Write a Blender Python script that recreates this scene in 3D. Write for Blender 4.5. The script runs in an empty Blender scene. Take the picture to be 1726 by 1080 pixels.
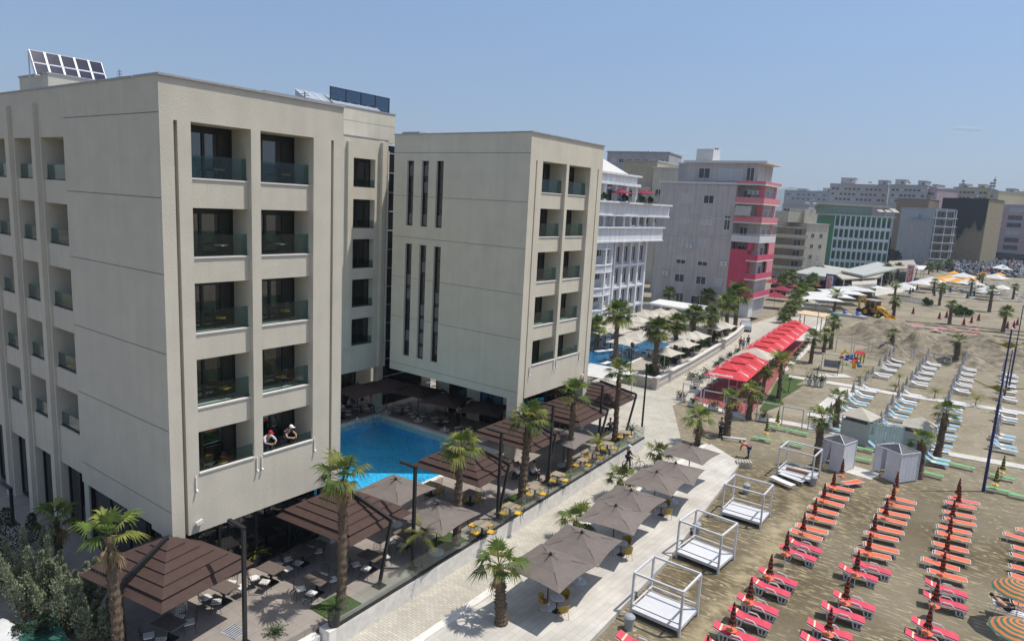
import bpy, math, random
from mathutils import Vector, Matrix
SC = bpy.context.scene
COL = SC.collection
rad = math.radians

# ---------------------------------------------------------------- camera
FPX, YAW, PITCH, ROLL, CAMH = 1160.7, -0.624588, 0.1690708, -0.05313828, 18.0
_f = Vector((math.cos(PITCH)*math.sin(YAW), math.cos(PITCH)*math.cos(YAW), -math.sin(PITCH)))
_r = Vector((math.cos(YAW), -math.sin(YAW), 0)); _d = _f.cross(_r)
_c, _s = math.cos(ROLL), math.sin(ROLL)
RX = _c*_r + _s*_d; DN = -_s*_r + _c*_d; FW = _f
cam = bpy.data.cameras.new('camera'); camo = bpy.data.objects.new('camera', cam); COL.objects.link(camo)
cam.sensor_fit = 'HORIZONTAL'; cam.sensor_width = 36; cam.lens = 36*FPX/1726
cam.clip_start = 0.3; cam.clip_end = 60000
mw = Matrix((( RX.x, -DN.x, -FW.x, 0), (RX.y, -DN.y, -FW.y, 0), (RX.z, -DN.z, -FW.z, CAMH), (0, 0, 0, 1)))
camo.matrix_world = mw
SC.camera = camo
# ---------------------------------------------------------------- sky, sun, exposure
SUN_EL, SUN_AZ = rad(66.5), rad(48)
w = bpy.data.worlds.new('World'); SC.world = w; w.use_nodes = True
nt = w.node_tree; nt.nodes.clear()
sky = nt.nodes.new('ShaderNodeTexSky'); sky.sky_type = 'NISHITA'; sky.sun_disc = False
sky.sun_elevation = SUN_EL; sky.sun_rotation = SUN_AZ
sky.air_density = 1.0; sky.dust_density = .35; sky.ozone_density = 1.6; sky.altitude = 0
bg = nt.nodes.new('ShaderNodeBackground'); bg.inputs['Strength'].default_value = 0.15
out = nt.nodes.new('ShaderNodeOutputWorld')
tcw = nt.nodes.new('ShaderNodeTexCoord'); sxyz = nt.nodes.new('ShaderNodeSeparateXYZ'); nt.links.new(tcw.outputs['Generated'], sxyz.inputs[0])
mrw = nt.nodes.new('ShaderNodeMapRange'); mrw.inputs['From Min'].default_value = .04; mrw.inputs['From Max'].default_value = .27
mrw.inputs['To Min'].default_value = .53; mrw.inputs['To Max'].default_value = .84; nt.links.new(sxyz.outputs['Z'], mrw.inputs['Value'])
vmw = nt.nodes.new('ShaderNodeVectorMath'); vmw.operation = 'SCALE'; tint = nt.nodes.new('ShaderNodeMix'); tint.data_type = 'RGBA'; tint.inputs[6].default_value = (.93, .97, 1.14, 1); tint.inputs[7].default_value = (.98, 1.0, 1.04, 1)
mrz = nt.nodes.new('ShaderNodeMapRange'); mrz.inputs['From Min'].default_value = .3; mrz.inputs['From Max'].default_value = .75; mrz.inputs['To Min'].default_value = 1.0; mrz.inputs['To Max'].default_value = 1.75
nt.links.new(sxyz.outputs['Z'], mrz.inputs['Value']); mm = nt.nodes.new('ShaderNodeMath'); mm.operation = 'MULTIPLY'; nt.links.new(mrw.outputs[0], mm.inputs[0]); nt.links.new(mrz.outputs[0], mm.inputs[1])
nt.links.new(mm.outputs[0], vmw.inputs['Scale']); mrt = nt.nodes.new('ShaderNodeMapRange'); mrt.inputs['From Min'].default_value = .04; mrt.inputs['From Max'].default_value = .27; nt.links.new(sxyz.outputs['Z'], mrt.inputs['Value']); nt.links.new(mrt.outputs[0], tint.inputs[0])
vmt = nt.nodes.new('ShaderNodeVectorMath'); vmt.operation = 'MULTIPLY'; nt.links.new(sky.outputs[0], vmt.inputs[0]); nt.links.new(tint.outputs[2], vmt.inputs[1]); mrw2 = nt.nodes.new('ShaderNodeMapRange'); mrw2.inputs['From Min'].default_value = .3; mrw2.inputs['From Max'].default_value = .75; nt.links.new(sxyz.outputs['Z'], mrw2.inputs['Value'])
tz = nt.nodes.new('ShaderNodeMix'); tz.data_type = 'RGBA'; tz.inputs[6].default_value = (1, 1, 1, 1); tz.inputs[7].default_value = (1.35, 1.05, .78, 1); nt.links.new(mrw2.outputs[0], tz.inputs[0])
vz = nt.nodes.new('ShaderNodeVectorMath'); vz.operation = 'MULTIPLY'; nt.links.new(vmt.outputs[0], vz.inputs[0]); nt.links.new(tz.outputs[2], vz.inputs[1]); nt.links.new(vz.outputs[0], vmw.inputs[0])   # horizon dimmed and cooled; unseen upper sky brightened and warmed to fill shadows
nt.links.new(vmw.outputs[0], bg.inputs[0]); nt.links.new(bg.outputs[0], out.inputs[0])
sl = bpy.data.lights.new('sun', 'SUN'); sl.energy = 4.6; sl.angle = rad(0.5); sl.color = (1, .955, .875)
so = bpy.data.objects.new('sun', sl); COL.objects.link(so)
sv = Vector((math.cos(SUN_EL)*math.sin(SUN_AZ), math.cos(SUN_EL)*math.cos(SUN_AZ), math.sin(SUN_EL)))
so.rotation_euler = sv.to_track_quat('Z', 'Y').to_euler(); so.location = (0, 0, 200)
SC.view_settings.view_transform = 'Standard'; SC.view_settings.look = 'None'
SC.view_settings.gamma = 1; SC.view_settings.exposure = 0.0
SC.cycles.max_bounces = 6; SC.cycles.transparent_max_bounces = 12

# ---------------------------------------------------------------- helpers
def ray(px, py):
    return RX*(px-863) + DN*(py-540) + FW*FPX
def G(px, py, z=0.0):                       # where the sight line through a photo point meets height z
    d = ray(px, py); t = (z-CAMH)/d.z
    return Vector((t*d.x, t*d.y, z))
def HX(px, py, X):
    d = ray(px, py); t = X/d.x; return Vector((X, t*d.y, CAMH+t*d.z))
def HY(px, py, Y):
    d = ray(px, py); t = Y/d.y; return Vector((t*d.x, Y, CAMH+t*d.z))
def TOPZ(px, py, p):                        # height of a photo point that stands above the ground point p
    d = ray(px, py); return CAMH + d.z*math.hypot(p.x, p.y)/math.hypot(d.x, d.y)
def crop(ox, oy, s):
    return lambda x, y: (ox+x*s, oy+y*s)

MATS = {}
def mat(name, col, rough=.7, var=.10, scale=4.0, metal=0.0, bump=0.0, bscale=30., spec=.4, rnd=.06, detail=4, streak=0, trans=0):
    if name in MATS: return MATS[name]
    m = bpy.data.materials.new(name); m.use_nodes = True; n = m.node_tree.nodes; l = m.node_tree.links
    b = n['Principled BSDF']; b.inputs['Roughness'].default_value = rough; b.inputs['Metallic'].default_value = metal
    b.inputs['Specular IOR Level'].default_value = spec
    tc = n.new('ShaderNodeTexCoord'); no = n.new('ShaderNodeTexNoise'); no.inputs['Scale'].default_value = scale
    no.inputs['Detail'].default_value = detail
    l.new(tc.outputs['Object'], no.inputs['Vector'])
    oi = n.new('ShaderNodeObjectInfo')
    mr = n.new('ShaderNodeMapRange'); mr.inputs['From Min'].default_value = .3; mr.inputs['From Max'].default_value = .7
    mr.inputs['To Min'].default_value = 1-var; mr.inputs['To Max'].default_value = 1+var
    l.new(no.outputs['Fac'], mr.inputs['Value'])
    m2 = n.new('ShaderNodeMapRange'); m2.inputs['To Min'].default_value = 1-rnd; m2.inputs['To Max'].default_value = 1+rnd
    l.new(oi.outputs['Random'], m2.inputs['Value'])
    mu = n.new('ShaderNodeMath'); mu.operation = 'MULTIPLY'; l.new(mr.outputs[0], mu.inputs[0]); l.new(m2.outputs[0], mu.inputs[1])
    if streak:                               # weathering: rain streaks running down the wall
        mp = n.new('ShaderNodeMapping'); mp.inputs['Scale'].default_value = (2.2, 2.2, .10); l.new(tc.outputs['Object'], mp.inputs[0])
        ns = n.new('ShaderNodeTexNoise'); ns.inputs['Scale'].default_value = 1.0; ns.inputs['Detail'].default_value = 6; l.new(mp.outputs[0], ns.inputs['Vector'])
        m3 = n.new('ShaderNodeMapRange'); m3.inputs['From Min'].default_value = .35; m3.inputs['From Max'].default_value = .62; m3.inputs['To Min'].default_value = 1-streak; m3.inputs['To Max'].default_value = 1.02
        l.new(ns.outputs['Fac'], m3.inputs['Value']); mx = n.new('ShaderNodeMath'); mx.operation = 'MULTIPLY'; l.new(mu.outputs[0], mx.inputs[0]); l.new(m3.outputs[0], mx.inputs[1]); mu = mx
    vm = n.new('ShaderNodeVectorMath'); vm.operation = 'SCALE'; vm.inputs[0].default_value = col[:3]
    l.new(mu.outputs[0], vm.inputs['Scale']); l.new(vm.outputs[0], b.inputs['Base Color'])
    if bump:
        nb = n.new('ShaderNodeTexNoise'); nb.inputs['Scale'].default_value = bscale; nb.inputs['Detail'].default_value = 3
        l.new(tc.outputs['Object'], nb.inputs['Vector'])
        bp = n.new('ShaderNodeBump'); bp.inputs['Strength'].default_value = bump; bp.inputs['Distance'].default_value = .05
        l.new(nb.outputs['Fac'], bp.inputs['Height']); l.new(bp.outputs[0], b.inputs['Normal'])
    if trans:                                # thin cloth or leaf that lets some light through
        tl = n.new('ShaderNodeBsdfTranslucent'); l.new(vm.outputs[0], tl.inputs[0]); ms = n.new('ShaderNodeMixShader'); ms.inputs[0].default_value = trans
        l.new(b.outputs[0], ms.inputs[1]); l.new(tl.outputs[0], ms.inputs[2]); l.new(ms.outputs[0], n['Material Output'].inputs['Surface'])
    MATS[name] = m
    return m
def glass(name, tint, refl=.12, rough=.02, clear=.85):
    if name in MATS: return MATS[name]
    m = bpy.data.materials.new(name); m.use_nodes = True; n = m.node_tree.nodes; l = m.node_tree.links; n.clear()
    o = n.new('ShaderNodeOutputMaterial'); t = n.new('ShaderNodeBsdfTransparent'); g = n.new('ShaderNodeBsdfGlossy')
    t.inputs[0].default_value = tuple(c*clear for c in tint)+(1,); g.inputs['Roughness'].default_value = rough
    lw = n.new('ShaderNodeLayerWeight'); lw.inputs[0].default_value = .5
    pw = n.new('ShaderNodeMath'); pw.operation = 'POWER'; pw.inputs[1].default_value = 4.0; l.new(lw.outputs['Facing'], pw.inputs[0])
    ma = n.new('ShaderNodeMath'); ma.operation = 'MULTIPLY_ADD'; ma.inputs[1].default_value = .75; ma.inputs[2].default_value = refl
    l.new(pw.outputs[0], ma.inputs[0]); ma.use_clamp = True
    mx = n.new('ShaderNodeMixShader'); l.new(ma.outputs[0], mx.inputs[0]); l.new(t.outputs[0], mx.inputs[1]); l.new(g.outputs[0], mx.inputs[2])
    l.new(mx.outputs[0], o.inputs[0]); MATS[name] = m
    return m
def brick(name, c1, c2, mortar, bw, bh, rough=.75, msize=.012, off=.5, var=.12, rot=0, noise=.25):
    if name in MATS: return MATS[name]
    m = bpy.data.materials.new(name); m.use_nodes = True; n = m.node_tree.nodes; l = m.node_tree.links
    b = n['Principled BSDF']; b.inputs['Roughness'].default_value = rough
    tc = n.new('ShaderNodeTexCoord'); mp = n.new('ShaderNodeMapping'); mp.inputs['Rotation'].default_value = (0, 0, rot)
    l.new(tc.outputs['Object'], mp.inputs[0])
    br = n.new('ShaderNodeTexBrick'); br.inputs['Scale'].default_value = 1
    br.inputs['Brick Width'].default_value = bw; br.inputs['Row Height'].default_value = bh
    br.inputs['Mortar Size'].default_value = msize; br.offset = off
    br.inputs['Color1'].default_value = tuple(c1)+(1,); br.inputs['Color2'].default_value = tuple(c2)+(1,); br.inputs['Mortar'].default_value = tuple(mortar)+(1,)
    l.new(mp.outputs[0], br.inputs['Vector'])
    no = n.new('ShaderNodeTexNoise'); no.inputs['Scale'].default_value = .6; no.inputs['Detail'].default_value = 8
    l.new(tc.outputs['Object'], no.inputs['Vector'])
    mr = n.new('ShaderNodeMapRange'); mr.inputs['From Min'].default_value = .3; mr.inputs['From Max'].default_value = .7
    mr.inputs['To Min'].default_value = 1-noise; mr.inputs['To Max'].default_value = 1+noise*.5
    l.new(no.outputs['Fac'], mr.inputs['Value'])
    vm = n.new('ShaderNodeVectorMath'); vm.operation = 'SCALE'; l.new(br.outputs['Color'], vm.inputs[0]); l.new(mr.outputs[0], vm.inputs['Scale'])
    l.new(vm.outputs[0], b.inputs['Base Color']); MATS[name] = m
    return m

class MB:
    def __init__(s): s.v = []; s.f = []; s.m = []
    def add(s, vs, fs, m=0):
        o = len(s.v); s.v += [tuple(v) for v in vs]; s.f += [tuple(i+o for i in f) for f in fs]; s.m += [m]*len(fs); return s
    def box(s, x0, y0, z0, x1, y1, z1, m=0):
        if x1 < x0: x0, x1 = x1, x0
        if y1 < y0: y0, y1 = y1, y0
        if z1 < z0: z0, z1 = z1, z0
        return s.add([(x0,y0,z0),(x1,y0,z0),(x1,y1,z0),(x0,y1,z0),(x0,y0,z1),(x1,y0,z1),(x1,y1,z1),(x0,y1,z1)],
                     [(3,2,1,0),(4,5,6,7),(0,1,5,4),(1,2,6,5),(2,3,7,6),(3,0,4,7)], m)
    def obox(s, c, size, rz=0, m=0, rx=0, ry=0):
        R = Matrix.Rotation(rz,3,'Z') @ Matrix.Rotation(ry,3,'Y') @ Matrix.Rotation(rx,3,'X'); h = [k/2 for k in size]; c = Vector(c)
        vs = [c + R @ Vector((x*h[0], y*h[1], z*h[2])) for z in (-1,1) for x, y in ((-1,-1),(1,-1),(1,1),(-1,1))]
        return s.add(vs, [(3,2,1,0),(4,5,6,7),(0,1,5,4),(1,2,6,5),(2,3,7,6),(3,0,4,7)], m)
    def bar(s, p, q, w, h=None, m=0):
        h = h or w; p = Vector(p); q = Vector(q); d = (q-p)
        if d.length < 1e-6: return s
        d.normalize(); up = Vector((0,0,1)) if abs(d.z) < .95 else Vector((0,1,0))
        a = d.cross(up).normalized(); b = a.cross(d)
        vs = [e + a*(i*w/2) + b*(j*h/2) for e in (p, q) for i, j in ((-1,-1),(1,-1),(1,1),(-1,1))]
        return s.add(vs, [(3,2,1,0),(4,5,6,7),(0,1,5,4),(1,2,6,5),(2,3,7,6),(3,0,4,7)], m)
    def tube(s, p, q, r0, r1=None, n=8, m=0, cap=True):
        r1 = r0 if r1 is None else r1; p = Vector(p); q = Vector(q); d = (q-p).normalized()
        up = Vector((0,0,1)) if abs(d.z) < .95 else Vector((1,0,0))
        a = d.cross(up).normalized(); b = a.cross(d)
        vs = [e + (a*math.cos(2*math.pi*i/n) + b*math.sin(2*math.pi*i/n))*r for e, r in ((p, r0), (q, r1)) for i in range(n)]
        fs = [(i, (i+1)%n, n+(i+1)%n, n+i) for i in range(n)]
        if cap: fs += [tuple(range(n-1,-1,-1)), tuple(range(n, 2*n))]
        return s.add(vs, fs, m)
    def path(s, pts, r, n=6, m=0):
        for a, b in zip(pts, pts[1:]): s.tube(a, b, r, r, n, m)
        return s
    def lathe(s, prof, n=12, m=0, c=(0,0,0)):
        vs = []; fs = []
        for r, z in prof:
            for i in range(n): vs.append((c[0]+r*math.cos(2*math.pi*i/n), c[1]+r*math.sin(2*math.pi*i/n), c[2]+z))
        for k in range(len(prof)-1):
            for i in range(n): fs.append((k*n+i, k*n+(i+1)%n, (k+1)*n+(i+1)%n, (k+1)*n+i))
        fs.append(tuple(range(n-1,-1,-1))); fs.append(tuple((len(prof)-1)*n+i for i in range(n)))
        return s.add(vs, fs, m)
    def prism(s, poly, z0, z1, m=0):
        n = len(poly)
        a = sum(poly[i][0]*poly[(i+1)%n][1]-poly[(i+1)%n][0]*poly[i][1] for i in range(n))
        if a < 0: poly = poly[::-1]
        vs = [(p[0],p[1],z0) for p in poly]+[(p[0],p[1],z1) for p in poly]
        return s.add(vs, [tuple(range(n-1,-1,-1)), tuple(range(n,2*n))]+[(i,(i+1)%n,n+(i+1)%n,n+i) for i in range(n)], m)
    def mesh(s, name, mats, smooth=False):
        me = bpy.data.meshes.new(name); me.from_pydata(s.v, [], s.f)
        for k in (mats if isinstance(mats, (list, tuple)) else [mats]): me.materials.append(k)
        if any(s.m): me.polygons.foreach_set('material_index', s.m)
        if smooth: me.polygons.foreach_set('use_smooth', [True]*len(s.f))
        me.update(); return me
    def build(s, name, mats, parent=None, smooth=False, loc=None):
        return obj(name, s.mesh(name, mats, smooth), parent, loc)
def obj(name, me, parent=None, loc=None, rz=0, scale=None):
    o = bpy.data.objects.new(name, me); COL.objects.link(o)
    if parent: o.parent = parent
    if loc is not None: o.location = loc
    if rz: o.rotation_euler.z = rz
    if scale is not None: o.scale = scale if isinstance(scale, (tuple, list)) else (scale,)*3
    return o
def tag(o, label=None, cat=None, group=None, kind=None):
    if label: o['label'] = label
    if cat: o['category'] = cat
    if group: o['group'] = group
    if kind: o['kind'] = kind
    return o
def thing(name, label, cat, loc=(0,0,0), rz=0, group=None):
    o = bpy.data.objects.new(name, None); COL.objects.link(o); o.location = loc; o.rotation_euler.z = rz
    o.empty_display_size = .3
    return tag(o, label, cat, group)
KIDS = {}
def dup(root, loc, rz=0, label=None, scale=None, group=None):
    r = root.copy(); COL.objects.link(r); r.location = loc; r.rotation_euler = (0, 0, rz)
    if scale is not None: r.scale = scale if isinstance(scale, (tuple, list)) else (scale,)*3
    if label: r['label'] = label
    if group: r['group'] = group
    if root.name not in KIDS:
        ch = {}
        for o in COL.objects:
            if o.parent: ch.setdefault(o.parent.name, []).append(o)
        KIDS[root.name] = [(o, ch.get(o.name, [])) for o in ch.get(root.name, [])]
    for c, gs in KIDS[root.name]:
        k = c.copy(); COL.objects.link(k); k.parent = r
        for g in gs:
            q = g.copy(); COL.objects.link(q); q.parent = k
    return r
class Proto:                                 # first call moves the prototype itself, later calls copy it
    def __init__(s, root): s.root = root; s.used = False
    def put(s, loc, rz=0, label=None, scale=None, group=None):
        if not s.used:
            s.used = True
            r = s.root; r.location = loc; r.rotation_euler.z = rz
            s.s0 = tuple(r.scale)
            if scale is not None: r.scale = scale if isinstance(scale, (tuple, list)) else (scale,)*3
            if label: r['label'] = label
            if group: r['group'] = group
            return r
        return dup(s.root, loc, rz, label, scale if scale is not None else 1.0, group)
ORD = ['first','second','third','fourth','fifth','sixth','seventh','eighth','ninth','tenth','eleventh','twelfth','thirteenth',
       'fourteenth','fifteenth','sixteenth','seventeenth','eighteenth','nineteenth','twentieth','twenty-first','twenty-second','twenty-third','twenty-fourth']
def struct(name, mb, m, loc=None):
    o = mb.build(name, m, None, False, loc); o['kind'] = 'structure'; return o

# ---------------------------------------------------------------- materials
STUCCO = mat('cream_stucco', (.545,.507,.425), .9, .05, .8, bump=.3, bscale=22, rnd=0, spec=.1, streak=.03)
STUCCOB = mat('pale_stucco', (.61,.56,.455), .9, .05, .8, bump=.26, bscale=22, rnd=0, spec=.1, streak=.03)
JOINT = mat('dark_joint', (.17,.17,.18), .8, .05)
SILL = mat('white_sill', (.66,.64,.60), .6, .05)
BLACK = mat('black_metal', (.018,.018,.02), .45, .1, spec=.5)
DARKIN = mat('painted_room_shade', (.02,.02,.021), .9, .2)  # near-black plates paint the shade of unlit rooms behind the panes
CURTAIN = mat('sheer_curtain', (.42,.41,.36), .9, .12, 9)
PANE = glass('window_pane', (.5,.58,.62), .15, .02, .75)
RAILG = glass('balustrade_glass', (.70,.84,.85), .03, .02, .92); CLEARG = glass('clear_glass', (.93,.98,.97), .02, .02, .96)
WHITEP = mat('white_paint', (.58,.58,.595), .45, .05)
WHITEM = mat('white_metal', (.70,.71,.74), .4, .05)
GREYM = mat('grey_metal', (.32,.33,.35), .45, .1)
GREYPOST = mat('pale_grey_metal', (.50,.51,.53), .5, .08)
BROWN = mat('brown_canvas', (.085,.052,.044), .9, .10, 3, bump=.2, bscale=40, trans=0.22)
BROWND = mat('brown_canvas_plain', (.082,.055,.048), .9, .10, 3, trans=0.25)
TAUPE = mat('taupe_canvas', (.235,.20,.18), .9, .09, 2.5, bump=.15, bscale=50, trans=0.3)
CREAMC = mat('cream_canvas', (.60,.56,.48), .9, .08, 2.5, trans=0.3)
WHITEC = mat('white_canvas', (.75,.75,.74), .9, .06, 2.5, trans=0.3)
REDC = mat('red_canvas', (.72,.075,.09), .8, .08, 2, trans=0.3)
MAROON = mat('maroon_canvas', (.30,.03,.06), .85, .1, 2, trans=0.25)
GREYC = mat('grey_canvas', (.27,.27,.275), .9, .1, 3)
WOODT = mat('grey_wood', (.125,.10,.085), .7, .2, 12)
WOODL = mat('pale_wood', (.30,.24,.18), .7, .2, 12)
YEL = mat('yellow_cushion', (.62,.36,.03), .8, .1)
CUSH = mat('white_cushion', (.62,.60,.57), .9, .1)
TRUNK = mat('palm_bark', (.16,.115,.08), .95, .35, 9, bump=.9, bscale=14)
FROND = mat('palm_leaf', (.09,.135,.03), .6, .45, 2.2, spec=.25, rnd=.2, trans=0.3)
FROND2 = mat('pale_palm_leaf', (.21,.23,.055), .65, .35, 2.2, spec=.25, rnd=.2, trans=0.3)
DEADF = mat('dry_palm_leaf', (.30,.22,.12), .9, .3, 3, trans=0.2)
LEAF = mat('shrub_leaf', (.055,.10,.03), .65, .5, 3, rnd=.2, trans=0.3)
LEAFG = mat('grey_green_leaf', (.27,.30,.19), .75, .45, 2.5, rnd=.15, trans=0.25)
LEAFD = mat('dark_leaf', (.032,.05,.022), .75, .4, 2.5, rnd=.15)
STEM = mat('brown_stem', (.12,.085,.06), .9, .3, 10)
PINKF = mat('pink_flower', (.32,.04,.16), .8, .3, 20)
REDV = mat('red_vinyl', (.58,.06,.095), .5, .10, 3)
CREAMS = mat('cream_stripe', (.78,.55,.36), .6, .05)
ORSL = mat('orange_sling', (.68,.13,.05), .7, .10, 3)
REDSL = mat('red_sling', (.62,.10,.075), .7, .10, 3)
GRSL = mat('green_slat', (.20,.50,.21), .6, .12, 4)
BLUSL = mat('blue_sling', (.22,.43,.58), .7, .1, 3)
WHSL = mat('white_sling', (.68,.70,.73), .6, .06, 3)
TRAYO = mat('orange_tray', (.70,.16,.06), .5, .06)
TRAYY = mat('yellow_tray', (.72,.45,.05), .5, .06)
CONC = mat('pale_concrete', (.42,.39,.345), .9, .14, 2.2, bump=.3)
GLAZE = mat('dark_glazing', (.012,.014,.017), .06, .2, 1.5, spec=.8)
BLUEP = mat('navy_paint', (.02,.03,.12), .4, .1)
SKIN = mat('skin', (.42,.26,.19), .6, .06)
HAIR = mat('dark_hair', (.025,.018,.014), .7, .2, 30)
SHW = mat('white_shirt', (.66,.67,.70), .9, .08, 6)
SHD = mat('dark_jacket', (.022,.024,.032), .9, .15, 6)
SHR = mat('red_shirt', (.50,.03,.045), .9, .1, 6)
SHB = mat('blue_trousers', (.045,.07,.14), .9, .15, 6)
SHG = mat('pale_teal_shirt', (.25,.38,.40), .9, .1, 6)
RUB = mat('black_rubber', (.015,.015,.016), .8, .1)
def striped(name, c1, c2, axis='Z', scale=8.0, thr=.5, radial=False):
    m = bpy.data.materials.new(name); m.use_nodes = True; n = m.node_tree.nodes; l = m.node_tree.links; b = n['Principled BSDF']
    b.inputs['Roughness'].default_value = .85
    tc = n.new('ShaderNodeTexCoord'); wv = n.new('ShaderNodeTexWave'); wv.inputs['Scale'].default_value = scale
    if radial: wv.wave_type = 'RINGS'; wv.rings_direction = 'Z'
    else: wv.bands_direction = axis
    wv.inputs['Distortion'].default_value = .8; wv.inputs['Detail Scale'].default_value = 1.5
    l.new(tc.outputs['Object'], wv.inputs['Vector'])
    cr = n.new('ShaderNodeValToRGB'); cr.color_ramp.interpolation = 'CONSTANT'
    cr.color_ramp.elements[0].color = tuple(c1)+(1,); cr.color_ramp.elements[1].color = tuple(c2)+(1,); cr.color_ramp.elements[1].position = thr
    l.new(wv.outputs['Fac'], cr.inputs[0]); l.new(cr.outputs[0], b.inputs['Base Color']); MATS[name] = m
    return m
STRO = striped('orange_black_stripe', (.018,.022,.018), (.33,.055,.025), 'Z', 1.5, .52)
STRG = striped('green_yellow_stripe', (.012,.06,.03), (.42,.27,.02), 'Z', 1.3, .6)
STRR = striped('orange_green_stripe', (.60,.20,.06), (.06,.15,.11), 'Z', 1.5, .5, True)
# ---------------------------------------------------------------- ground surfaces
BZ = -1.1                                    # beach level; terrace level is 0
def sand_material():
    m = bpy.data.materials.new('beach_sand'); m.use_nodes = True; n = m.node_tree.nodes; l = m.node_tree.links; b = n['Principled BSDF']
    b.inputs['Roughness'].default_value = .95; b.inputs['Specular IOR Level'].default_value = .15
    tc = n.new('ShaderNodeTexCoord')
    def noise(scale, detail=5, mapping=None, rough=.6):
        x = n.new('ShaderNodeTexNoise'); x.inputs['Scale'].default_value = scale; x.inputs['Detail'].default_value = detail; x.inputs['Roughness'].default_value = rough
        if mapping:
            mp = n.new('ShaderNodeMapping'); mp.inputs['Scale'].default_value = mapping[0]; mp.inputs['Rotation'].default_value = mapping[1]
            l.new(tc.outputs['Object'], mp.inputs[0]); l.new(mp.outputs[0], x.inputs['Vector'])
        else: l.new(tc.outputs['Object'], x.inputs['Vector'])
        return x.outputs['Fac']
    def ramp(s, a, c):
        r = n.new('ShaderNodeMapRange'); r.inputs['From Min'].default_value = a; r.inputs['From Max'].default_value = c; r.clamp = True
        l.new(s, r.inputs['Value']); return r.outputs[0]
    def mixc(f, a, c):
        x = n.new('ShaderNodeMix'); x.data_type = 'RGBA'
        if hasattr(f, 'links'): l.new(f, x.inputs[0])
        else: x.inputs[0].default_value = f
        for i, v in ((6, a), (7, c)):
            if isinstance(v, tuple): x.inputs[i].default_value = v+(1,)
            else: l.new(v, x.inputs[i])
        return x.outputs[2]
    def math_(op, a, c):
        x = n.new('ShaderNodeMath'); x.operation = op.rstrip('_')
        for i, v in ((0, a), (1, c)):
            if isinstance(v, (int, float)): x.inputs[i].default_value = v
            else: l.new(v, x.inputs[i])
        x.use_clamp = not op.endswith('_')
        return x.outputs[0]
    base = mixc(ramp(noise(.35, 9), .35, .65), (.088,.070,.040), (.122,.098,.060))
    base = mixc(ramp(noise(3.5, 6), .42, .75), base, (.150,.121,.074))
    sx = n.new('ShaderNodeSeparateXYZ'); l.new(tc.outputs['Object'], sx.inputs[0])
    dry = ramp(sx.outputs['Y'], 52, 70)                      # dry loose sand beyond the watered lounger rows
    base = mixc(math_('MULTIPLY', dry, ramp(noise(.25, 7), .25, .6)), base, (.275,.245,.19))
    base = mixc(ramp(noise(.045, 4), .42, .66), base, (.235,.205,.15))
    def n_add(xs, off, nz, amp):
        a = n.new('ShaderNodeMath'); a.operation = 'ADD'; l.new(xs, a.inputs[0]); a.inputs[1].default_value = off-amp*.5
        b_ = n.new('ShaderNodeMath'); b_.operation = 'MULTIPLY_ADD'; l.new(nz, b_.inputs[0]); b_.inputs[1].default_value = amp; l.new(a.outputs[0], b_.inputs[2]); return b_.outputs[0]
    # dry drag marks and foot prints, a real pattern of the raked sand between the lounger rows
    st = ramp(noise(1.0, 3, ((1.3, 6.5, 1), (0, 0, rad(-5))), .55), .545, .61)
    pw = math_('ABSOLUTE_', n_add(sx.outputs['X'], 9.2, noise(.18, 4), 3.0), 0)
    pth = math_('MULTIPLY', math_('SUBTRACT', 1.0, ramp(pw, .25, 1.1)), ramp(noise(1.3, 6), .35, .6))
    pth = math_('MULTIPLY', pth, math_('SUBTRACT', 1.0, ramp(sx.outputs['Y'], 46, 56)))
    base = mixc(math_('MULTIPLY', pth, .8), base, (.36,.30,.19))
    st2 = ramp(noise(.22, 3), .36, .48)
    base = mixc(math_('MULTIPLY', math_('MULTIPLY', st, st2), .7), base, (.40,.335,.21))
    vo = n.new('ShaderNodeTexVoronoi'); vo.inputs['Scale'].default_value = 1.7; l.new(tc.outputs['Object'], vo.inputs['Vector'])
    fp = math_('SUBTRACT', 1.0, ramp(vo.outputs['Distance'], .10, .2))
    fm = ramp(noise(.28, 2, ((1,1,1),(0,0,1))), .48, .56)
    base = mixc(math_('MULTIPLY', math_('MULTIPLY', fp, fm), .8), base, (.42,.355,.23))
    l.new(base, b.inputs['Base Color'])
    bp = n.new('ShaderNodeBump'); bp.inputs['Strength'].default_value = .8; bp.inputs['Distance'].default_value = .12
    hb = math_('ADD', math_('MULTIPLY', noise(2.2, 8, None, .65), .6), math_('MULTIPLY', noise(9, 4), .25))
    l.new(hb, bp.inputs['Height']); l.new(bp.outputs[0], b.inputs['Normal']); MATS['beach_sand'] = m
    return m
SAND = sand_material()
PAVE = brick('promenade_paving', (.50,.47,.40), (.41,.38,.32), (.29,.265,.22), .30, .15, msize=.012, noise=.16)
TRAV = brick('travertine_planks', (.56,.53,.48), (.49,.46,.415), (.38,.355,.32), 1.25, .34, msize=.010, noise=.2, rot=rad(92))
TERR = brick('terrace_tile', (.30,.262,.232), (.275,.24,.212), (.19,.165,.145), 1.1, 1.1, msize=.010, off=0, noise=.2)
WPATH = brick('white_path_slab', (.56,.535,.49), (.5,.475,.43), (.38,.36,.32), .8, .8, msize=.012, noise=.15)
POOLT = brick('pool_tile', (.045,.44,.78), (.055,.50,.84), (.13,.54,.84), .25, .25, msize=.01, off=0, noise=.15)
GRASS = mat('grass_green', (.055,.095,.02), .95, .35, 6, bump=.8, bscale=60)
WALLB = mat('white_marble_wall', (.66,.63,.585), .7, .12, 3)
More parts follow.
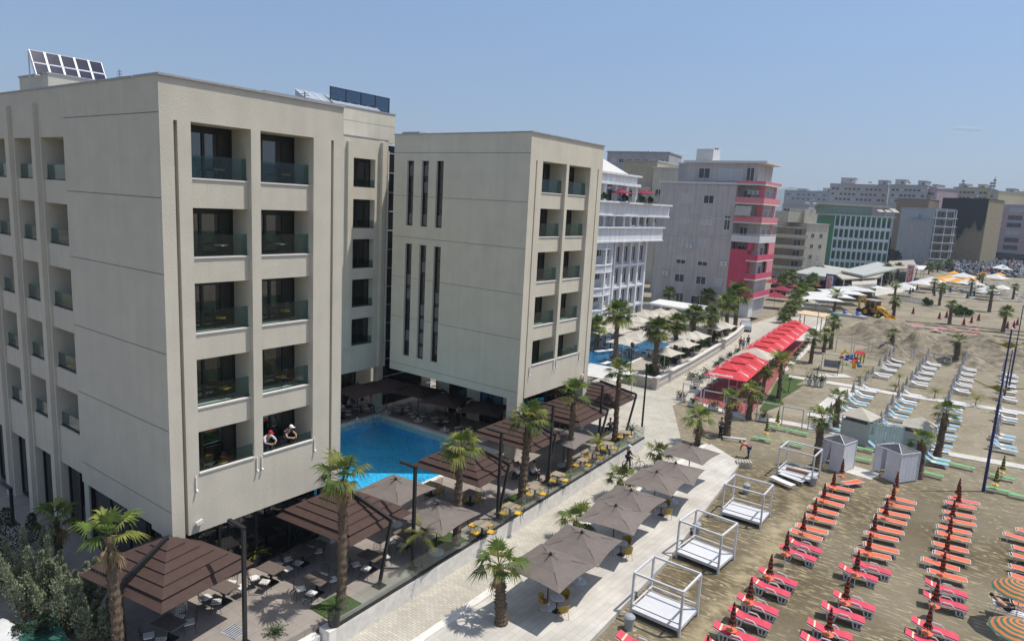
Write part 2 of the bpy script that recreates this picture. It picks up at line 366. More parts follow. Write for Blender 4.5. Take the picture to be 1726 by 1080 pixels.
def gridsheet(name, x0, x1, y0, y1, nx, ny, z, m):
    mb = MB(); vs = []; fs = []
    xs = [x0+(x1-x0)*i/nx for i in range(nx+1)]; ys = [y0+(y1-y0)*j/ny for j in range(ny+1)]
    for y in ys:
        for x in xs: vs.append((x, y, z))
    for j in range(ny):
        for i in range(nx): fs.append((j*(nx+1)+i, j*(nx+1)+i+1, (j+1)*(nx+1)+i+1, (j+1)*(nx+1)+i))
    mb.add(vs, fs); return struct(name, mb, m)
gridsheet('beach', -6400, 6400, -300, 7500, 1, 1, BZ, SAND)
def flat(name, pts, z0, z1, m):
    mb = MB(); mb.prism([(p[0], p[1]) for p in pts], z0, z1); return struct(name, mb, m)
EDGE = lambda y: -21.0 - (y-17.5)*(1.05/32) if y > 17.5 else -21.7      # outer edge of the terrace
flat('promenade', [(-21.7,-12),(-21.7,17.2),(-20.95,17.2),(-22.0,49.7),(-36,49.7),(-36,67.2),(-29.5,67.5),(-34,110),(-36.3,123.5),(-35.6,141),(-44,200),(-66,300),
     (-58,300),(-35,190),(-27.6,140),(-26.3,112),(-25.3,63),(-20.4,53.5),(-18.62,51.2),(-18.62,-12)], -1.3, -.95, PAVE)
mb = MB(); mb.prism([(-18.62,-12),(-18.62,53.9),(-18.22,53.9),(-18.22,-12)], -1.3, -.74)
struct('kerb', mb, WALLB)
flat('deck', [(-18.22,-12),(-18.22,54.4),(-14.9,51.9),(-13.05,34),(-12.75,25),(-12.7,-12)], -1.3, -.82, TRAV)
px0, px1, py0, py1 = -41.0, -28.7, 24.4, 38.6
mb = MB()
for r in ((-70,-12,px0-.35,62), (px0-.35,-12,px1+.35,py0-.35), (px0-.35,py1+.35,px1+.35,49.6)): mb.box(r[0], r[1], -1.5, r[2], r[3], 0)
mb.prism([(px1+.35,-12),(-21.7,-12),(-21.7,17.5),(EDGE(17.51),17.5),(EDGE(49.6),49.6),(-36,49.6),(-36,62),(px1+.35,62)][:5]+[(px1+.35,49.6)], -1.5, 0)
struct('terrace', mb, TERR)
mb = MB(); mb.box(px0-.35,py0-.35,-.6,px1+.35,py0,.02); mb.box(px0-.35,py1,-.6,px1+.35,py1+.35,.02); mb.box(px0-.35,py0,-.6,px0,py1,.02); mb.box(px1,py0,-.6,px1+.35,py1,.02)
struct('pool_coping', mb, WALLB)
mb = MB(); mb.box(px0,py0,-1.3,px1,py1,-1.04)
for a in ((px0-.2,py0-.2,px0,py1+.2),(px1,py0-.2,px1+.2,py1+.2),(px0,py0-.2,px1,py0),(px0,py1,px1,py1+.2)): mb.box(a[0],a[1],-1.3,a[2],a[3],-.605)
struct('pool_basin', mb, POOLT)
def water_material(name, tint, clear=.98):
    m = glass(name, tint, .01, .03, clear); n = m.node_tree.nodes; l = m.node_tree.links
    tc = n.new('ShaderNodeTexCoord'); no = n.new('ShaderNodeTexNoise'); no.inputs['Scale'].default_value = 3.5; no.inputs['Detail'].default_value = 4
    l.new(tc.outputs['Object'], no.inputs['Vector'])
    bp = n.new('ShaderNodeBump'); bp.inputs['Strength'].default_value = .5; bp.inputs['Distance'].default_value = .12
    l.new(no.outputs['Fac'], bp.inputs['Height'])
    for x in n:
        if x.type in ('BSDF_GLOSSY', 'LAYER_WEIGHT'): l.new(bp.outputs[0], x.inputs['Normal'])
    # wobbling ripple light painted into the water tint as paler and darker patches
    r = n.new('ShaderNodeMapRange'); r.inputs['From Min'].default_value = .42; r.inputs['From Max'].default_value = .62; r.inputs['To Min'].default_value = .82; r.inputs['To Max'].default_value = 1.12
    n2 = n.new('ShaderNodeTexNoise'); n2.inputs['Scale'].default_value = 6; n2.inputs['Detail'].default_value = 3; l.new(tc.outputs['Object'], n2.inputs['Vector']); l.new(n2.outputs['Fac'], r.inputs['Value'])
    vm = n.new('ShaderNodeVectorMath'); vm.operation = 'SCALE'; vm.inputs[0].default_value = tuple(c*clear for c in tint); l.new(r.outputs[0], vm.inputs['Scale'])
    for x in n:
        if x.type == 'BSDF_TRANSPARENT': l.new(vm.outputs[0], x.inputs[0])
    return m
mb = MB(); mb.add([(px0,py0,-.14),(px1,py0,-.14),(px1,py1,-.14),(px0,py1,-.14)], [(0,1,2,3)])
struct('pool_water', mb, water_material('pool_water', (.72,.97,1.0)))
# steps down from the terrace to the promenade
mb = MB()
mb.box(-21.7,-12,-1.2,-21.3,17.0,-.30); mb.box(-21.3,-12,-1.2,-20.9,17.0,-.62)
struct('terrace_steps', mb, WALLB)
# beach paths
def strip(name, pts, wd, z, m):
    P = [G(x, y, z) for x, y in pts]; mb = MB()
    for a, b in zip(P, P[1:]):
        d = (b-a).normalized(); s = Vector((-d.y, d.x, 0))*wd/2; e = d*.25
        mb.prism([(a-s-e)[:2], (a+s-e)[:2], (b+s+e)[:2], (b-s+e)[:2]], BZ-.05, z)
        z += .003
    return struct(name, mb, m)
strip('path', [(1333,634),(1440,651),(1500,662),(1600,677),(1740,698)], 1.5, BZ+.05, WPATH)
strip('path', [(1431,655),(1378,702)], 2.0, BZ+.065, WPATH)
strip('path', [(1298,707),(1380,722),(1475,742)], 1.3, BZ+.08, WPATH)
strip('path', [(1560,757),(1640,771),(1740,789)], 1.3, BZ+.05, WPATH)
strip('path', [(1420,786),(1470,801)], 2.0, BZ+.05, WPATH)
strip('path', [(1378,632),(1427,633)], 1.8, BZ+.095, WPATH)
c6 = crop(1270, 600, 1/6)
flat('lawn', [G(*c6(x, y), BZ)[:2] for x, y in ((335,180),(590,212),(420,290),(500,300),(280,440),(312,490),(120,560),(60,540),(160,400),(235,250))], BZ-.05, BZ+.035, GRASS)
flat('marquee_floor', [G(x,y,-.9)[:2] for x, y in ((1165,672),(1262,700),(1300,650),(1345,590),(1375,560),(1345,548),(1250,600))], BZ-.1, -.99, mat('red_floor', (.26,.075,.07), .7, .2, 2))
flat('marquee_border', [G(x,y,-.95)[:2] for x, y in ((1152,672),(1256,706),(1285,668),(1308,640),(1355,598),(1388,560),(1370,545),(1240,600))], BZ-.1, -1.0, WPATH)
flat('pergola_floor', [G(x,y,-.95)[:2] for x, y in ((1330,572),(1375,577),(1397,528),(1352,512))], BZ-.1, -.96, WPATH)
# grass squares let into the terrace edge
for x, y in ((575,1026),(769,919),(878,848),(958,797),(1036,744)):
    p = G(x, y); e = EDGE(p.y)
    mb = MB(); mb.box(e-1.75, p.y-.85, -.02, e-.35, p.y+.85, .035); struct('lawn', mb, GRASS)
# terrace of the neighbouring hotel
flat('terrace', [(-29.6,67.6),(-33.9,110),(-36.3,122.5),(-62,122.5),(-62,67.6)], -1.3, -.02, mat('tan_tile', (.36,.32,.27), .8, .1, 2))
mb = MB(); mb.prism([(-46,68.6),(-35.0,68.6),(-36.3,88.2),(-46,88.2)], -.2, .0); struct('pool_basin', mb, mat('light_pool_tile', (.08,.36,.58), .3, .06, 1.5))
mb = MB(); mb.prism([(-46,68.6),(-35.0,68.6),(-36.3,88.2),(-46,88.2)], .002, .05); struct('pool_water', mb, water_material('neighbour_pool_water', (.75,.92,.98)))
mb = MB(); mb.prism([(-34.9,68.3),(-34.5,68.3),(-35.9,88.6),(-36.3,88.6)], -.1, .12); mb.prism([(-46,88.25),(-36.35,88.25),(-36.35,88.7),(-46,88.7)], -.1, .12); struct('pool_coping', mb, WALLB)

# sand heaps
def mound(pts, z):
    for k, (x, y, r, h, ry) in enumerate(pts):
        c = G(x, y, BZ); random.seed(k+3); mb = MB(); N = 26; vs = []; fs = []
        ph = [random.uniform(0, 6.28) for _ in range(6)]
        for j in range(N+1):
            for i in range(N+1):
                u = (i/N-.5)*2; v = (j/N-.5)*2; d = math.hypot(u, v)
                hh = max(0, 1-d)**1.1 * (1+.25*math.sin(u*5+ph[0])*math.cos(v*6+ph[1])) + max(0,1-d)*(.12*math.sin(u*13+ph[2]+v*7)+.10*math.sin(v*17+ph[3]-u*5))
                vs.append((c.x+u*r, c.y+v*ry, BZ-.03+h*hh))
        for j in range(N):
            for i in range(N): a = j*(N+1)+i; fs.append((a, a+1, a+N+2, a+N+1))
        mb.add(vs, fs); struct('sand_mound', mb, mat('heaped_sand', (.205,.175,.125), .95, .45, 1.1, bump=.9, bscale=4, detail=8))
mound([(1495,570,8,3.6,12),(1540,596,6,2.6,8),(1590,600,7,2.2,8),(1665,590,10,2.6,10),(1500,600,4.5,1.9,6),(1620,612,5,1.7,5),(1560,575,5,1.2,8),(1700,615,6,1.8,6)], 0)
for k, pts in enumerate((((1556,546),(1610,551),(1660,557),(1740,566)),((1562,553),(1620,558),(1740,573)),((1600,563),(1660,567),(1740,579)),((1530,541),(1600,546),(1690,555),(1740,559)))):
    strip('sand_furrow', pts, .9, BZ+.16, MATS['heaped_sand'])
flat('path', [G(x,y,BZ)[:2] for x, y in ((1476,499),(1545,488),(1528,480),(1466,487))], BZ-.05, BZ+.04, WPATH)
# distant hills beyond the town
def hills(pts, name):
    mb = MB(); L = 5200; P = []
    for x, y in pts:
        d = ray(x, y); t = L/d.y; P.append((t*d.x, L, CAMH+t*d.z))
    n = len(P); vs = [(p[0], p[1], p[2]) for p in P]+[(p[0]*1.0+60, p[1]-900, p[2]*.45) for p in P]+[(p[0], p[1]-1800, -2) for p in P]+[(p[0], p[1]+1500, -2) for p in P]
    fs = []
    for i in range(n-1): fs += [(n+i, n+i+1, i+1, i), (2*n+i, 2*n+i+1, n+i+1, n+i), (i, i+1, 3*n+i+1, 3*n+i)]
    mb.add(vs, fs); o = mb.build(name, mat('wooded_hill', (.06,.09,.05), .95, .3, .002), None, True); o['kind'] = 'structure'
random.seed(5)
hp = []
for i in range(60):
    x = 1180+i*9.5
    base = 322+ (x-1300)*.045
    hp.append((x, base - 7*math.exp(-((x-1330)/28)**2) - 5*math.exp(-((x-1395)/30)**2) + 10*max(0,(x-1420)/200) + math.sin(x*.13)*1.1+random.uniform(-.7,.7)))
hills(hp, 'hills')

# ---------------------------------------------------------------- hotel wings
X0 = -26.65
def door_unit(par, xw, y0, y1, z0, z1, seed, side='x'):
    """glazed balcony door: frame with curtain and pane; the opening looks along +X (side x) or -Y (side y)"""
    rnd = random.Random(seed); W = y1-y0; H = z1-z0
    fr = MB(); t = .09
    fr.box(0,0,0,.07,W,.10); fr.box(0,0,H-.28,.07,W,H); fr.box(0,0,.10,.07,t,H-.28); fr.box(0,W-t,.10,.07,W,H-.28)
    k = W*rnd.choice((.36,.42,.5)); fr.box(0,k-.06,.10,.09,k+.06,H-.28)
    if W > 2: k2 = W*.76; fr.box(0,k2-.04,.10,.07,k2+.04,H-.28)
    pn = MB(); pn.box(.02,t,.10,.035,W-t,H-.28)
    cu = MB(); a = W*rnd.uniform(.40,.5); b = a+W*rnd.uniform(.15,.3); n = 14; vs = []; fs = []
    for i in range(n+1):
        y = a+(b-a)*i/n; x = -.09+(.03 if i%2 else -.03)
        vs += [(x,y,.06),(x,y,H-.25)]
    for i in range(n): fs.append((2*i,2*i+2,2*i+3,2*i+1))
    cu.add(vs, fs)
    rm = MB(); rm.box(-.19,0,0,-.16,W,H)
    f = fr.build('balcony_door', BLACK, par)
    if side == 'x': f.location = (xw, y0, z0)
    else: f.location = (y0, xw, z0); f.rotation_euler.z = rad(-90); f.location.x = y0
    pn.build('pane', PANE, f); cu.build('curtain', CURTAIN, f); rm.build('room_shade', DARKIN, f)
    return f
def balustrade(par, x, y0, y1, z, h=.95, side='x'):
    g = MB(); r = MB()
    if side == 'x': g.box(x-.012,y0,z+.06,x+.012,y1,z+h); r.box(x-.05,y0,z,x+.05,y1,z+.06)
    else: g.box(y0,x-.012,z+.06,y1,x+.012,z+h); r.box(y0,x-.05,z,y1,x+.05,z+.06)
    o = g.build('balustrade', RAILG, par); r.build('rail', BLACK, o); return o
def front_wing(root, Y0, Y1, ops, slots, tops, bots, zbot, ztop, m, seed, skip_rail=()):
    D = 1.75; wl = MB(); xb = X0-D
    edges = [Y0]
    for a, b in ops: edges += [a, b]
    edges.append(Y1)
    solids = [(edges[i], edges[i+1]) for i in range(0, len(edges), 2)]
    zt = tops[0]
    for a, b in solids:                       # piers, cut by the narrow grooves
        cuts = [s for s in slots if a < s[0] < b]; y = a
        for s in cuts:
            wl.box(xb,y,zbot,X0,s[0],ztop); wl.box(xb,s[0],zbot,X0-.26,s[1],zt-.02); wl.box(xb,s[0],zt-.02,X0,s[1],ztop); y = s[1]
        wl.box(xb,y,zbot,X0,b,ztop)
    for a, b in ops:
        wl.box(xb,a,zt,X0,b,ztop)
        wl.box(xb,a,zbot,X0-.3,b,bots[-1]-.68); wl.box(X0-.3,a,zbot,X0,b,bots[-1]-.02)
        for k in range(len(tops)-1): wl.box(xb,a,tops[k+1],X0-.24,b,bots[k]-.02)
    # end posts go down to the ground
    wl.box(X0-.9,Y0,0,X0,slots[0][0],zbot); wl.box(X0-.9,slots[-1][1],0,X0,Y1,zbot)
    wl.build('wall', m, root)
    n = 0
    for i, (a, b) in enumerate(ops):
        for k in range(len(tops)):
            door_unit(root, xb+.25, a, b, bots[k]-(.02 if k < len(tops)-1 else .67), tops[k], seed+n); n += 1
            xf = X0-.24 if k < len(tops)-1 else X0
            s = MB()
            s.box(xf-.10,a,bots[k]-.02,xf+.05,b,bots[k]+.04); s.build('sill', SILL, root)
            if (i, k) not in skip_rail: balustrade(root, xf-.14, a+.01, b-.01, bots[k]+.0, .62 if k == len(tops)-1 else .95)
            else: balustrade(root, xf-.14, a+.01, b-.01, bots[k]+.0, .42)
    # coping
    c = MB(); c.box(xb-.1,Y0-.03,ztop,X0+.09,Y1+.03,ztop+.08); c.build('coping', GREYM, root)

T_A = [20.45,17.12,14.06,10.86,7.72]; B_A = [18.27,15.10,11.95,8.76,5.98]
hA = thing('hotel_building', 'near cream hotel wing with two columns of glass-railed balconies facing the beach', 'hotel', (0,0,0))
front_wing(hA, 13.64, 22.45, [(14.87,17.5),(17.95,20.72)], [(14.18,14.33),(21.72,21.87)], T_A, B_A, 3.35, 22.0, STUCCO, 10, skip_rail=((1,4),))
wl = MB()
LB = [(-37.6,-35.1),(-40.8,-38.45),(-44.1,-41.7),(-47.4,-45.0)]
lt = [19.85,16.85,13.85,10.84,7.84]; lb_ = [17.92,14.93,11.88,8.83,5.78]
yb = 13.64+1.5
wl.box(-50,yb,3.35,X0-1.75,22.45,22.0)                        # core
wl.box(-35.1,13.64,3.55,X0-1.75,yb,22.0)                      # blank panel
xs = [(-38.45,-37.6),(-41.7,-40.8),(-45.0,-44.1),(-50,-47.4)]
for a, b in xs:
    wl.box(a,13.64,0,b,yb,22.0); wl.box(a+.2,13.46,0,b-.2,13.637,21.35)
wl.box(-35.6,13.9,0,-35.1,yb,3.55)
for a, b in LB:
    wl.box(a,13.64,lt[0],b,yb,22.0)
    for k in range(4): wl.box(a,13.72,lt[k+1],b,yb,lb_[k])
    wl.box(a,13.72,3.85,b,yb,lb_[-1])
wl.build('wall', STUCCO, hA)
jt = MB()
for z in (20.66,17.47,14.52,11.33,8.12,4.6): jt.box(-35.0,13.632,z-.014,X0-.01,13.639,z+.014)
jt.build('joint', JOINT, hA)
co = MB(); co.box(-50,13.60,22.0,X0-1.9,22.48,22.07); co.build('coping', GREYM, hA)
n = 0
for a, b in LB:
    for k in range(5):
        f = door_unit(hA, yb-.27, a, b, lb_[k], lt[k], 60+n, 'y'); n += 1
        balustrade(hA, 13.86, a, b, lb_[k]-.01, .72, 'y')
# ground floor glazing
def glazing(par, pts, z0, z1, n, name='shopfront'):
    """pts: two ends; a run of dark framed panes with curtains behind"""
    a = Vector(pts[0]+(0,)); b = Vector(pts[1]+(0,)); L = (b-a).length; ang = math.atan2(b.y-a.y, b.x-a.x)
    fr = MB(); fr.box(0,-.05,0,L,.05,.15); fr.box(0,-.05,z1-z0-.16,L,.05,z1-z0)
    for i in range(n+1):
        x = min(max(L*i/n, .06), L-.06); fr.box(x-.06,-.06,.15,x+.06,.06,z1-z0-.16)
    f = fr.build(name, BLACK, par, loc=(a.x,a.y,z0)); f.rotation_euler.z = ang
    p = MB(); p.box(.05,-.012,.15,L-.05,.012,z1-z0-.16); p.build('pane', PANE, f)
    q = MB(); q.box(.0,.42,0,L,.46,z1-z0); q.build('room_shade', DARKIN, f)
    rr = random.Random(n); cu = MB()
    for i in range(n):
        if rr.random() < .6:
            x = L*(i+rr.uniform(.05,.3))/n; w_ = L/n*rr.uniform(.3,.6); vs = []; fs = []
            for j in range(11): vs += [(x+w_*j/10, .22+(.04 if j%2 else 0), .1),(x+w_*j/10, .22+(.04 if j%2 else 0), z1-z0-.1)]
            for j in range(10): fs.append((2*j,2*j+2,2*j+3,2*j+1))
            cu.add(vs, fs)
    if cu.v: cu.build('curtain', CURTAIN, f)
    return f
glazing(hA, ((-35.1,14.1),(X0-.95,14.1)), .1, 3.5, 4)
glazing(hA, ((X0-.95,14.4),(X0-.95,21.9)), .1, 3.3, 4)
for a, b in LB: glazing(hA, ((a,14.05),(b,14.05)), .1, 3.8, 2)
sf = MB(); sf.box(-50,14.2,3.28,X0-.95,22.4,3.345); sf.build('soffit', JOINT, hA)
# small wall spouts and floodlights under the front
for y, z in ((14.7,5.35),(17.6,5.4),(17.85,5.4),(20.8,5.5)):
    p = MB(); p.bar((X0+.04,y,z),(X0+.04,y,z+.55),.06); p.bar((X0,y,z),(X0+.14,y,z-.1),.07); p.build('rain_spout', SILL, hA)
p = MB(); p.obox((X0+.12,14.75,3.85),(.12,.3,.16),0,0,.3); p.bar((X0,14.75,3.8),(X0+.1,14.75,3.8),.06); p.build('floodlight', SILL, hA)
# roof house with the panels
rh = MB(); rh.box(-43.6,15.0,22.07,-40,21.5,23.1); rh.box(-43.65,14.95,23.1,-39.95,21.55,23.17,1); rh.build('roof_house', [STUCCO, GREYM], hA)

hC = thing('hotel_building', 'narrow recessed hotel wing with one column of windows between the two cream blocks', 'hotel', (0,0,0))
XC = -41.6; wl = MB()
T_C = [20.74,17.63,14.56,11.4,8.25]; B_C = [18.56,15.42,12.28,9.2,6.1]
wl.box(-50,22.5,3.95,XC-.9,39.6,22.3)
wl.box(XC-.9,22.5,3.95,XC,35.55,22.3); wl.box(XC-.9,38.25,3.95,XC,39.6,22.3); wl.box(XC-.9,35.55,3.95,XC,36.05,22.3)
wl.box(XC+.003,35.35,6.0,XC+.22,35.7,21.9); wl.box(XC+.003,38.75,4.0,XC+.3,39.2,22.1)
wl.box(XC-.9,36.05,T_C[0],XC,38.25,22.3); wl.box(XC-.9,36.05,3.95,XC,38.25,B_C[-1])
for k in range(4): wl.box(XC-.9,36.05,T_C[k+1],XC,38.25,B_C[k])
wl.box(-50,22.5,0,-46.2,46,3.95); wl.box(-50,39.6,3.95,-46.2,46,22.0); wl.box(XC-.5,38.9,0,XC,39.5,3.95); wl.box(XC-.5,30.9,0,XC,31.5,3.95)
wl.build('wall', STUCCOB, hC)
co = MB(); co.box(-50,22.5,22.3,XC+.03,39.65,22.37); co.build('coping', GREYM, hC)
for k in range(5):
    f = door_unit(hC, XC-.62, 36.05, 38.25, B_C[k], T_C[k], 200+k)
    balustrade(hC, XC-.1, 36.06, 38.24, B_C[k], .6)
ph = MB(); ph.box(-50,30,22.37,-44,42.6,24.75); ph.box(-50,30,24.75,-43.95,42.65,24.83,1); ph.box(-43.998,30,23.72,-43.994,42.6,23.75,1); ph.build('roof_house', [STUCCOB, GREYM], hC)
g = MB(); g.box(XC-.6,39.62,.3,XC-.5,46,22.0); f = g.build('stair_glazing', GLAZE, hC)
for i in range(14): 
    if i == 0: b = MB()
    b.box(XC-.5,39.62,1.2+i*1.55,XC-.46,46,1.3+i*1.55)
b.build('mullion', GREYM, f)
glazing(hC, ((-45,22.6),(-45,39.5)), .05, 3.9, 7)
rp = MB(); rp.bar((XC+.3,39.35,4),(XC+.3,39.35,21.5),.1); rp.build('downpipe', SILL, hC)

T_B = [20.87,17.70,14.68,11.52,8.37]; B_B = [18.77,15.72,12.55,9.41,6.67]
hB = thing('hotel_building', 'far cream hotel wing with tall dark slit windows on its blank side wall', 'hotel', (0,0,0))
front_wing(hB, 38.1, 47.85, [(39.6,42.65),(43.0,46.05)], [(38.78,38.92),(47.12,47.26)], T_B, B_B, 4.4, 22.6, STUCCOB, 300)
wl = MB(); SX = [(-37.95,-37.25),(-36.45,-35.75),(-34.98,-34.28)]; SZ = [(15.88,20.7),(5.72,14.5)]
wl.box(-39.35,38.4,4.4,X0-1.75,47.85,22.6)
xc = [-39.35]+[v for s in SX for v in s]+[X0-1.75]
for i in range(0, len(xc), 2): wl.box(xc[i],38.1,4.4,xc[i+1],38.4,22.6)
for a, b in SX:
    wl.box(a,38.1,SZ[0][1],b,38.4,22.6); wl.box(a,38.1,SZ[1][1],b,38.4,SZ[0][0]); wl.box(a,38.1,4.4,b,38.4,SZ[1][0])
wl.build('wall', STUCCOB, hB)
jt = MB()
for z in (21.28,18.08,14.98,11.87,8.75,4.98):
    segs = [(-39.35, X0-.01)]
    for a, b in SX:
        if any(z0 < z < z1 for z0, z1 in SZ): segs = [s for q in segs for s in ([(q[0],a),(b,q[1])] if q[0] < a < q[1] else [q])]
    for a, b in segs: jt.box(a,38.092,z-.014,b,38.099,z+.014)
jt.build('joint', JOINT, hB)
for a, b in SX:
    for z0, z1 in SZ:
        f = MB(); f.box(a,38.28,z0,a+.06,38.34,z1); f.box(b-.06,38.28,z0,b,38.34,z1)
        nz = int((z1-z0)/1.05)
        for i in range(nz+1): z = z0+(z1-z0)*i/nz; f.box(a+.06,38.29,max(z0,z-.05),b-.06,38.34,min(z1,z+.05))
        o = f.build('slit_window', BLACK, hB); q = MB(); q.box(a+.06,38.345,z0,b-.06,38.36,z1); q.build('pane', GLAZE, o)
        r_ = random.Random(int(a*100+z0)); bl = MB()
        for i in range(nz):
            if r_.random() < .4: z = z0+(z1-z0)*i/nz; bl.box(a+.08,38.336,z+.1,b-.08,38.344,z+.9)
        if bl.v: bl.build('blind', mat('grey_blind', (.16,.16,.165), .8, .1), o)
co = MB(); co.box(-39.4,38.05,22.6,X0-1.9,47.9,22.67); co.build('coping', GREYM, hB)
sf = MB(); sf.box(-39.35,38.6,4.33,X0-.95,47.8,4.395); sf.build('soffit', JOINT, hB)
gw = MB(); dk = MB(); dk.box(-39.3,44.6,0,X0-1.6,47.75,4.32); dk.build('room_shade', DARKIN, hB)
for a, b in ((-38.9,-37.4),(-35.4,-34.0),(-31.6,-29.6)): gw.box(a,43.2,0,b,43.4,4.33)
gw.build('ground_wall', STUCCOB, hB)
glazing(hB, ((-37.4,43.3),(-35.4,43.3)), .05, 4.3, 2); glazing(hB, ((-34.0,43.3),(-31.6,43.3)), .05, 4.3, 2); glazing(hB, ((-29.6,43.3),(X0-1.0,43.3)), .05, 4.3, 2)
glazing(hB, ((X0-.95,43.3),(X0-.95,47.7)), .05, 4.3, 4)
p = MB(); p.obox((X0+.12,46.8,4.75),(.12,.28,.16)); p.bar((X0,46.8,4.7),(X0+.1,46.8,4.7),.06); p.build('floodlight', SILL, hB)
for y, z in ((39.35,6.1),(42.5,6.1),(42.85,6.1),(46.2,6.2)):
    p = MB(); p.bar((X0+.04,y,z),(X0+.04,y,z+.55),.06); p.bar((X0,y,z),(X0+.14,y,z-.1),.07); p.build('rain_spout', SILL, hB)

# roof furniture
sp = thing('solar_array', 'tilted rack of dark solar panels on the near hotel roof', 'solar panels', (-41.5,14.75,22.95)); sp.scale = (1,.93,1)
rk = MB()
for y in (0,1.8,3.6): rk.bar((0,y,0),(0,y,1.35),.05); rk.bar((.75,y,0),(0,y,1.35),.05)
rk.bar((.7,0,.12),(.7,3.7,.12),.05); rk.bar((.05,0,1.3),(.05,3.7,1.3),.05); rk.build('rack', WHITEM, sp)
SOL = mat('solar_cell', (.012,.018,.05), .12, .2, 3, spec=.3)
for i in range(5):
    for j in range(2):
        y = .02+i*.74
        a = Vector((.75-j*.37, y, .08+j*.64)); b = a+Vector((-.35,0,.61))
        q = MB(); nx = Vector((.03,0,.016))
        q.add([a+nx,a+Vector((0,.68,0))+nx,b+Vector((0,.68,0))+nx,b+nx,a,a+Vector((0,.68,0)),b+Vector((0,.68,0)),b],
              [(0,1,2,3),(7,6,5,4),(0,4,5,1),(1,5,6,2),(2,6,7,3),(3,7,4,0)])
        o = q.build('panel', SOL, sp); e = MB()
        for s_, t_ in ((0,1),(1,2),(2,3),(3,0)): e.bar(q.v[s_], q.v[t_], .045)
        e.build('panel_frame', WHITEM, o)
sc_ = thing('glass_screen', 'blue tinted glass screen around the roof terrace of the recessed wing', 'screen', (-44.6,36.2,24.83))
m1 = MB(); m2 = MB()
m1.box(0,0,0,.04,6.2,1.25)
for i in range(5): m2.bar((.02,i*1.55,0),(.02,i*1.55,1.3),.07)
m2.bar((.02,0,1.27),(.02,6.2,1.27),.06)
m2.build('frame', BLACK, sc_); m1.build('pane', glass('blue_glass', (.25,.38,.5), .1, .05, .8), sc_)
for i, (y0, y1) in enumerate(((33.5,35.8),(36.2,40.9))):
    t = thing('roof_light', ['short sloping glass roof light on the recessed hotel wing','long sloping glass roof light below the blue screen'][i], 'skylight', (-44.1,y0,24.83))
    q = MB(); q.add([(0,0,0.02),(0,y1-y0,0.02),(-1.2,y1-y0,.7),(-1.2,0,.7),(-1.2,0,0),(-1.2,y1-y0,0)], [(0,1,2,3),(3,2,5,4),(0,3,4),(1,5,2)]); q.build('glazing', mat('sky_glass', (.35,.4,.45), .15, .1, spec=.8), t)
    q = MB(); k = int((y1-y0)/1.1)+1
    for j in range(k+1): y = (y1-y0)*j/k; q.bar((.01,y,.03),(-1.2,y,.72),.06)
    q.build('frame', WHITEM, t)
def antenna(name, label, p, h, n=3):
    t = thing(name, label, 'antenna', p); q = MB(); q.bar((0,0,0),(0,0,h),.05); q.build('mast', GREYM, t)
    q = MB()
    for i in range(n): q.bar((-.35+.05*i,0,h*.55+i*h*.15),(.35-.05*i,0,h*.55+i*h*.15),.03)
    q.build('dipole', GREYM, t)
antenna('roof_antenna', 'thin twin mast aerial on the roof edge of the near hotel wing', (-29.0,22.0,22.05), .75)
antenna('roof_antenna', 'small rod aerial next to the solar panels', (-41.0,18.9,23.17), .9)
t = thing('roof_planter', 'dark roof hut with plants on top behind the far hotel wing', 'planter', (-40.6,40.6,22.6))
q = MB(); q.box(-.3,0,0,1.4,1.4,.35); q.box(-.4,-.1,.35,1.5,1.5,.5,1); q.build('box', [STUCCO, GREYM], t)
# ---------------------------------------------------------------- palms and shrubs
def fan_leaf(mb, base, az, el, L, seed, m, droop=.35, n=21, spread=1.55):
    r = random.Random(seed); base = Vector(base)
    d = Vector((math.cos(az)*math.cos(el), math.sin(az)*math.cos(el), math.sin(el)))
    side = Vector((-math.sin(az), math.cos(az), 0)); up = side.cross(d)*-1
    up = d.cross(side)*-1
    hub = base + d*L*.5 + Vector((0,0,-L*.03))
    mb.bar(base, hub, .035, .02, m)
    dd = (d*.85 + Vector((0,0,-droop*.5))).normalized()
    for i in range(n):
        a = (-1+2*i/(n-1))*spread + r.uniform(-.05,.05)
        ln = L*(.66 - .22*abs(a)/spread)*r.uniform(.8,1.12)
        v = (dd*math.cos(a) + side*math.sin(a)).normalized()
        w_ = side*math.cos(a) - dd*math.sin(a)
        mid = hub + v*ln*.55 + up*(.04*ln if up.z > 0 else -.04*ln)
        tip = hub + v*ln + Vector((0,0,-ln*droop*r.uniform(.5,1.3)))
        wd = ln*.05
        mb.add([hub, mid-w_*wd, tip, mid+w_*wd], [(0,1,2,3)], m)
def palm_crown(seed, n=20, L=1.25, low=-.25, mats=2):
    r = random.Random(seed); mb = MB()
    for i in range(n):
        el = 1.35 - (1.35-low)*(i+.5)/n + r.uniform(-.15,.15); az = i*2.39996 + r.uniform(-.3,.3)
        fan_leaf(mb, (0,0,r.uniform(-.05,.1)), az, el, L*r.uniform(.8,1.1), seed*100+i, 0 if r.random() < .7 else 1, .25+.3*r.random()*(1.4-el)/1.4)
    return mb.mesh('crown', [FROND, FROND2])
def dead_skirt(seed, n=6, L=1.0):
    r = random.Random(seed); mb = MB()
    for i in range(n):
        az = r.uniform(0, 6.28); el = -r.uniform(.75,1.3)
        if i < 1: el = -.25
        fan_leaf(mb, (0,0,-.1), az, el, L*r.uniform(.7,1.05), seed*77+i, 0, .5, 9, .75)
    return mb.mesh('dry_fronds', [DEADF])
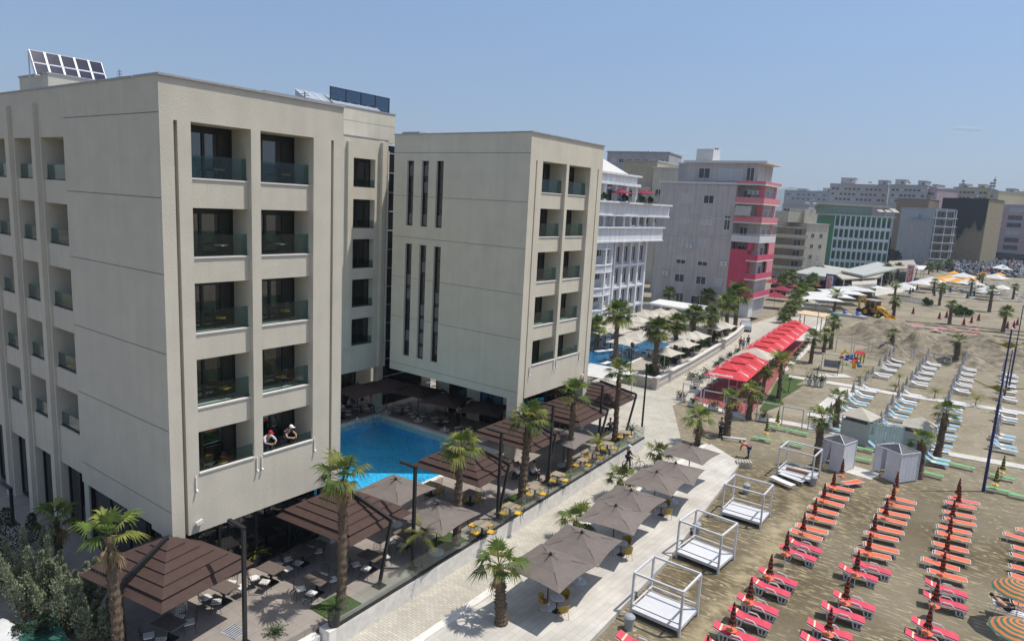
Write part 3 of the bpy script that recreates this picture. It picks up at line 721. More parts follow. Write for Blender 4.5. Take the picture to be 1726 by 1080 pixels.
def trunk_mesh(seed, taper=.8, n=11, rings=30):
    """unit trunk: height 1, radius 1 at mid; rough stubs where old leaves were cut"""
    r = random.Random(seed); mb = MB(); prof = []
    for k in range(rings+1):
        t = k/rings; rr = 1.18-.30*t + (.12 if k % 2 else -.06) + (.25*(1-t*6) if t < .16 else 0)
        prof.append((rr, t))
    mb.lathe(prof, n)
    for k in range(110):
        t = r.uniform(.03,1.0); a = r.uniform(0,6.28); rr = 1.12-.28*t; c, s = math.cos(a), math.sin(a)
        mb.add([(c*rr-s*.22, s*rr+c*.22, t-.012),(c*rr+s*.22, s*rr-c*.22, t-.012),(c*(rr+.55), s*(rr+.55), t+.028),(c*rr, s*rr, t+.02)], [(0,1,2),(0,2,3),(1,3,2)])
    return mb.mesh('trunk', [TRUNK])
CROWNS = [palm_crown(1,17,1.35,-.35), palm_crown(2,14,1.45,-.3), palm_crown(3,22,1.35,-.5), palm_crown(4,12,1.3,-.25), palm_crown(8,32,1.45,-.6)]
DEADS = [dead_skirt(1,6,1.0), dead_skirt(2,9,1.1), dead_skirt(3,4,.9)]
TRUNKS = [trunk_mesh(1), trunk_mesh(2), trunk_mesh(3)]
NP = [0]
def palm(px, py, cx, cy, z, label, cr=0, dead=0, r=.2, s=1.0, group=None, base=None, h=None, lean=None):
    """px,py: foot of the trunk in the photo; cx,cy: middle of the crown"""
    p = base or G(px, py, z); NP[0] += 1; i = NP[0]
    H = h if h is not None else max(.5, TOPZ(cx, cy, p)-p.z-.15*s)
    t = thing('palm_tree', label, 'palm tree', p, (i*2.399) % 6.28, group)
    if h is None and px is not None:            # small real lean towards the crown
        d = ray(cx, cy); k = (H+p.z-CAMH)/d.z; q = Vector((k*d.x, k*d.y, 0)) - Vector((p.x,p.y,0))
        q = Matrix.Rotation(-t.rotation_euler.z, 3, 'Z') @ q
        if q.length > H*.12: q = q.normalized()*H*.12
    else: q = Vector((0,0,0))
    o = obj('trunk', TRUNKS[i%3], t, scale=(r*.86, r*.86, H)); 
    o.rotation_euler = (-math.atan2(q.y, H), math.atan2(q.x, H), 0)
    top = Vector((q.x, q.y, H))
    obj('crown', CROWNS[cr], t, top, scale=s)
    if dead is not None: obj('dry_fronds', DEADS[dead], t, top, scale=s)
    return t
# palms along the glass balustrade of the terrace
gp = 'palms along the terrace balustrade'
palm(203,1122,185,903,0,'shaggy palm with one drooping yellow frond between grey-green shrubs and nearest brown canopy',3,1,.21,1.0,gp)
palm(575,1026,579,808,0,'tall palm with brown fronds beside the terrace steps, in front of the second brown canopy',1,1,.2,.95,gp)
palm(769,918,777,757,0,'tall palm between the two taupe terrace parasols and the third brown canopy',0,2,.21,1.0,gp)
palm(878,847,892,708,0,'tall palm with a bright low frond in front of the fourth brown canopy',0,1,.24,1.1,gp)
palm(958,796,968,664,0,'tall palm with an arching yellow frond in front of the fifth brown canopy',3,0,.2,1.05,gp)
palm(1036,743,1044,628,0,'last tall terrace palm near the end of the balustrade',0,2,.2,1.1,gp)
p = G(100,962); palm(None,None,0,0,0,'short ragged palm with dry fronds behind the grey-green shrubs by the hotel side wall',3,1,.17,.95,None,p,2.5)
gp = 'palms beside the taupe parasols'
palm(845,1050,840,953,-.82,'stocky palm in a square tree pit at the near end of the paved strip',1,0,.26,.95,gp)
for (x, y), lb in zip(((972,872),(1046,803),(1112,760)), ('low palm between the second and third taupe parasols','low palm between the fourth and fifth taupe parasols','low palm beyond the fifth taupe parasol')):
    q = G(x, y, .55); palm(None,None,0,0,0,lb,1,None,.22,.9,gp,Vector((q.x,q.y,-.82)),1.1)
gp = 'palms on the beach'
for a in ((1175,752,1179,708,'short palm on the sand beside the farthest taupe parasol',1,1,.22,1.05),
          (1224,736,1231,672,'palm the dark-clothed man stands beside, in front of the white goal frames',3,0,.3,.95),
          (1261,706,1270,660,'palm at the right end of the red marquee behind a white frame',2,1,.26,.95),
          (1281,680,1293,628,'palm with a brown withered ball crown beside the red marquee',4,1,.2,.62),
          (1312,672,1316,610,'green palm on the lawn beside the gap in the red marquee',1,0,.2,1.25),
          (1366,612,1374,570,'left palm of the pair behind the swing seat',2,0,.24,1.05),
          (1388,595,1391,563,'right palm of the pair behind the swing seat',2,0,.24,1.0),
          (1400,588,1405,543,'palm beside the far end of the red marquee near the pergola slab',2,0,.26,1.05),
          (1374,792,1386,704,'palm behind the left white changing cabin',3,1,.27,1.0),
          (1408,725,1411,671,'palm at the end of the white path in front of the blue loungers',3,1,.27,1.0),
          (1546,805,1553,743,'palm with drooping fronds to the right of the right white changing cabin',3,0,.33,1.0),
          (1580,768,1596,694,'leaning palm beside the right beige-roofed hut',3,1,.28,1.0),
          (1500,600,1506,563,'palm standing before the sand heap behind the white loungers',3,1,.28,1.0),
          (1610,615,1615,574,'palm with withered drooping fronds at the head of the third lounger row',3,1,.36,1.15),
          (1506,532,1508,507,'palm right of the yellow digger',2,0,.3,1.1),
          (1505,522,1509,479,'taller thin palm behind the yellow digger',2,None,.26,1.0),
          (1406,525,1411,496,'palm with spreading crown in front of the long white awning',1,None,.26,1.3),
          (1600,547,1602,513,'palm in the ploughed sand beside the folded red parasols',2,0,.32,1.05),
          (1667,526,1671,489,'palm on the bare sand with slender flared trunk',2,0,.34,1.1),
          (1690,560,1698,525,'umbrella-shaped palm with flat crown by the maroon parasols',4,None,.3,1.1),
          (1583,515,1587,483,'palm behind the blue railing on the far beach',2,None,.3,1.1),
          (1636,495,1637,475,'palm beside the crowded white parasols, near one',2,None,.3,1.0),
          (1573,494,1575,474,'palm with pink cloth around its trunk by the white parasols',2,None,.3,1.0),
          (1649,485,1650,466,'left palm of the far pair beyond the orange parasols',2,None,.3,1.0),
          (1654,484,1656,464,'right palm of the far pair beyond the orange parasols',2,None,.3,1.0),
          (1707,505,1710,483,'palm near the right edge among the far grey loungers',2,None,.3,1.0)):
    palm(a[0],a[1],a[2],a[3],BZ,a[4],a[5],a[6],a[7],a[8],gp)
gp = 'palms of the neighbouring hotel'
for a in ((1035,637,1040,528,'tall palm rising beside the near corner of the blue neighbouring pool',4,0,.26,1.35),
          (1103,632,1107,556,'palm with brown skirt at the near end of the white wall',4,1,.3,1.3),
          (1137,610,1140,545,'second palm along the white wall',4,1,.28,1.2),
          (1166,592,1169,530,'third palm along the white wall, the tallest crown of the middle cluster',4,1,.28,1.3),
          (1194,583,1198,530,'fourth palm along the white wall with brown hanging fronds',4,1,.28,1.2),
          (1224,566,1219,510,'left palm of the tall pair in front of the grey apartment block',4,None,.3,1.4),
          (1238,558,1243,494,'right palm of the tall pair in front of the pink balconies',4,0,.32,1.7),
          (1126,525,1127,493,'palm against the grey wall behind the white canopy roofs',4,None,.24,1.1),
          (1190,530,1191,498,'palm against the grey wall, half hidden by the tall pair',4,0,.26,1.3),
          (1003,590,1005,548,'palm half hidden behind the corner of the far cream hotel wing',4,0,.24,1.2)):
    palm(a[0],a[1],a[2],a[3],-.02,a[4],a[5],a[6],a[7],a[8],gp)
gp = 'palms along the promenade beyond the marquee'
for k, (x, y, cx, cy, s) in enumerate(((1321,545,1322,530,1.0),(1330,540,1331,519,1.1),(1338,532,1341,505,1.2),(1346,520,1352,488,1.3),(1360,508,1362,481,1.3),(1366,500,1371,470,1.3),(1330,490,1332,463,1.3),(1318,500,1316,470,1.2),
        (1425,478,1427,466,1.2),(1440,480,1441,466,1.2),(1456,476,1457,462,1.2),(1493,476,1494,452,1.3),(1512,470,1514,450,1.3),(1598,455,1600,443,1.6),(1580,458,1582,446,1.6),(1565,462,1567,450,1.5))):
    palm(x,y,cx,cy,-.95,'bushy green palm %s along the far promenade counted from the marquee' % ORD[k],4,None,.24,s*1.15,gp)

def feather_palm(name, label, loc, n, L, h, m=FROND2, grp=None, leaflets=14, wd=.035, el0=1.3, el1=.1, cat='plant', stem=True):
    t = thing(name, label, cat, loc, random.Random(label).uniform(0,6), grp); r = random.Random(label); mb = MB()
    for i in range(n):
        az = i*2.4+r.uniform(-.3,.3); el = el0-(el0-el1)*i/max(1,n-1); p = Vector((0,0,h)); l = L*r.uniform(.8,1.1)
        pts = []
        for k in range(7):
            e = el - (k/6)*1.1; pts.append(p.copy()); p = p + Vector((math.cos(az)*math.cos(e), math.sin(az)*math.cos(e), math.sin(e)))*l/6
        for a, b in zip(pts, pts[1:]): mb.bar(a, b, .02, .015)
        sd = Vector((-math.sin(az), math.cos(az), 0))
        for k in range(leaflets):
            u = .15+.85*k/leaflets; j = min(5, int(u*6)); a = pts[j]+(pts[j+1]-pts[j])*(u*6-j) if j < 6 else pts[6]
            d = (pts[j+1]-pts[j]).normalized()
            for sg in (-1, 1):
                tip = a + (sd*sg*.8+d*.5+Vector((0,0,-.25)))*l*.28*(1-.5*u)
                mb.add([a, a+d*wd*1.5, tip], [(0,1,2)])
    mb.build('leaves', m, t)
    if stem: q = MB(); q.tube((0,0,0),(0,0,h),.05,.035,7); q.build('stem', STEM, t)
    return t
p = G(711,956); feather_palm('young_palm', 'slender yellow-green feathery palm by the balustrade beside the second lamp post', p, 13, 1.35, 1.7, FROND2)
p = G(1005,776); feather_palm('young_palm', 'slender green feathery palm beside the fifth lamp post', p, 11, 1.2, 1.3, FROND2)
p = G(1064,735); feather_palm('yucca', 'dense dark yucca bush at the far end of the balustrade', p, 34, .95, .45, LEAF, None, 4, .03, 1.4, .1)
p = G(846,722); feather_palm('young_palm', 'feathery palm in the shade at the corner of the far hotel wing', p, 10, 1.2, 1.3, FROND)
p = G(741,690); feather_palm('young_palm', 'feathery palm in the shade against the side wall of the far hotel wing', p, 10, 1.2, 1.9, FROND)
def potted(name, label, loc, pr, ph, potm, pl, n, L, leafm, grp=None):
    t = feather_palm(name, label, loc, n, L, ph, leafm, grp, 5, .03, 1.4, .15, 'potted plant', False)
    q = MB(); q.lathe([(pr*.75,0),(pr,ph),(pr*.9,ph),(pr*.85,ph-.04)], 12); q.build('pot', potm, t); return t
potted('potted_plant', 'spiky palm in a black pot under the edge of the nearest brown canopy', G(431,952), .32, .6, BLACK, 0, 22, .75, FROND2)
potted('potted_plant', 'yucca in a black pot by the ground floor window', G(500,925), .25, .5, BLACK, 0, 16, .7, LEAF)
potted('potted_plant', 'yucca in a tall black pot at the head of the terrace steps', G(563,1052), .3, .75, BLACK, 0, 18, .7, LEAF)
potted('potted_plant', 'agave in a low planter in front of the terrace steps', G(464,1078,-.3), .3, .3, BLACK, 0, 22, .6, LEAF)

def shrub(label, loc, cones, m, seed, leafn=1500, ls=.09, name='shrub'):
    """leafy shrub made of upright plumes: cones = (dx, dy, height, radius)"""
    t = thing(name, label, 'shrub', loc); r = random.Random(seed); lf = MB(); st = MB()
    for dx, dy, h, rad_ in cones:
        st.tube((dx*.35,dy*.35,0),(dx,dy,h*.85),.05,.015,5)
        for k in range(leafn):
            u = r.random()**.8; z = h*(.06+.94*u); rr = rad_*(1-u)**.6*(r.random()**.5)*(1+.3*math.sin(z*7+dx*3)); a = r.uniform(0,6.283)
            c = Vector((dx*u**.5+rr*math.cos(a), dy*u**.5+rr*math.sin(a), z)); n_ = Vector((r.gauss(0,1),r.gauss(0,1),r.gauss(0,1))).normalized()
            d = (Vector((math.cos(a)*.5,math.sin(a)*.5,1))+n_*.6).normalized(); s = d.cross(n_).normalized()*ls*.32; L = ls*r.uniform(.7,1.6)
            lf.add([c, c+d*L*.5+s, c+d*L, c+d*L*.5-s], [(0,1,2,3)])
    lf.build('foliage', m, t); st.build('stem', STEM, t); return t
def cone_set(seed, n, R, h0, h1, r0, r1):
    r = random.Random(seed); return [(r.uniform(-R,R), r.uniform(-R,R), r.uniform(h0,h1), r.uniform(r0,r1)) for _ in range(n)]
shrub('grey-green plumed shrub, the tallest at the left beside the hotel terrace', G(60,1040,0), cone_set(1,15,1.1,2.2,3.7,.36,.55), LEAFG, 1, 900)
shrub('bright grey-green shrub right of the tallest one, against the shaggy palm trunk', G(118,1060,0), cone_set(2,15,1.1,1.8,3.1,.34,.5), LEAFG, 2, 900)
shrub('low silvery shrub at the foot of the shaggy palm trunk', G(168,1090,0), cone_set(3,9,.8,1.4,2.3,.3,.45), LEAFG, 3, 900)
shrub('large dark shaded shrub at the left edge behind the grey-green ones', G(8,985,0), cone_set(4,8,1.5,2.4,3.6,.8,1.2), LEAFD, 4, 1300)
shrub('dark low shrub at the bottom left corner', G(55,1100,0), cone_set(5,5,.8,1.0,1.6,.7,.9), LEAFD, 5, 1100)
# lower left: a pale cover and a green awning at the frame edge
t = thing('vehicle_cover', 'crumpled pale sheet at the bottom left corner below the shrubs', 'cover', G(-5,1085,.6)+Vector((0,0,-.6)))
mb = MB(); random.seed(9); N = 12; vs = []; fs = []
for j in range(N+1):
    for i in range(N+1):
        u = i/N*2-1; v = j/N*2-1; vs.append((u*1.1, v*.9, 1.25*(1-.5*u**4)*(1-.6*v**4)+random.uniform(-.06,.06)-(1.0 if max(abs(u),abs(v)) > .95 else 0)))
for j in range(N):
    for i in range(N): a = j*(N+1)+i; fs.append((a,a+1,a+N+2,a+N+1))
mb.add(vs, fs); mb.build('sheet', WHITEC, t, True)
q = MB(); q.box(-1.0,-.8,0,1.0,.8,.25); q.build('base', BLACK, t)
t = thing('awning', 'dark green glass awning at the bottom left edge under the shrubs', 'awning', G(75,1078,1.0)+Vector((0,0,-1.0)))
q = MB(); q.obox((0,0,1.0),(3.2,1.3,.05),rad(-8)); q.build('canopy', mat('green_glass', (.03,.10,.075), .2, .1), t)
q = MB(); [q.bar((x,y,0),(x,y,1.0),.06) for x in (-1.4,1.4) for y in (-.5,.5)]; q.build('post', BLACK, t)
# small beach plants
gp = 'small palms between the lounger rows'
for k, (x, y, L, h) in enumerate(((1509,659,1.0,.5),(1514,650,.8,1.1),(1575,671,1.1,.7),(1644,684,1.1,.7),(1462,636,.9,.6),(1447,642,.7,.4))):
    feather_palm('cycad', ['low cycad at the gap in the white path','taller cycad just behind the low one at the path gap','cycad on the white path before the third lounger row','cycad on the white path left of the blue poles','cycad among the grey parasols nearest the playground','smallest cycad at the end of the first lounger row'][k], G(x, y, BZ), 16, L, h, FROND2, gp, 10, .03, 1.2, .05)
gp = 'planters round the red marquee'
def planter(label, x, y, long=True, flower=None, h=.35, s=1.0):
    p = G(x, y, -1.0); t = thing('planter', label, 'planter', p, rad(12), gp); q = MB()
    if long: q.box(-.5,-.2,0,.5,.2,h)
    else: q.lathe([(.22,0),(.28,h),(.24,h)], 10)
    q.build('trough', WHITEP, t); r = random.Random(label); lf = MB()
    for k in range(150):
        c = Vector((r.gauss(0,.22 if long else .14)*s, r.gauss(0,.13)*s, h+abs(r.gauss(0,.25))*s)); n_ = Vector((r.gauss(0,1),r.gauss(0,1),r.gauss(0,1))).normalized(); d = n_.orthogonal().normalized()
        lf.add([c, c+d*.1+n_.cross(d)*.05, c+d*.22, c+d*.1-n_.cross(d)*.05], [(0,1,2,3)])
    lf.build('foliage', LEAF, t)
    if flower:
        fl = MB()
        for k in range(60):
            c = Vector((r.gauss(0,.22)*s, r.gauss(0,.13)*s, h+abs(r.gauss(0,.22))*s+.05)); n_ = Vector((r.gauss(0,1),r.gauss(0,1),r.gauss(0,1))).normalized(); d = n_.orthogonal().normalized()
            fl.add([c, c+d*.05+n_.cross(d)*.05, c+d*.1, c+d*.05-n_.cross(d)*.05], [(0,1,2,3)])
        fl.build('flowers', flower, t)
planter('white trough of magenta flowers at the marquee corner nearest the wall', 1165, 641, True, PINKF, .4, 1.3)
planter('white trough with a leafy green bush beside the magenta flowers', 1178, 645, True, None, .4, 1.3)
planter('white trough with a tall green bush behind the magenta flowers', 1190, 637, True, None, .5, 1.5)
planter('white trough with red blooms at the left end of the goal frames', 1148, 675, True, REDC, .4, 1.2)
planter('white trough with a small bush under the first white frame', 1168, 684, True, None, .35, 1.0)
planter('white trough with a round bush under the second white frame', 1202, 690, True, None, .35, 1.2)
planter('white trough with flowers right of the man in dark clothes', 1238, 698, True, None, .35, 1.2)
planter('white trough with a bush and pink flowers below the lawn frame', 1286, 709, True, PINKF, .35, 1.2)
planter('pink flowering trough inside the first white frame by the marquee', 1170, 662, True, PINKF, .5, 1.2)
planter('white trough of dark pink flowers at the right marquee corner', 1279, 656, True, PINKF, .45, 1.1)
for k, (x, y) in enumerate(((1216,612),(1208,620),(1230,604),(1243,597))): planter('%s small bush counted along the promenade side of the marquee' % ORD[k], x, y, True, None, .35, 1.0)
for k, (x, y) in enumerate(((1364,648),(1375,650),(1385,651))): planter(['left pale tub with the tallest bush at the lawn corner','middle pale tub with a dense bush at the lawn corner','right pale tub with a low bush at the lawn corner'][k], x, y, False, None, .6, [2.2,1.9,1.4][k])
for k, (x, y) in enumerate(((1340,605),(1346,598),(1352,592),(1358,585))): planter('%s round shrub pot along the beach side of the far marquee' % ORD[k], x, y, False, None, .5, 1.3)
for k, (x, y, h) in enumerate(((1329,661,1.4),(1314,677,1.2),(1411,633,1.6),(1376,640,1.3))):
    feather_palm('young_tree', ['thin young tree in a dark pot on the lawn','small young tree in a dark pot at the near lawn edge','thin young tree in a dark pot on the white slab by the swing seat','leafy sapling behind the pale tubs'][k], G(x,y,BZ), 12, .7, h, LEAF, 'saplings on the lawn', 8, .04)

# ---------------------------------------------------------------- terrace canopies, parasols, lamps
def tier_canopy(W, D, H, n=6, m=BROWN):
    """square stepped canopy: n sloped tiers with open slits, lowest edge at z=0"""
    mb = MB()
    for k in range(n):
        a = 1-k/n; b = 1-(k+1)/n
        zo = H*(1-a)**.9*1.0; zi = H*(1-b)**.9 - .02
        if b < .01: b = .004
        ao = min(1, a+.035); lo = zo+(.06 if k else 0)
        C1 = [(sx*W/2*ao, sy*D/2*ao, lo) for sx, sy in ((-1,-1),(1,-1),(1,1),(-1,1))]; C2 = [(sx*W/2*b, sy*D/2*b, zi+(.06 if k else .02)) for sx, sy in ((-1,-1),(1,-1),(1,1),(-1,1))]
        th = .02
        vs = C1+C2+[(x,y,z-th) for x,y,z in C1]+[(x,y,z-th) for x,y,z in C2]
        fs = []
        for i in range(4):
            j = (i+1)%4; fs += [(i,j,4+j,4+i),(8+j,8+i,12+i,12+j),(i,8+i,8+j,j)]
        fs += [(4,5,6,7)] if k == n-1 else []
        mb.add(vs, fs)
    return mb
def brown_canopy(label, c, rz, post, elbow, W=5.0, D=4.3):
    t = thing('cantilever_canopy', label, 'parasol', (c[0],c[1],0), rz, 'stepped brown canopies on the terrace')
    o = tier_canopy(W, D, 1.25).build('canopy', BROWN, t, loc=(0,0,2.55))
    R = Matrix.Rotation(-rz, 3, 'Z'); P = R @ (Vector(post)-Vector((c[0],c[1],0))); E = R @ (Vector(elbow)-Vector((c[0],c[1],0)))
    q = MB(); q.bar(P, E, .13); q.build('post', BLACK, t)
    q = MB(); q.bar(E, (0,0,3.92), .13, .17); q.bar((0,0,3.92),(0,0,3.3),.08); q.build('arm', BLACK, t)
    q = MB(); q.obox((P.x,P.y,.02),(.5,.5,.04)); q.build('base_plate', BLACK, t)
    q = MB()
    for sx, sy in ((-1,-1),(1,-1),(1,1),(-1,1)): q.bar((0,0,3.66),(sx*W/2*.96,sy*D/2*.96,2.57),.04)
    q.build('rib', BLACK, t)
for k, (c, rz, po, el) in enumerate((((-26.1,13.15),rad(9),(-25.82,11.2,0),(-25.5,11.0,3.05)),((-24.75,21.15),rad(5),(-21.87,20.83,0),(-21.85,21.5,3.05)),((-24.5,30.2),rad(3),(-21.9,30.0,0),(-22.0,31.0,3.05)),
        ((-25.4,36.7),rad(2),(-22.75,36.3,0),(-22.85,37.3,3.05)),((-25.75,43.3),rad(2),(-23.1,43.6,0),(-23.15,45.1,3.05)),((-26.2,49.2),rad(2),(-23.6,49.4,0),(-23.5,50.6,3.05)))):
    brown_canopy(['nearest stepped brown canopy, its black arm on the near side, below the hotel corner','second stepped brown canopy from the front, beside the ground floor windows','third stepped brown canopy from the front, overlapping the swimming pool',
        'fourth stepped brown canopy from the front, beyond the pool corner','fifth stepped brown canopy from the front, under the far hotel wing','farthest stepped brown canopy, at the end of the terrace'][k], c, rz, po, el)
def parasol_mesh(W, H, drop=.0, m=TAUPE):
    mb = MB(); th = .02; n = 6; vs = []; fs = []
    ring = []
    for i in range(4):
        a = Vector(((-1,1,1,-1)[i], (-1,-1,1,1)[i])); b = Vector(((-1,1,1,-1)[(i+1)%4], (-1,-1,1,1)[(i+1)%4]))
        for k in range(n):
            t = k/n; p = a.lerp(b, t); s = 1-.05*math.sin(math.pi*t)
            ring.append((p.x*W/2*s, p.y*W/2*s, -.0+.05*math.sin(math.pi*t)))
    N = len(ring)
    for f in (1, .5, .08): vs += [(x*f, y*f, z*f+H*(1-f)-.07*math.sin(math.pi*f)) for x, y, z in ring]
    vs.append((0,0,H))
    for r_ in range(2):
        for i in range(N): fs.append((r_*N+i, r_*N+(i+1)%N, (r_+1)*N+(i+1)%N, (r_+1)*N+i))
    for i in range(N): fs.append((2*N+i, 2*N+(i+1)%N, 3*N))
    k = len(vs); vs += [(x,y,z-th) for x,y,z in vs]; fs += [tuple(reversed([q+k for q in f])) for f in fs]
    fs += [((i+1)%N, i, i+k, (i+1)%N+k) for i in range(N)]
    mb.add(vs, fs); return mb
def parasol_proto(name, label, W, H, zc, m, base=True, cap=True, pole=BLACK, valance=0):
    t = thing(name, label, 'parasol'); parasol_mesh(W, H).build('canopy', m, t, loc=(0,0,zc))
    q = MB(); q.tube((0,0,.02),(0,0,zc+H*.98),.035); q.build('pole', pole, t)
    if base: q = MB(); q.lathe([(.42,0),(.42,.07),(.12,.11),(.06,.3)], 16); q.build('base', WHITEP, t)
    q = MB()
    for sx, sy in ((-1,-1),(1,-1),(1,1),(-1,1)): q.bar((0,0,zc+H-.12),(sx*W/2*.93,sy*W/2*.93,zc+.01),.03)
    q.build('rib', pole, t)
    if cap:
        q = MB(); q.lathe([(.09,0),(.07,.08),(.02,.14)], 8, 0, (0,0,zc+H))
        for a in range(4): q.bar((0,0,zc+H+.04),(.45*math.cos(a*1.57),.45*math.sin(a*1.57),zc+H-.12),.02)
        q.build('finial', BLACK, t)
    return t
TP = Proto(parasol_proto('square_parasol', 'taupe', 3.2, .62, 2.05, TAUPE))
gp = 'taupe parasols on the paved strip'
lb = ['nearest taupe square parasol over the yellow chairs','second taupe square parasol from the front','third taupe square parasol from the front','fourth taupe square parasol from the front','fifth taupe square parasol from the front',
      'sixth taupe square parasol from the front','farthest taupe square parasol, at the end of the paved strip']
PU = [(928,935),(981,898),(1038,853),(1064,827),(1107,796),(1139,781),(1165,750)]
PUW = []
for k, (x, y) in enumerate(PU):
    p = G(x, y, 1.82); PUW.append(p); TP.put((p.x, p.y, -.82), rad(3+(-4,3,5,-2,1,6,-5)[k]), lb[k], None, gp)
gp = 'taupe parasols on the terrace'
for k, (x, y) in enumerate(((667,808),(738,850),(953,724))):
    p = G(x, y, 2.65); r = TP.put((p.x,p.y,0), rad(4), ['taupe square parasol at the pool edge','taupe square parasol between the pool and the second lamp post','taupe square parasol under the fourth brown canopy'][k], None, gp)
BP = Proto(parasol_proto('square_parasol', 'brown', 3.3, .6, 2.45, BROWND))
gp = 'plain brown parasols in the shaded courtyard'
for k, (x, y) in enumerate(((603,648),(652,638),(706,649),(752,663),(817,677))):
    p = G(x, y, 3.0); BP.put((p.x,p.y,0), rad(5*k), ['plain brown parasol farthest left in the courtyard, over the seated diners','second plain brown parasol in the courtyard corner','third plain brown parasol along the far wing side wall','fourth plain brown parasol along the far wing side wall','plain brown parasol half in sunlight at the far wing corner'][k], None, gp)
def lamp_post(label, base, top, arm):
    h = TOPZ(top[0], top[1], base); t = thing('lamp_post', label, 'lamp post', base, 0, 'black lamp posts of the terrace')
    q = MB(); q.bar((0,0,0),(0,0,h),.14); q.build('post', BLACK, t)
    q = MB(); q.bar((.07,0,h),(-arm,-.0,h),.16,.10); q.build('arm', BLACK, t)
    q = MB(); q.box(-arm,-.07,h-.065,-arm+.5,.07,h-.05); q.build('diffuser', mat('lamp_diffuser', (.5,.5,.46), .4, .05), t)
    q = MB(); q.box(-.2,-.2,0,.2,.2,.03); q.build('base_plate', BLACK, t)
for k, (b, tp) in enumerate((((413,1083),(411,889)),((695,957),(702,787)),((838,875),(848,729)),((924,818),(937,684)),((1008,754),(1016,650)))):
    lamp_post(['black lamp post in front of the ground floor windows','black lamp post beside the feathery yellow-green palm','black lamp post beside the third brown canopy','black lamp post between the two palms by the fourth canopy','black lamp post before the fifth brown canopy'][k], G(*b), tp, 1.0)
lamp_post('black lamp post in the shade at the far left beside the hotel side wall', Vector((-40.4,12.3,0)), (27,822), 1.2)
t = thing('lamp_post', 'straight black lamp post with lantern at the end of the balustrade', 'lamp post', G(1082,719)); h = TOPZ(1091,620,t.location)
q = MB(); q.tube((0,0,0),(0,0,h),.09,.07,8); q.build('post', BLACK, t); q = MB(); q.lathe([(.06,0),(.16,.08),(.2,.3),(.08,.38)],8,0,(0,0,h)); q.build('lantern', BLACK, t)
t = thing('lamp_post', 'old-style black lantern post beside the neighbouring pool', 'lamp post', G(1061,640,-.02)); h = TOPZ(1066,584,t.location)
q = MB(); q.tube((0,0,0),(0,0,h),.08,.06,8); q.build('post', BLACK, t); q = MB(); q.lathe([(.06,0),(.2,.1),(.24,.35),(.08,.5)],8,0,(0,0,h)); q.build('lantern', BLACK, t)
# balustrade along the terrace
t = thing('glass_balustrade', 'long clear glass balustrade on the low white stone wall between terrace and promenade', 'balustrade', (-21.0,17.5,0))
L = math.hypot(1.05, 32); t.rotation_euler.z = math.atan2(32, -1.05)
q = MB(); q.box(0,-.13,-1.0,L,.13,-.06); q.build('parapet', WALLB, t)
q = MB(); q.box(0,-.11,-.06,L,.0,.05); q.build('rail', BLACK, t)
n = 21
for i in range(n):
    q = MB(); q.box(i*L/n+.015,-.03,.05,(i+1)*L/n-.015,-.014,.98); q.build('pane', CLEARG, t)
q = MB(); q.box(-.4,-.13,-1.0,0,.5,-.04); q.build('end_pier', WALLB, t)
sm = brick('wall_panels', (.78,.75,.70), (.70,.66,.60), (.5,.46,.41), .6, 1.2, msize=.012, noise=.3)
t.children[0].data.materials[0] = sm
t = thing('floor_grate', 'dark metal grate set in the terrace floor beside the first lamp post', 'grate', G(395,1064)); q = MB(); q.obox((0,0,.008),(.9,.7,.016),rad(10)); q.build('plate', GREYM, t); q = MB()
for i in range(7): q.obox((-.36+i*.12,0,.02),(.03,.62,.012),rad(10))
q.build('bar', BLACK, t)
q = MB()
t = thing('pool_ladder', 'chrome ladder at the far corner of the pool', 'ladder', G(634,702)); CH = mat('chrome', (.6,.6,.62), .15, .05, metal=1)
for x in (-.25,.25): q.path([(x,.3,0),(x,.3,.7),(x,.1,.85),(x,-.15,.7),(x,-.15,-.8)], .022)
q.build('rail', CH, t); q = MB(); [q.bar((-.25,-.15,z),(.25,-.15,z),.05) for z in (-.2,-.45,-.7)]; q.build('step', CH, t)
# ---------------------------------------------------------------- tables and chairs
def wire_chair(name, label, cush, frame=BLACK):
    t = thing(name, label, 'chair')
    lg = MB()
    for x, y in ((-.2,-.2),(.2,-.2),(.2,.22),(-.2,.22)):
        q = MB(); q.tube((x*.8,y*.8,.42),(x*1.15,y*1.15,0),.012,.01,5); q.build('leg', frame, t)
    s = MB()
    for i in range(6): s.bar((-.22+.088*i,-.22,.43),(-.22+.088*i,.22,.43),.008)
    for i in range(5): s.bar((-.22,-.22+.11*i,.43),(.22,-.22+.11*i,.43),.008)
    s.build('seat', frame, t)
    b = MB()
    def bp(u, v): a = (u-.5)*2.0; return (math.sin(a)*.26, .22+.05*v-.12*(abs(u-.5)*2)**2+.08, .45+.42*v*(1-.25*(2*u-1)**2))
    for i in range(7): b.path([bp(i/6, v/3) for v in range(4)], .007, 4)
    for v in range(4): b.path([bp(i/6, v/3) for i in range(7)], .007 if v < 3 else .011, 4)
    b.build('backrest', frame, t)
    c = MB(); c.box(-.2,-.2,.44,.2,.2,.49); c.build('cushion', cush, t)
    return t
def dtable(name, label, top, w=.8, d=.8):
    t = thing(name, label, 'table')
    q = MB(); q.box(-w/2,-d/2,.71,w/2,d/2,.75); q.build('tabletop', top, t)
    q = MB(); q.bar((0,0,.03),(0,0,.71),.09); q.box(-.25,-.25,0,.25,.25,.03); q.build('pedestal', BLACK, t)
    return t
WC = Proto(wire_chair('wire_chair', 'chair', CUSH)); YC = Proto(wire_chair('wire_chair', 'chair', YEL))
DT = Proto(dtable('dining_table', 'table', WOODT, 1.15, .8)); LT = Proto(dtable('dining_table', 'table', WOODL, .75, .75))
SIDE = ['sea-side','pool-side','near-side','far-side']
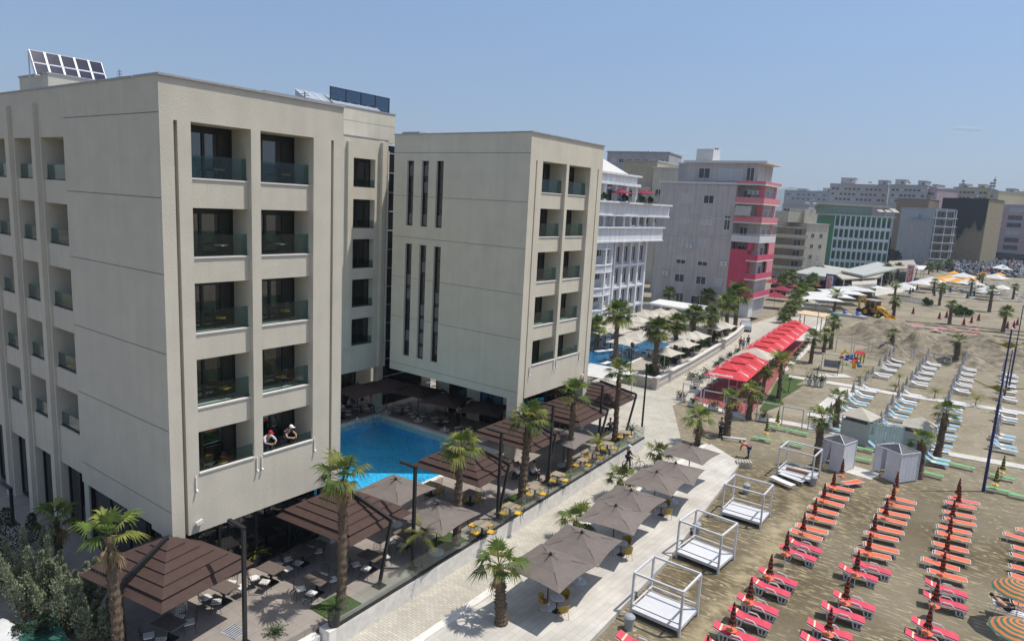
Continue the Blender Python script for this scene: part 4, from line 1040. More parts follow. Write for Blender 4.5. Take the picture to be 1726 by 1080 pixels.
def table_set(x, y, where, dark, rz=0.0, kinds=None, skip=(), z=0, shade=False):
    (DT if dark else LT).put((x,y,z), rz, '%s wooden table %s' % ('dark' if dark else 'pale', where), None, 'restaurant tables on the terrace')
    dx, dy = (.42, .72) if dark else (.72, .0)
    pos = [(.32,-.68,2),(.32,.68,3),(-.32,-.68,2),(-.32,.68,3)] if dark else [(.62,0,0),(-.62,0,1),(0,-.62,2),(0,.62,3)]
    rr = random.Random(where)
    for k, (a, b, _) in enumerate(pos):
        if k in skip: continue
        X = x+a*math.cos(rz)-b*math.sin(rz); Y = y+a*math.sin(rz)+b*math.cos(rz)
        ang = math.atan2(-(y-Y), -(x-X)) if False else math.atan2(y-Y, x-X)
        ang = ang + rad(90) + rr.uniform(-.35,.35)          # seat faces the table, backrest away from it
        if dark: nm = ['right near','right far','left near','left far'][k]
        else: nm = SIDE[k]
        (WC if dark or shade else YC).put((X,Y,z), ang, '%s %s-cushioned chair at the table %s' % (nm, 'white' if dark or shade else 'yellow', where), None, 'wire chairs on the terrace')
for (px, py), wh, dk, rz in (((285,1048),'in the shade of the nearest brown canopy',1,rad(12)),((377,987),'half in sun right of the nearest brown canopy',1,rad(10)),((457,956),'between the two potted plants under the windows',1,rad(8)),
        ((511,926),'closest to the hotel window under the second canopy',1,rad(8)),((534,974),'beside the trunk of the palm by the steps',1,rad(8)),((625,935),'left of the second lamp post',1,rad(5)),((684,898),'behind the second lamp post',1,rad(5)),
        ((793,829),'beyond the third palm beside the third canopy',0,.05),((727,815),'at the pool edge behind the two taupe parasols',0,.1),((813,882),'at the balustrade before the third lamp post',0,.03),((860,851),'at the balustrade left of the fourth palm',0,-.04),
        ((902,820),'at the balustrade right of the fourth palm',0,.02),((940,798),'at the balustrade left of the fifth palm',0,.05),((979,773),'at the balustrade right of the fifth palm',0,0),((999,761),'at the balustrade before the fifth lamp post',0,.04),
        ((1024,746),'at the balustrade left of the last terrace palm',0,.02),((1052,727),'at the balustrade beside the yucca bush',0,0)):
    p = G(px, py, .75); table_set(p.x, p.y, wh, dk, rz)
for (px, py), wh in (((678,683),'by the far pool corner in the shade'),((704,693),'second in the shade along the pool'),((742,701),'third in the shade along the pool'),((783,717),'by the pole of the sunlit plain brown parasol'),((609,680),'of the diners in the courtyard corner'),((578,690),'of the diners at the hotel edge')):
    p = G(px, py, .75); table_set(p.x, p.y, wh, 0, .1, shade=True)
for k in range(5):
    for j, y in enumerate((16.6, 19.7)):
        if (j, k) == (1, 4): continue
        (YC if k != 1 else WC).put((X0-.95,y+.2*math.sin(k*3+j),(B_A[k]-.02) if k < 4 else B_A[k]-.68), rad(70+40*k+90*j), 'wire chair on the %s balcony from the top, %s column of the near wing' % (ORD[k], ['left','right'][j]), None, 'chairs on the hotel balconies')
# yellow tub chairs below the taupe parasols
def tub_chair():
    t = thing('tub_chair', 'tub chair', 'chair')
    YEL = mat('dull_yellow_shell', (.34,.23,.04), .7, .1)
    q = MB(); q.lathe([(.2,.40),(.25,.44),(.22,.46)],10); q.build('seat', YEL, t)
    q = MB(); vs = []; fs = []
    for i in range(9):
        a = math.pi*(i/8); vs += [(math.cos(a)*.25, math.sin(a)*.22, .45),(math.cos(a)*.29, math.sin(a)*.27, .66+.14*math.sin(a)),(math.cos(a)*.27, math.sin(a)*.25, .66+.14*math.sin(a)),(math.cos(a)*.23, math.sin(a)*.20, .45)]
    for i in range(8):
        for j in range(4): fs.append((i*4+j, i*4+(j+1)%4, i*4+4+(j+1)%4, i*4+4+j))
    q.add(vs, fs); q.build('backrest', YEL, t)
    for x, y in ((-.18,-.16),(.18,-.16),(.18,.16),(-.18,.16)): q = MB(); q.tube((x*.9,y*.9,.41),(x*1.2,y*1.2,0),.013,.011,5); q.build('leg', YEL, t)
    return t
TC = Proto(tub_chair()); RTb = thing('bistro_table', 'small round table', 'table')
q = MB(); q.lathe([(.33,.70),(.35,.71),(.35,.73)],16); q.build('tabletop', WHITEP, RTb); q = MB(); q.lathe([(.22,0),(.22,.03),(.03,.05),(.03,.70)],10); q.build('pedestal', BLACK, RTb); RT = Proto(RTb)
gn = ['nearest','second','third','fourth','fifth','sixth','farthest']
for k, p in enumerate(PUW):
    if k not in (0, 2, 4): continue
    cx, cy = p.x+.55, p.y-.05
    RT.put((cx,cy,-.82),0,'small round table under the %s taupe parasol' % gn[k],None,'bistro tables under the parasols')
    for j, (a, b) in enumerate(((-.55,-.3),(.55,-.3),(0,.62))):
        TC.put((cx+a,cy+b,-.82), math.atan2(-b,-a)+rad(90), 'yellow tub chair %s the round table under the %s taupe parasol' % (['left of','right of','behind'][j], gn[k]), None, 'yellow tub chairs')
# ---------------------------------------------------------------- daybeds, bins
def daybed():
    t = thing('daybed', 'daybed', 'daybed'); W, D, H = 2.45, 2.1, 2.25
    q = MB(); q.box(-W/2,-D/2,.22,W/2,D/2,.38); q.build('platform', WHITEP, t)
    for x in (-1,1):
        for y in (-1,1): q = MB(); q.box(x*W/2-.05,y*D/2-.05,0,x*W/2+.05,y*D/2+.05,H-.1); q.build('post', WHITEP, t)
    for a, b in (((-1,-1),(1,-1)),((1,-1),(1,1)),((1,1),(-1,1)),((-1,1),(-1,-1))):
        q = MB(); q.bar((a[0]*W/2*.999,a[1]*D/2,H-.045),(b[0]*W/2,b[1]*D/2*.999,H-.045),.09,.092); q.build('top_rail', WHITEP, t)
    for a, b in (((-1,-1),(1,-1)),((1,1),(-1,1)),((-1,1),(-1,-1))):
        q = MB(); q.bar((a[0]*(W/2-.052),a[1]*(D/2-.0 if a[1] == b[1] else D/2-.052),.62),(b[0]*(W/2-.052),b[1]*(D/2 if a[1] == b[1] else D/2-.052),.62),.06); q.build('side_rail', WHITEP, t)
    return t
DB = Proto(daybed()); gp = 'white four-post daybeds on the sand'
c7 = crop(1040,760,.2963); cq = crop(1260,620,.27)
beds = [G(*c7(75,930),BZ),G(*c7(330,600),BZ),G(*c7(593,372),BZ),G(*cq(183,672),BZ)]
bedsr = [G(*c7(355,1060),BZ),G(*c7(580,705),BZ),G(*c7(812,442),BZ),G(*cq(395,733),BZ)]
for k, (a, b) in enumerate(zip(beds, bedsr)):
    rz = math.atan2(b.y-a.y, b.x-a.x)+rad(2); m_ = (a+b)/2 + Vector((-math.sin(rz),math.cos(rz),0))*1.05
    s = (b-a).length/2.45
    DB.put((m_.x,m_.y,BZ), rz, ['nearest white four-post daybed, bin at its left corner','second white four-post daybed from the front','third white four-post daybed from the front','farthest white four-post daybed, wooden boards lying on it'][k], None, gp)
    last = (m_, rz)
t = thing('board_stack', 'stack of brown wooden boards lying on the farthest daybed', 'boards', (last[0].x-.1,last[0].y,BZ+.38), last[1]+rad(4))
for k in range(3): q = MB(); q.obox((0,.05*k-.2,.03+.055*k),(1.5,.28,.05),rad(2*k-2)); q.build('board', mat('brown_wood', (.20,.09,.05), .7, .2, 8), t)
def bin_():
    t = thing('litter_bin', 'bin', 'bin'); q = MB(); q.lathe([(.2,0),(.24,.55),(.25,.6)],14); q.build('body', mat('bin_grey', (.34,.36,.36), .5, .08), t)
    q = MB(); q.lathe([(.26,.58),(.27,.62),(.2,.70),(.05,.73)],14); q.build('lid', GREYM, t); return t
BN = Proto(bin_())
for k, (x, y) in enumerate(((66,1010),(450,468),(733,240),(1115,195))):
    p = G(*c7(x,y),BZ); BN.put(p,0,['grey litter bin at the corner of the nearest daybed','grey litter bin between the nearest and second daybeds','grey litter bin between the second and third daybeds','grey litter bin at the foot of the farthest daybed'][k],None,'litter bins by the daybeds')
# ---------------------------------------------------------------- loungers (head towards -X, origin at the middle)
def lounger_red():
    t = thing('sun_lounger', 'red', 'sun lounger'); L, W = 1.95, .62
    q = MB()
    P = [(-.975,.60),(-.35,.40),(.62,.40),(.95,.36)]
    def slab(w, th, off, m=0, x0=0, x1=1e9):
        for (a, za), (b, zb) in zip(P, P[1:]): q.add([(a,-w,za+off),(b,-w,zb+off),(b,w,zb+off),(a,w,za+off),(a,-w,za+off-th),(b,-w,zb+off-th),(b,w,zb+off-th),(a,w,za+off-th)], [(0,1,2,3),(7,6,5,4),(0,4,5,1),(1,5,6,2),(2,6,7,3),(3,7,4,0)], m)
    slab(.29,.06,.06); 
    a = Vector((-.70,0,.60-.275*.32+.063)); b = Vector((-.62,0,.60-.355*.32+.063))
    q.add([(a.x,-.291,a.z),(b.x,-.291,b.z),(b.x,.291,b.z),(a.x,.291,a.z)], [(0,1,2,3)], 1)
    q.build('mattress', [REDV, CREAMS], t)
    q = MB(); slab(.33,.05,0); q.build('frame', WHITEP, t)
    for sx in (-.48, .66):
        for sy in (-.3, .3):
            q = MB(); zt = .42 if sx < 0 else .37
            q.bar((sx-.22,sy,zt),(sx-.13,sy,0),.06,.05); q.bar((sx+.22,sy,zt),(sx+.13,sy,0),.06,.05); q.bar((sx,sy,zt),(sx,sy,0),.045,.05); q.bar((sx-.15,sy,.03),(sx+.15,sy,.03),.05,.06); q.bar((sx-.22,sy,zt-.03),(sx+.22,sy,zt-.03),.05,.07)
            q.build('leg', WHITEP, t)
    for sy in (-.35,.35):
        q = MB(); q.path([(-.22,sy,.40),(-.12,sy,.56),(.22,sy,.56),(.40,sy,.38)], .035, 6); q.build('armrest', WHITEP, t)
    return t
def lounger_sling(name, label, sl, fr, raised=.16, tilt=.0, head=True):
    t = thing(name, label, 'sun lounger')
    P = [(-.85,.36+raised),(-.25,.36),(.85,.36)]
    q = MB()
    for (a, za), (b, zb) in zip(P, P[1:]): q.add([(a,-.27,za),(b,-.27,zb),(b,.27,zb),(a,.27,za),(a,-.27,za-.02),(b,-.27,zb-.02),(b,.27,zb-.02),(a,.27,za-.02)], [(0,1,2,3),(7,6,5,4),(0,4,5,1),(1,5,6,2),(2,6,7,3),(3,7,4,0)])
    q.build('sling', sl, t)
    q = MB()
    for y in (-.29,.29): q.path([(-.97,y,.36),(.9,y,.36)], .018, 6); q.path([(-.88,y,.36+raised+.005),(-.25,y,.37)], .016, 6)
    for x, z in ((-.87,.36+raised),(.89,.36),(-.97,.36)): q.tube((x,-.29,z),(x,.29,z),.018,None,6)
    q.build('frame', fr, t)
    for x, dx in ((-.62,-.12),(.6,.12)):
        q = MB()
        for y in (-.27,.27): q.tube((x,y,.35),(x+dx,y,0),.016,None,6)
        q.tube((x+dx,-.27,.02),(x+dx,.27,.02),.016,None,6); q.build('leg', fr, t)
    return t
def slat_bed():
    t = thing('slat_lounger', 'green', 'sun lounger'); q = MB()
    for i in range(6): q.box(-.95,-.28+.1*i,.33,.95,-.21+.1*i,.36)
    q.build('slats', GRSL, t)
    q = MB()
    for y in (-.27,.27): q.bar((-.97,y,.31),(.97,y,.31),.035)
    q.build('frame', WHITEM, t)
    for x in (-.7,.7):
        q = MB()
        for y in (-.25,.25): q.tube((x,y,.31),(x+(.1 if x > 0 else -.1),y,0),.016,None,6)
        q.build('leg', WHITEM, t)
    return t
RL = Proto(lounger_red()); OL = Proto(lounger_sling('sling_lounger','orange',ORSL,WHITEM,.05)); OR2 = Proto(lounger_sling('sling_lounger','red',REDSL,WHITEM,.05))
GL = Proto(slat_bed())
BLs = lounger_sling('sling_lounger','blue',BLUSL,WHITEM,.42); q = MB(); q.obox((-.15,0,.375),(.34,.52,.03)); q.build('towel', CUSH, BLs); BL = Proto(BLs)
WL = Proto(lounger_sling('sling_lounger','white',WHSL,WHITEP,.30)); WL2 = Proto(lounger_sling('sling_lounger','white flat',WHSL,WHITEP,.04))
def folded_parasol(name, m, tray=None, H=2.0, rr=.145, pole=WHITEM, hem=None):
    t = thing(name, 'folded', 'parasol'); q = MB(); q.tube((0,0,-.3),(0,0,H+.05),.022,None,8); q.build('pole', pole, t)
    q = MB(); n = 16; prof = [(.025,H+.03),(rr*.55,H-.35),(rr*.82,H-.66),(rr*.62,H-.84),(rr*1.25,H-1.08),(rr*1.05,H-1.13)]; vs = []; fs = []
    for k, (r_, z) in enumerate(prof):
        for i in range(n): a = 6.2832*i/n; s = r_*(1+(.28 if i % 2 else -.18)*(k/5)); vs.append((s*math.cos(a), s*math.sin(a), z+(.05 if i%4 == 0 and k == 5 else 0)))
    for k in range(len(prof)-1):
        for i in range(n): fs.append((k*n+i, (k+1)*n+i, (k+1)*n+(i+1)%n, k*n+(i+1)%n))
    q.add(vs, fs); q.build('canopy', m, t)
    if tray: q = MB(); q.lathe([(.03,.60),(.25,.60),(.26,.64),(.24,.625),(.03,.625)],14); q.build('tray', tray, t)
    return t
FO = Proto(folded_parasol('folded_parasol', STRO, TRAYO)); FG = Proto(folded_parasol('folded_parasol', STRG, TRAYY)); FT = Proto(folded_parasol('folded_parasol', mat('grey_taupe_canvas', (.40,.38,.365), .9, .1, 3), None, 2.45, .19)); FM = Proto(folded_parasol('folded_parasol', MAROON, None, 2.2, .2))
FD = Proto(folded_parasol('folded_parasol', mat('dark_teal_canvas', (.05,.09,.10), .9, .1, 3), None, 2.0, .2))
R_ = random.Random(44)
COLN = ['first (left) row','second row','third row','fourth row at the right edge']
def jit(a): return R_.uniform(-a, a)
reds = {0:[(-10.9,25.75),(-7.75,27.9),(-7.85,29.4),(-7.73,31.06),(-7.78,32.45),(-7.76,34.49),(-7.74,35.8),(-7.58,39.28),(-7.56,40.5)],
        1:[(-4.5,31.2),(-4.54,32.61),(-4.35,34.55),(-4.11,36.01),(-4.48,39.22),(-4.01,40.49)],
        2:[(-.75,34.7),(-.65,36.06),(-.48,39.19),(-.54,40.68)]}
for c, L in reds.items():
    for k, (x, y) in enumerate(L):
        RL.put((x+.04,y,BZ+.0), rad(5)+jit(.075), 'red cushioned lounger, %s from the front in the %s' % (ORD[k], COLN[c]), None, 'red cushioned loungers')
oranges = {0:[(-7.74,42.31),(-7.82,43.4),(-7.75,45.3),(-7.8,46.7),(-7.75,48.5),(-7.8,49.8),(-7.7,51.7)],
           1:[(-4.21,42.44),(-3.97,43.6),(-4.12,45.3),(-4.07,46.62),(-4.16,48.39),(-4.02,49.64),(-4.01,51.2),(-3.97,52.57)],
           2:[(-.52,42.54),(-.89,43.8),(-.56,45.3),(-.73,46.6),(-.64,48.39),(-.62,49.65),(-.54,51.29),(-.68,52.6)],
           3:[(3.25,42.0),(3.2,43.3),(3.1,45.2),(3.1,46.5),(3.2,48.3),(3.15,49.5),(2.7,51.2),(3.3,52.6)]}
for c, L in oranges.items():
    for k, (x, y) in enumerate(L):
        OL.put((x+jit(.1),y+jit(.06),BZ), rad(8)+jit(.1), 'orange sling lounger, %s from the red loungers in the %s' % (ORD[k], COLN[c]), None, 'orange sling loungers')
for k, (x, y) in enumerate(((-.67,54.48),(-.51,55.6))): OR2.put((x,y,BZ), rad(9), ['red sling lounger next to the far end of the third row','last red sling lounger at the far end of the third row'][k], None, 'red sling loungers')
t = OL.put((-7.3,53.6,BZ), rad(60), 'orange sling lounger turned askew beside the last striped parasol of the first row', None, 'orange sling loungers')
for c, ys, x in ((0,(26.0,29.4,32.0+.0,35.1,38.4-.2,41.6,44.4,47.6,50.5,53.6),-7.75),(1,(31.9,34.9+.3,38.6,41.7,44.5,47.6,50.6,53.4),-4.2),(2,(35.2,38.4-.4,41.8,44.5,47.5,50.5,53.4,55.2),-.65),(3,(44.2,47.4,50.3),3.3)):
    for k, y in enumerate(ys):
        FO.put((x-.25+jit(.1),y+jit(.1),BZ), jit(3), 'folded striped parasol, %s from the front in the %s' % (ORD[k], COLN[c]), (1,1,1+jit(.04)), 'folded striped parasols')
# green slatted beds with folded green parasols
c5b = crop(1260,620,.27); c6b = crop(1566,660,1/6); c6c = crop(1270,600,1/6); c5c = crop(1400,640,1/6)
gb = [c6c(255,712),c6c(460,757),c6c(90,826),c6c(395,875),c5c(300,785),c5c(330,685),c5c(1040,800),c5c(1020,940),c6b(345,740),c6b(740,850),c6b(690,975),c6b(60,690),c6b(945,1045),c5c(850,770)]
gl_ = ['left green slatted bed behind the bent worker','right green slatted bed behind the farthest daybed','green slatted bed just right of the bent worker','green slatted bed seen through the farthest daybed frame','green slatted bed between the two white cabins','green slatted bed in front of the pale curtains','green slatted bed right of the palm by the right cabin, upper one','green slatted bed right of the palm by the right cabin, lower one',
       'green slatted bed alone left of the blue poles','green slatted bed with the yellow tray right of the blue pole, upper one','green slatted bed at the foot of the blue pole, lower one','green slatted bed at the foot of the leaning palm','green slatted bed cut by the right edge of the picture','green slatted bed in the shade behind the right white cabin']
for k, (x, y) in enumerate(gb):
    p = G(x, y, BZ+.35); GL.put((p.x,p.y,BZ), rad(2)+jit(.06), gl_[k], .86, 'green slatted beds')
for k, (x, y, l) in enumerate(((c6c(238,700)+('folded green and yellow parasol behind the left green bed by the lawn',)),(c6c(128,790)+('folded green and yellow parasol beside the bent worker',)),(c6b(735,825)+('folded green and yellow parasol right of the blue pole, rear one',)),(c6b(668,950)+('folded green and yellow parasol at the foot of the blue pole, front one',)),(c5c(140,520)+('folded green parasol in front of the left beige-roofed hut',)),(c5c(795,640)+('folded green parasol in front of the right beige-roofed hut',)))):
    p = G(x, y, BZ+.55); FG.put((p.x,p.y,BZ), k, l, None, 'folded green and yellow parasols')
# blue and white loungers: rows counted from the playground, places counted from the cabins
RN = ['row nearest the playground','second row from the playground','third row from the playground','row behind the blue poles']
XF = [-10.35,-6.3,-2.12,2.3]
blue = {0:[66.6,68,70.3,71.6,74.2,75.4,77.7,79.0,81.2],1:[63.6,64.9,67.4,68.7,71.2,72.4,75.2,76.5,78.8,80.2,82.3],2:[63.2,64.4,67.4,68.7,71.2,72.6,75.1,76.5,78.9,80.3,82.5],3:[71.7,73.0,75.4,76.8,83.0]}
white = {0:[82.4,84.9,86.2,94.8,96.4,99.2,100.5,103.4,104.7,107.2,108.4],1:[83.5,86.0,87.3,93.3,94.7,97.1,98.4,101.1,102.3,104.9,106.1,108.3,109.5],2:[84.0,86.2,87.4,93.4,94.7,97.1,98.4,100.9,102.2,104.9,106.1,108.6,109.8],3:[84.4,86.7,88.0,93.5,95.0,97.9,99.2,101.4,102.6,105.0,106.2,108.9,110.2]}
for P, D, nm, g_ in ((BL, blue, 'blue sling lounger', 'blue loungers'), (WL, white, 'white lounger', 'white loungers')):
    for c, ys in D.items():
        for k, y in enumerate(ys):
            (WL2 if (P is WL and k % 3 == 1) else P).put((XF[c]-.85+jit(.14),y+jit(.08),BZ), rad(3)+jit(.1), '%s, %s from the cabins, %s' % (nm, ORD[k], RN[c]), None, g_)
for c, ys in ((0,(68,71.3,74.8,78.3,82.0,85.6,90,95.6,99.8,104,107.8)),(1,(64.3,68.1,71.8,75.8,79.5,83.0,86.7,90.2,94,97.7,101.7,105.5,108.9)),(2,(63.8,68.1,72,75.8,79.6,83.2,86.8,90.5,94,97.8,101.5,105.5,109.2,112)),(3,(72.3,76.1,83.6,87.3,94.2,98.5,102,105.6,109.5))):
    for k, y in enumerate(ys): FT.put((XF[c]-1.5+jit(.08),y,BZ), jit(3), 'folded grey parasol, %s from the cabins, %s' % (ORD[k], RN[c]), (1,1,1+jit(.04)), 'folded grey parasols')
# loose white loungers by the farthest daybed
for k, (x, y, a, l) in enumerate(((1318,818,-20,'white plastic lounger lying on the sand in front of the farthest daybed'),(1334,812,-12,'white plastic lounger pushed against the farthest daybed'))):
    WL2.put(G(x,y,BZ), rad(a), l, None, 'loose white loungers')
# open striped parasols at the right edge
def open_parasol(label, loc, R=1.25, H=2.0, m=STRR):
    t = thing('open_parasol', label, 'parasol', loc, .2, 'open striped parasols'); q = MB(); n = 10; vs = []; fs = []
    for f, z in ((1,0),(.7,.24),(.35,.42),(.03,.5)):
        for i in range(n): a = 6.2832*i/n; vs.append((R*f*math.cos(a),R*f*math.sin(a),H+z))
    for k in range(3):
        for i in range(n): fs.append((k*n+i,k*n+(i+1)%n,(k+1)*n+(i+1)%n,(k+1)*n+i))
    k = len(vs); vs += [(x,y,z-.015) for x,y,z in vs]; fs += [tuple(j+k for j in reversed(f)) for f in fs]
    q.add(vs, fs); q.build('canopy', m, t)
    q = MB(); q.tube((0,0,-.3),(0,0,H+.55),.025); q.build('pole', WHITEM, t)
p = G(1722,990,BZ+2.2); open_parasol('open orange and green striped parasol at the right edge, the farther of two', (p.x,p.y,BZ))
p = G(1722,1058,BZ+2.2); open_parasol('open orange and green striped parasol at the bottom right corner, the nearer of two', (p.x,p.y,BZ))
p = G(1708,1030,BZ+.4); WL.put((p.x,p.y,BZ), rad(8), 'white lounger with dark towel and sunbather between the two open striped parasols', None, 'loose white loungers'); SB = p
p = G(1716,1003,BZ+.4); WL2.put((p.x,p.y,BZ), rad(8), 'white lounger in the shade of the farther open striped parasol', None, 'loose white loungers')
# ---------------------------------------------------------------- cabins and huts
def cabin(label, fr, c2, rz=None):
    a, b = G(*fr, BZ), G(*c2, BZ)             # front left and front right feet
    rz = math.atan2(b.y-a.y, b.x-a.x); W = min((b-a).length, 2.2); D = 2.0; H = 2.25
    t = thing('changing_cabin', label, 'cabin', a, rz, 'white canvas changing cabins')
    SHT = mat('cabin_canvas', (.62,.625,.66), .85, .06, 2)
    for x in (0,W):
        for y in (0,D): q = MB(); q.box(x-.035,y-.035,0,x+.035,y+.035,H); q.build('post', WHITEP, t)
    q = MB()
    for A, B in (((0,0),(W,0)),((W,0),(W,D)),((W,D),(0,D)),((0,D),(0,0))): q.bar((A[0],A[1],H+.03),(B[0],B[1],H+.03),.06)
    ap = (W/2,D/2,H+.42)
    for x in (0,W):
        for y in (0,D): q.bar((x,y,H+.05),ap,.05)
    q.build('roof_frame', WHITEP, t)
    q = MB(); q.add([(0,0,H+.02),(W,0,H+.02),(W,D,H+.02),(0,D,H+.02),(W/2,D/2,H+.38)], [(0,1,4),(1,2,4),(2,3,4),(3,0,4)]); q.build('roof', glass('mesh_roof', (.62,.62,.68), .03, .5, .8), t)
    def sheet(A, B, z0, nm='wall_sheet'):
        n = 10; vs = []; fs = []; d = Vector((B[0]-A[0],B[1]-A[1],0)); nn = Vector((-d.y,d.x,0)).normalized(); q = MB()
        for i in range(n+1):
            for z in (z0,H): o = nn*(.004 if i%2 else -.004); vs.append((A[0]+d.x*i/n+o.x,A[1]+d.y*i/n+o.y,z))
        for i in range(n): fs.append((2*i,2*i+2,2*i+3,2*i+1))
        q.add(vs, fs); q.build(nm, SHT, t)
    sheet((.04,0),(W*.28,0),.35); sheet((W*.45,0),(W-.04,0),.0); sheet((W,.04),(W,D-.04),.1); sheet((0,.04),(0,D-.04),.2); sheet((.04,D),(W-.04,D),.0)
cabin('left white changing cabin, a palm trunk behind it', (1379,785), (1417,798))
cabin('right white changing cabin, a palm to its right', (1470,797), (1513,816))
def hut(label, fl, frr, topl):
    a, b = G(*fl, BZ), G(*frr, BZ); rz = math.atan2(b.y-a.y, b.x-a.x); W = (b-a).length; D = W*.9; H = TOPZ(topl[0], topl[1], a)-BZ
    t = thing('beach_hut', label, 'hut', a, rz, 'beige-roofed changing huts'); q = MB(); e = .25
    q.add([(-e,-e,H),(W+e,-e,H),(W+e,D+e,H),(-e,D+e,H),(W/2,D/2,H+.75),(-e,-e,H-.06),(W+e,-e,H-.06),(W+e,D+e,H-.06),(-e,D+e,H-.06)], [(0,1,4),(1,2,4),(2,3,4),(3,0,4),(5,6,1,0),(6,7,2,1),(7,8,3,2),(8,5,0,3),(8,7,6,5)]); q.build('roof', CREAMC, t)
    q = MB(); n = 12
    HS = mat('hut_canvas', (.42,.44,.43), .9, .08, 2)
    for A, B, k in (((0,0),(W,0),0),((W,0),(W,D),1),((0,D),(W,D),0),((0,0),(0,D),0)):
        q = MB(); q.bar((A[0],A[1],(H-.45)/2+.05),(B[0],B[1],(H-.45)/2+.05),.03,H-.5); q.build('wall_sheet', HS if not k else mat('pale_teal_canvas', (.48,.58,.54), .85, .08, 2), t)
    for x in (0,W):
        for y in (0,D): q = MB(); q.box(x-.04,y-.04,0,x+.04,y+.04,H); q.build('post', GREYPOST, t)
hut('left beige-roofed hut joined to the pale curtains', (1415,742), (1458,754), (1417,697)); hut('right beige-roofed hut behind the leaning palm', (1519,758), (1566,768), (1521,716))
a, b = G(1459,754,BZ), G(1517,762,BZ)
t = thing('curtain_screen', 'row of pale green curtains on a rail between the two beige-roofed huts', 'curtain', a, math.atan2(b.y-a.y,b.x-a.x)); W = (b-a).length; H = 2.3
q = MB(); q.bar((0,0,H),(W,0,H),.05); q.bar((0,1.2,H),(W,1.2,H),.04); q.build('rail', GREYPOST, t)
for k in range(5): q = MB(); q.bar((W*k/4,0,0),(W*k/4,0,H),.05); q.build('post', GREYPOST, t)
for k in range(4):
    q = MB(); vs = []; fs = []; n = 14
    for i in range(n+1): x = W*(k+.06)/4+W*.88/4*i/n; y = -.05+.025*math.sin(i*1.1); vs += [(x,y,.1),(x,y,H-.12)]
    for i in range(n): fs.append((2*i,2*i+2,2*i+3,2*i+1))
    q.add(vs, fs); q.build('curtain', mat('pale_teal_canvas', (.48,.58,.54), .85, .08, 2), t)
# white goal-shaped frames
def goal(label, a, b, top, grp='white metal frames'):
    A, B = G(*a, BZ), G(*b, BZ); h = TOPZ(top[0], top[1], A)-BZ; L = (B-A).length
    t = thing('goal_frame', label, 'frame', A, math.atan2(B.y-A.y,B.x-A.x), grp)
    for x in (0,L): q = MB(); q.bar((x,0,0),(x,0,h),.09); q.build('post', GREYPOST, t)
    q = MB(); q.bar((0,0,h),(L,0,h),.09); q.build('crossbar', GREYPOST, t)
for k, (a, b, tp) in enumerate((((1149,680),(1179,688),(1149,645)),((1184,689),(1218,696),(1185,657)),((1222,697),(1255,705),(1222,667)),((1274,708),(1311,715),(1276,676)),((1317,716),(1351,723),(1319,684)),((1361,725),(1395,730),(1364,693)))):
    goal('white goal-shaped frame, %s from the left along the sand before the marquee' % ORD[k], a, b, tp)
c4 = crop(1360,480,.14815)
for k, (a, b, tp) in enumerate(((c4(325,755),c4(500,770),c4(325,595)),(c4(530,770),c4(690,800),c4(530,620)),(c4(730,810),c4(900,835),c4(735,650)),(c4(1020,830),c4(1180,865),c4(1015,700)),(c4(1210,875),c4(1345,900),c4(1230,730)),(crop(1566,560,.1481)(50,330),crop(1566,560,.1481)(240,390),crop(1566,560,.1481)(75,235)))):
    goal('pale goal-shaped frame, %s from the left before the sand heaps' % ORD[k], a, b, tp, 'pale frames before the sand heaps')
# blue poles with a yellow bunting between them
pls = [((1657,828),(1708,556)),((1700,655),(1727,515)),((1692,672),(1706,590))]
for k, (b, tp) in enumerate(pls):
    p = G(*b, BZ); h = TOPZ(tp[0], tp[1], p)-BZ; t = thing('flag_pole', ['tall navy pole nearest of the three at the right edge','tall thin navy pole farthest at the right edge','navy pole half hidden behind the nearest one'][k], 'pole', p, 0, 'navy poles')
    q = MB(); q.tube((0,0,0),(0,0,h*.55),.11,.09,8); q.tube((0,0,h*.55),(0,0,h),.06,.05,8); q.build('shaft', BLUEP, t); q = MB(); q.lathe([(.09,0),(.11,.08),(.02,.2)],8,0,(0,0,h)); q.build('cap', WHITEP, t)
for k, (x, y, X, Y, l) in enumerate(((1640,640,1726,655,'olive yellow bunting strung across the blue poles over the white loungers'),(1662,572,1735,578,'olive yellow bunting strung at the far blue pole over the sand'))):
    d0 = HY(x, y, G(1692,672,BZ).y if k == 0 else G(1700,655,BZ).y); d1 = HY(X, Y, d0.y); t = thing('bunting', l, 'bunting', d0); q = MB(); n = 16; vs = []; fs = []
    for i in range(n+1):
        u = i/n; w_ = .10+.75*math.exp(-((u-.55)/.13)**2); c = (d1-d0)*u + Vector((0,0,-.5*math.sin(math.pi*u)))
        vs += [(c.x,.25*math.sin(i),c.z-w_/2),(c.x,.25*math.sin(i)+.02,c.z+w_/2)]
    for i in range(n): fs.append((2*i,2*i+2,2*i+3,2*i+1))
    q.add(vs, fs); q.build('ribbon', mat('olive_yellow', (.28,.22,.03), .8, .15, 3), t)
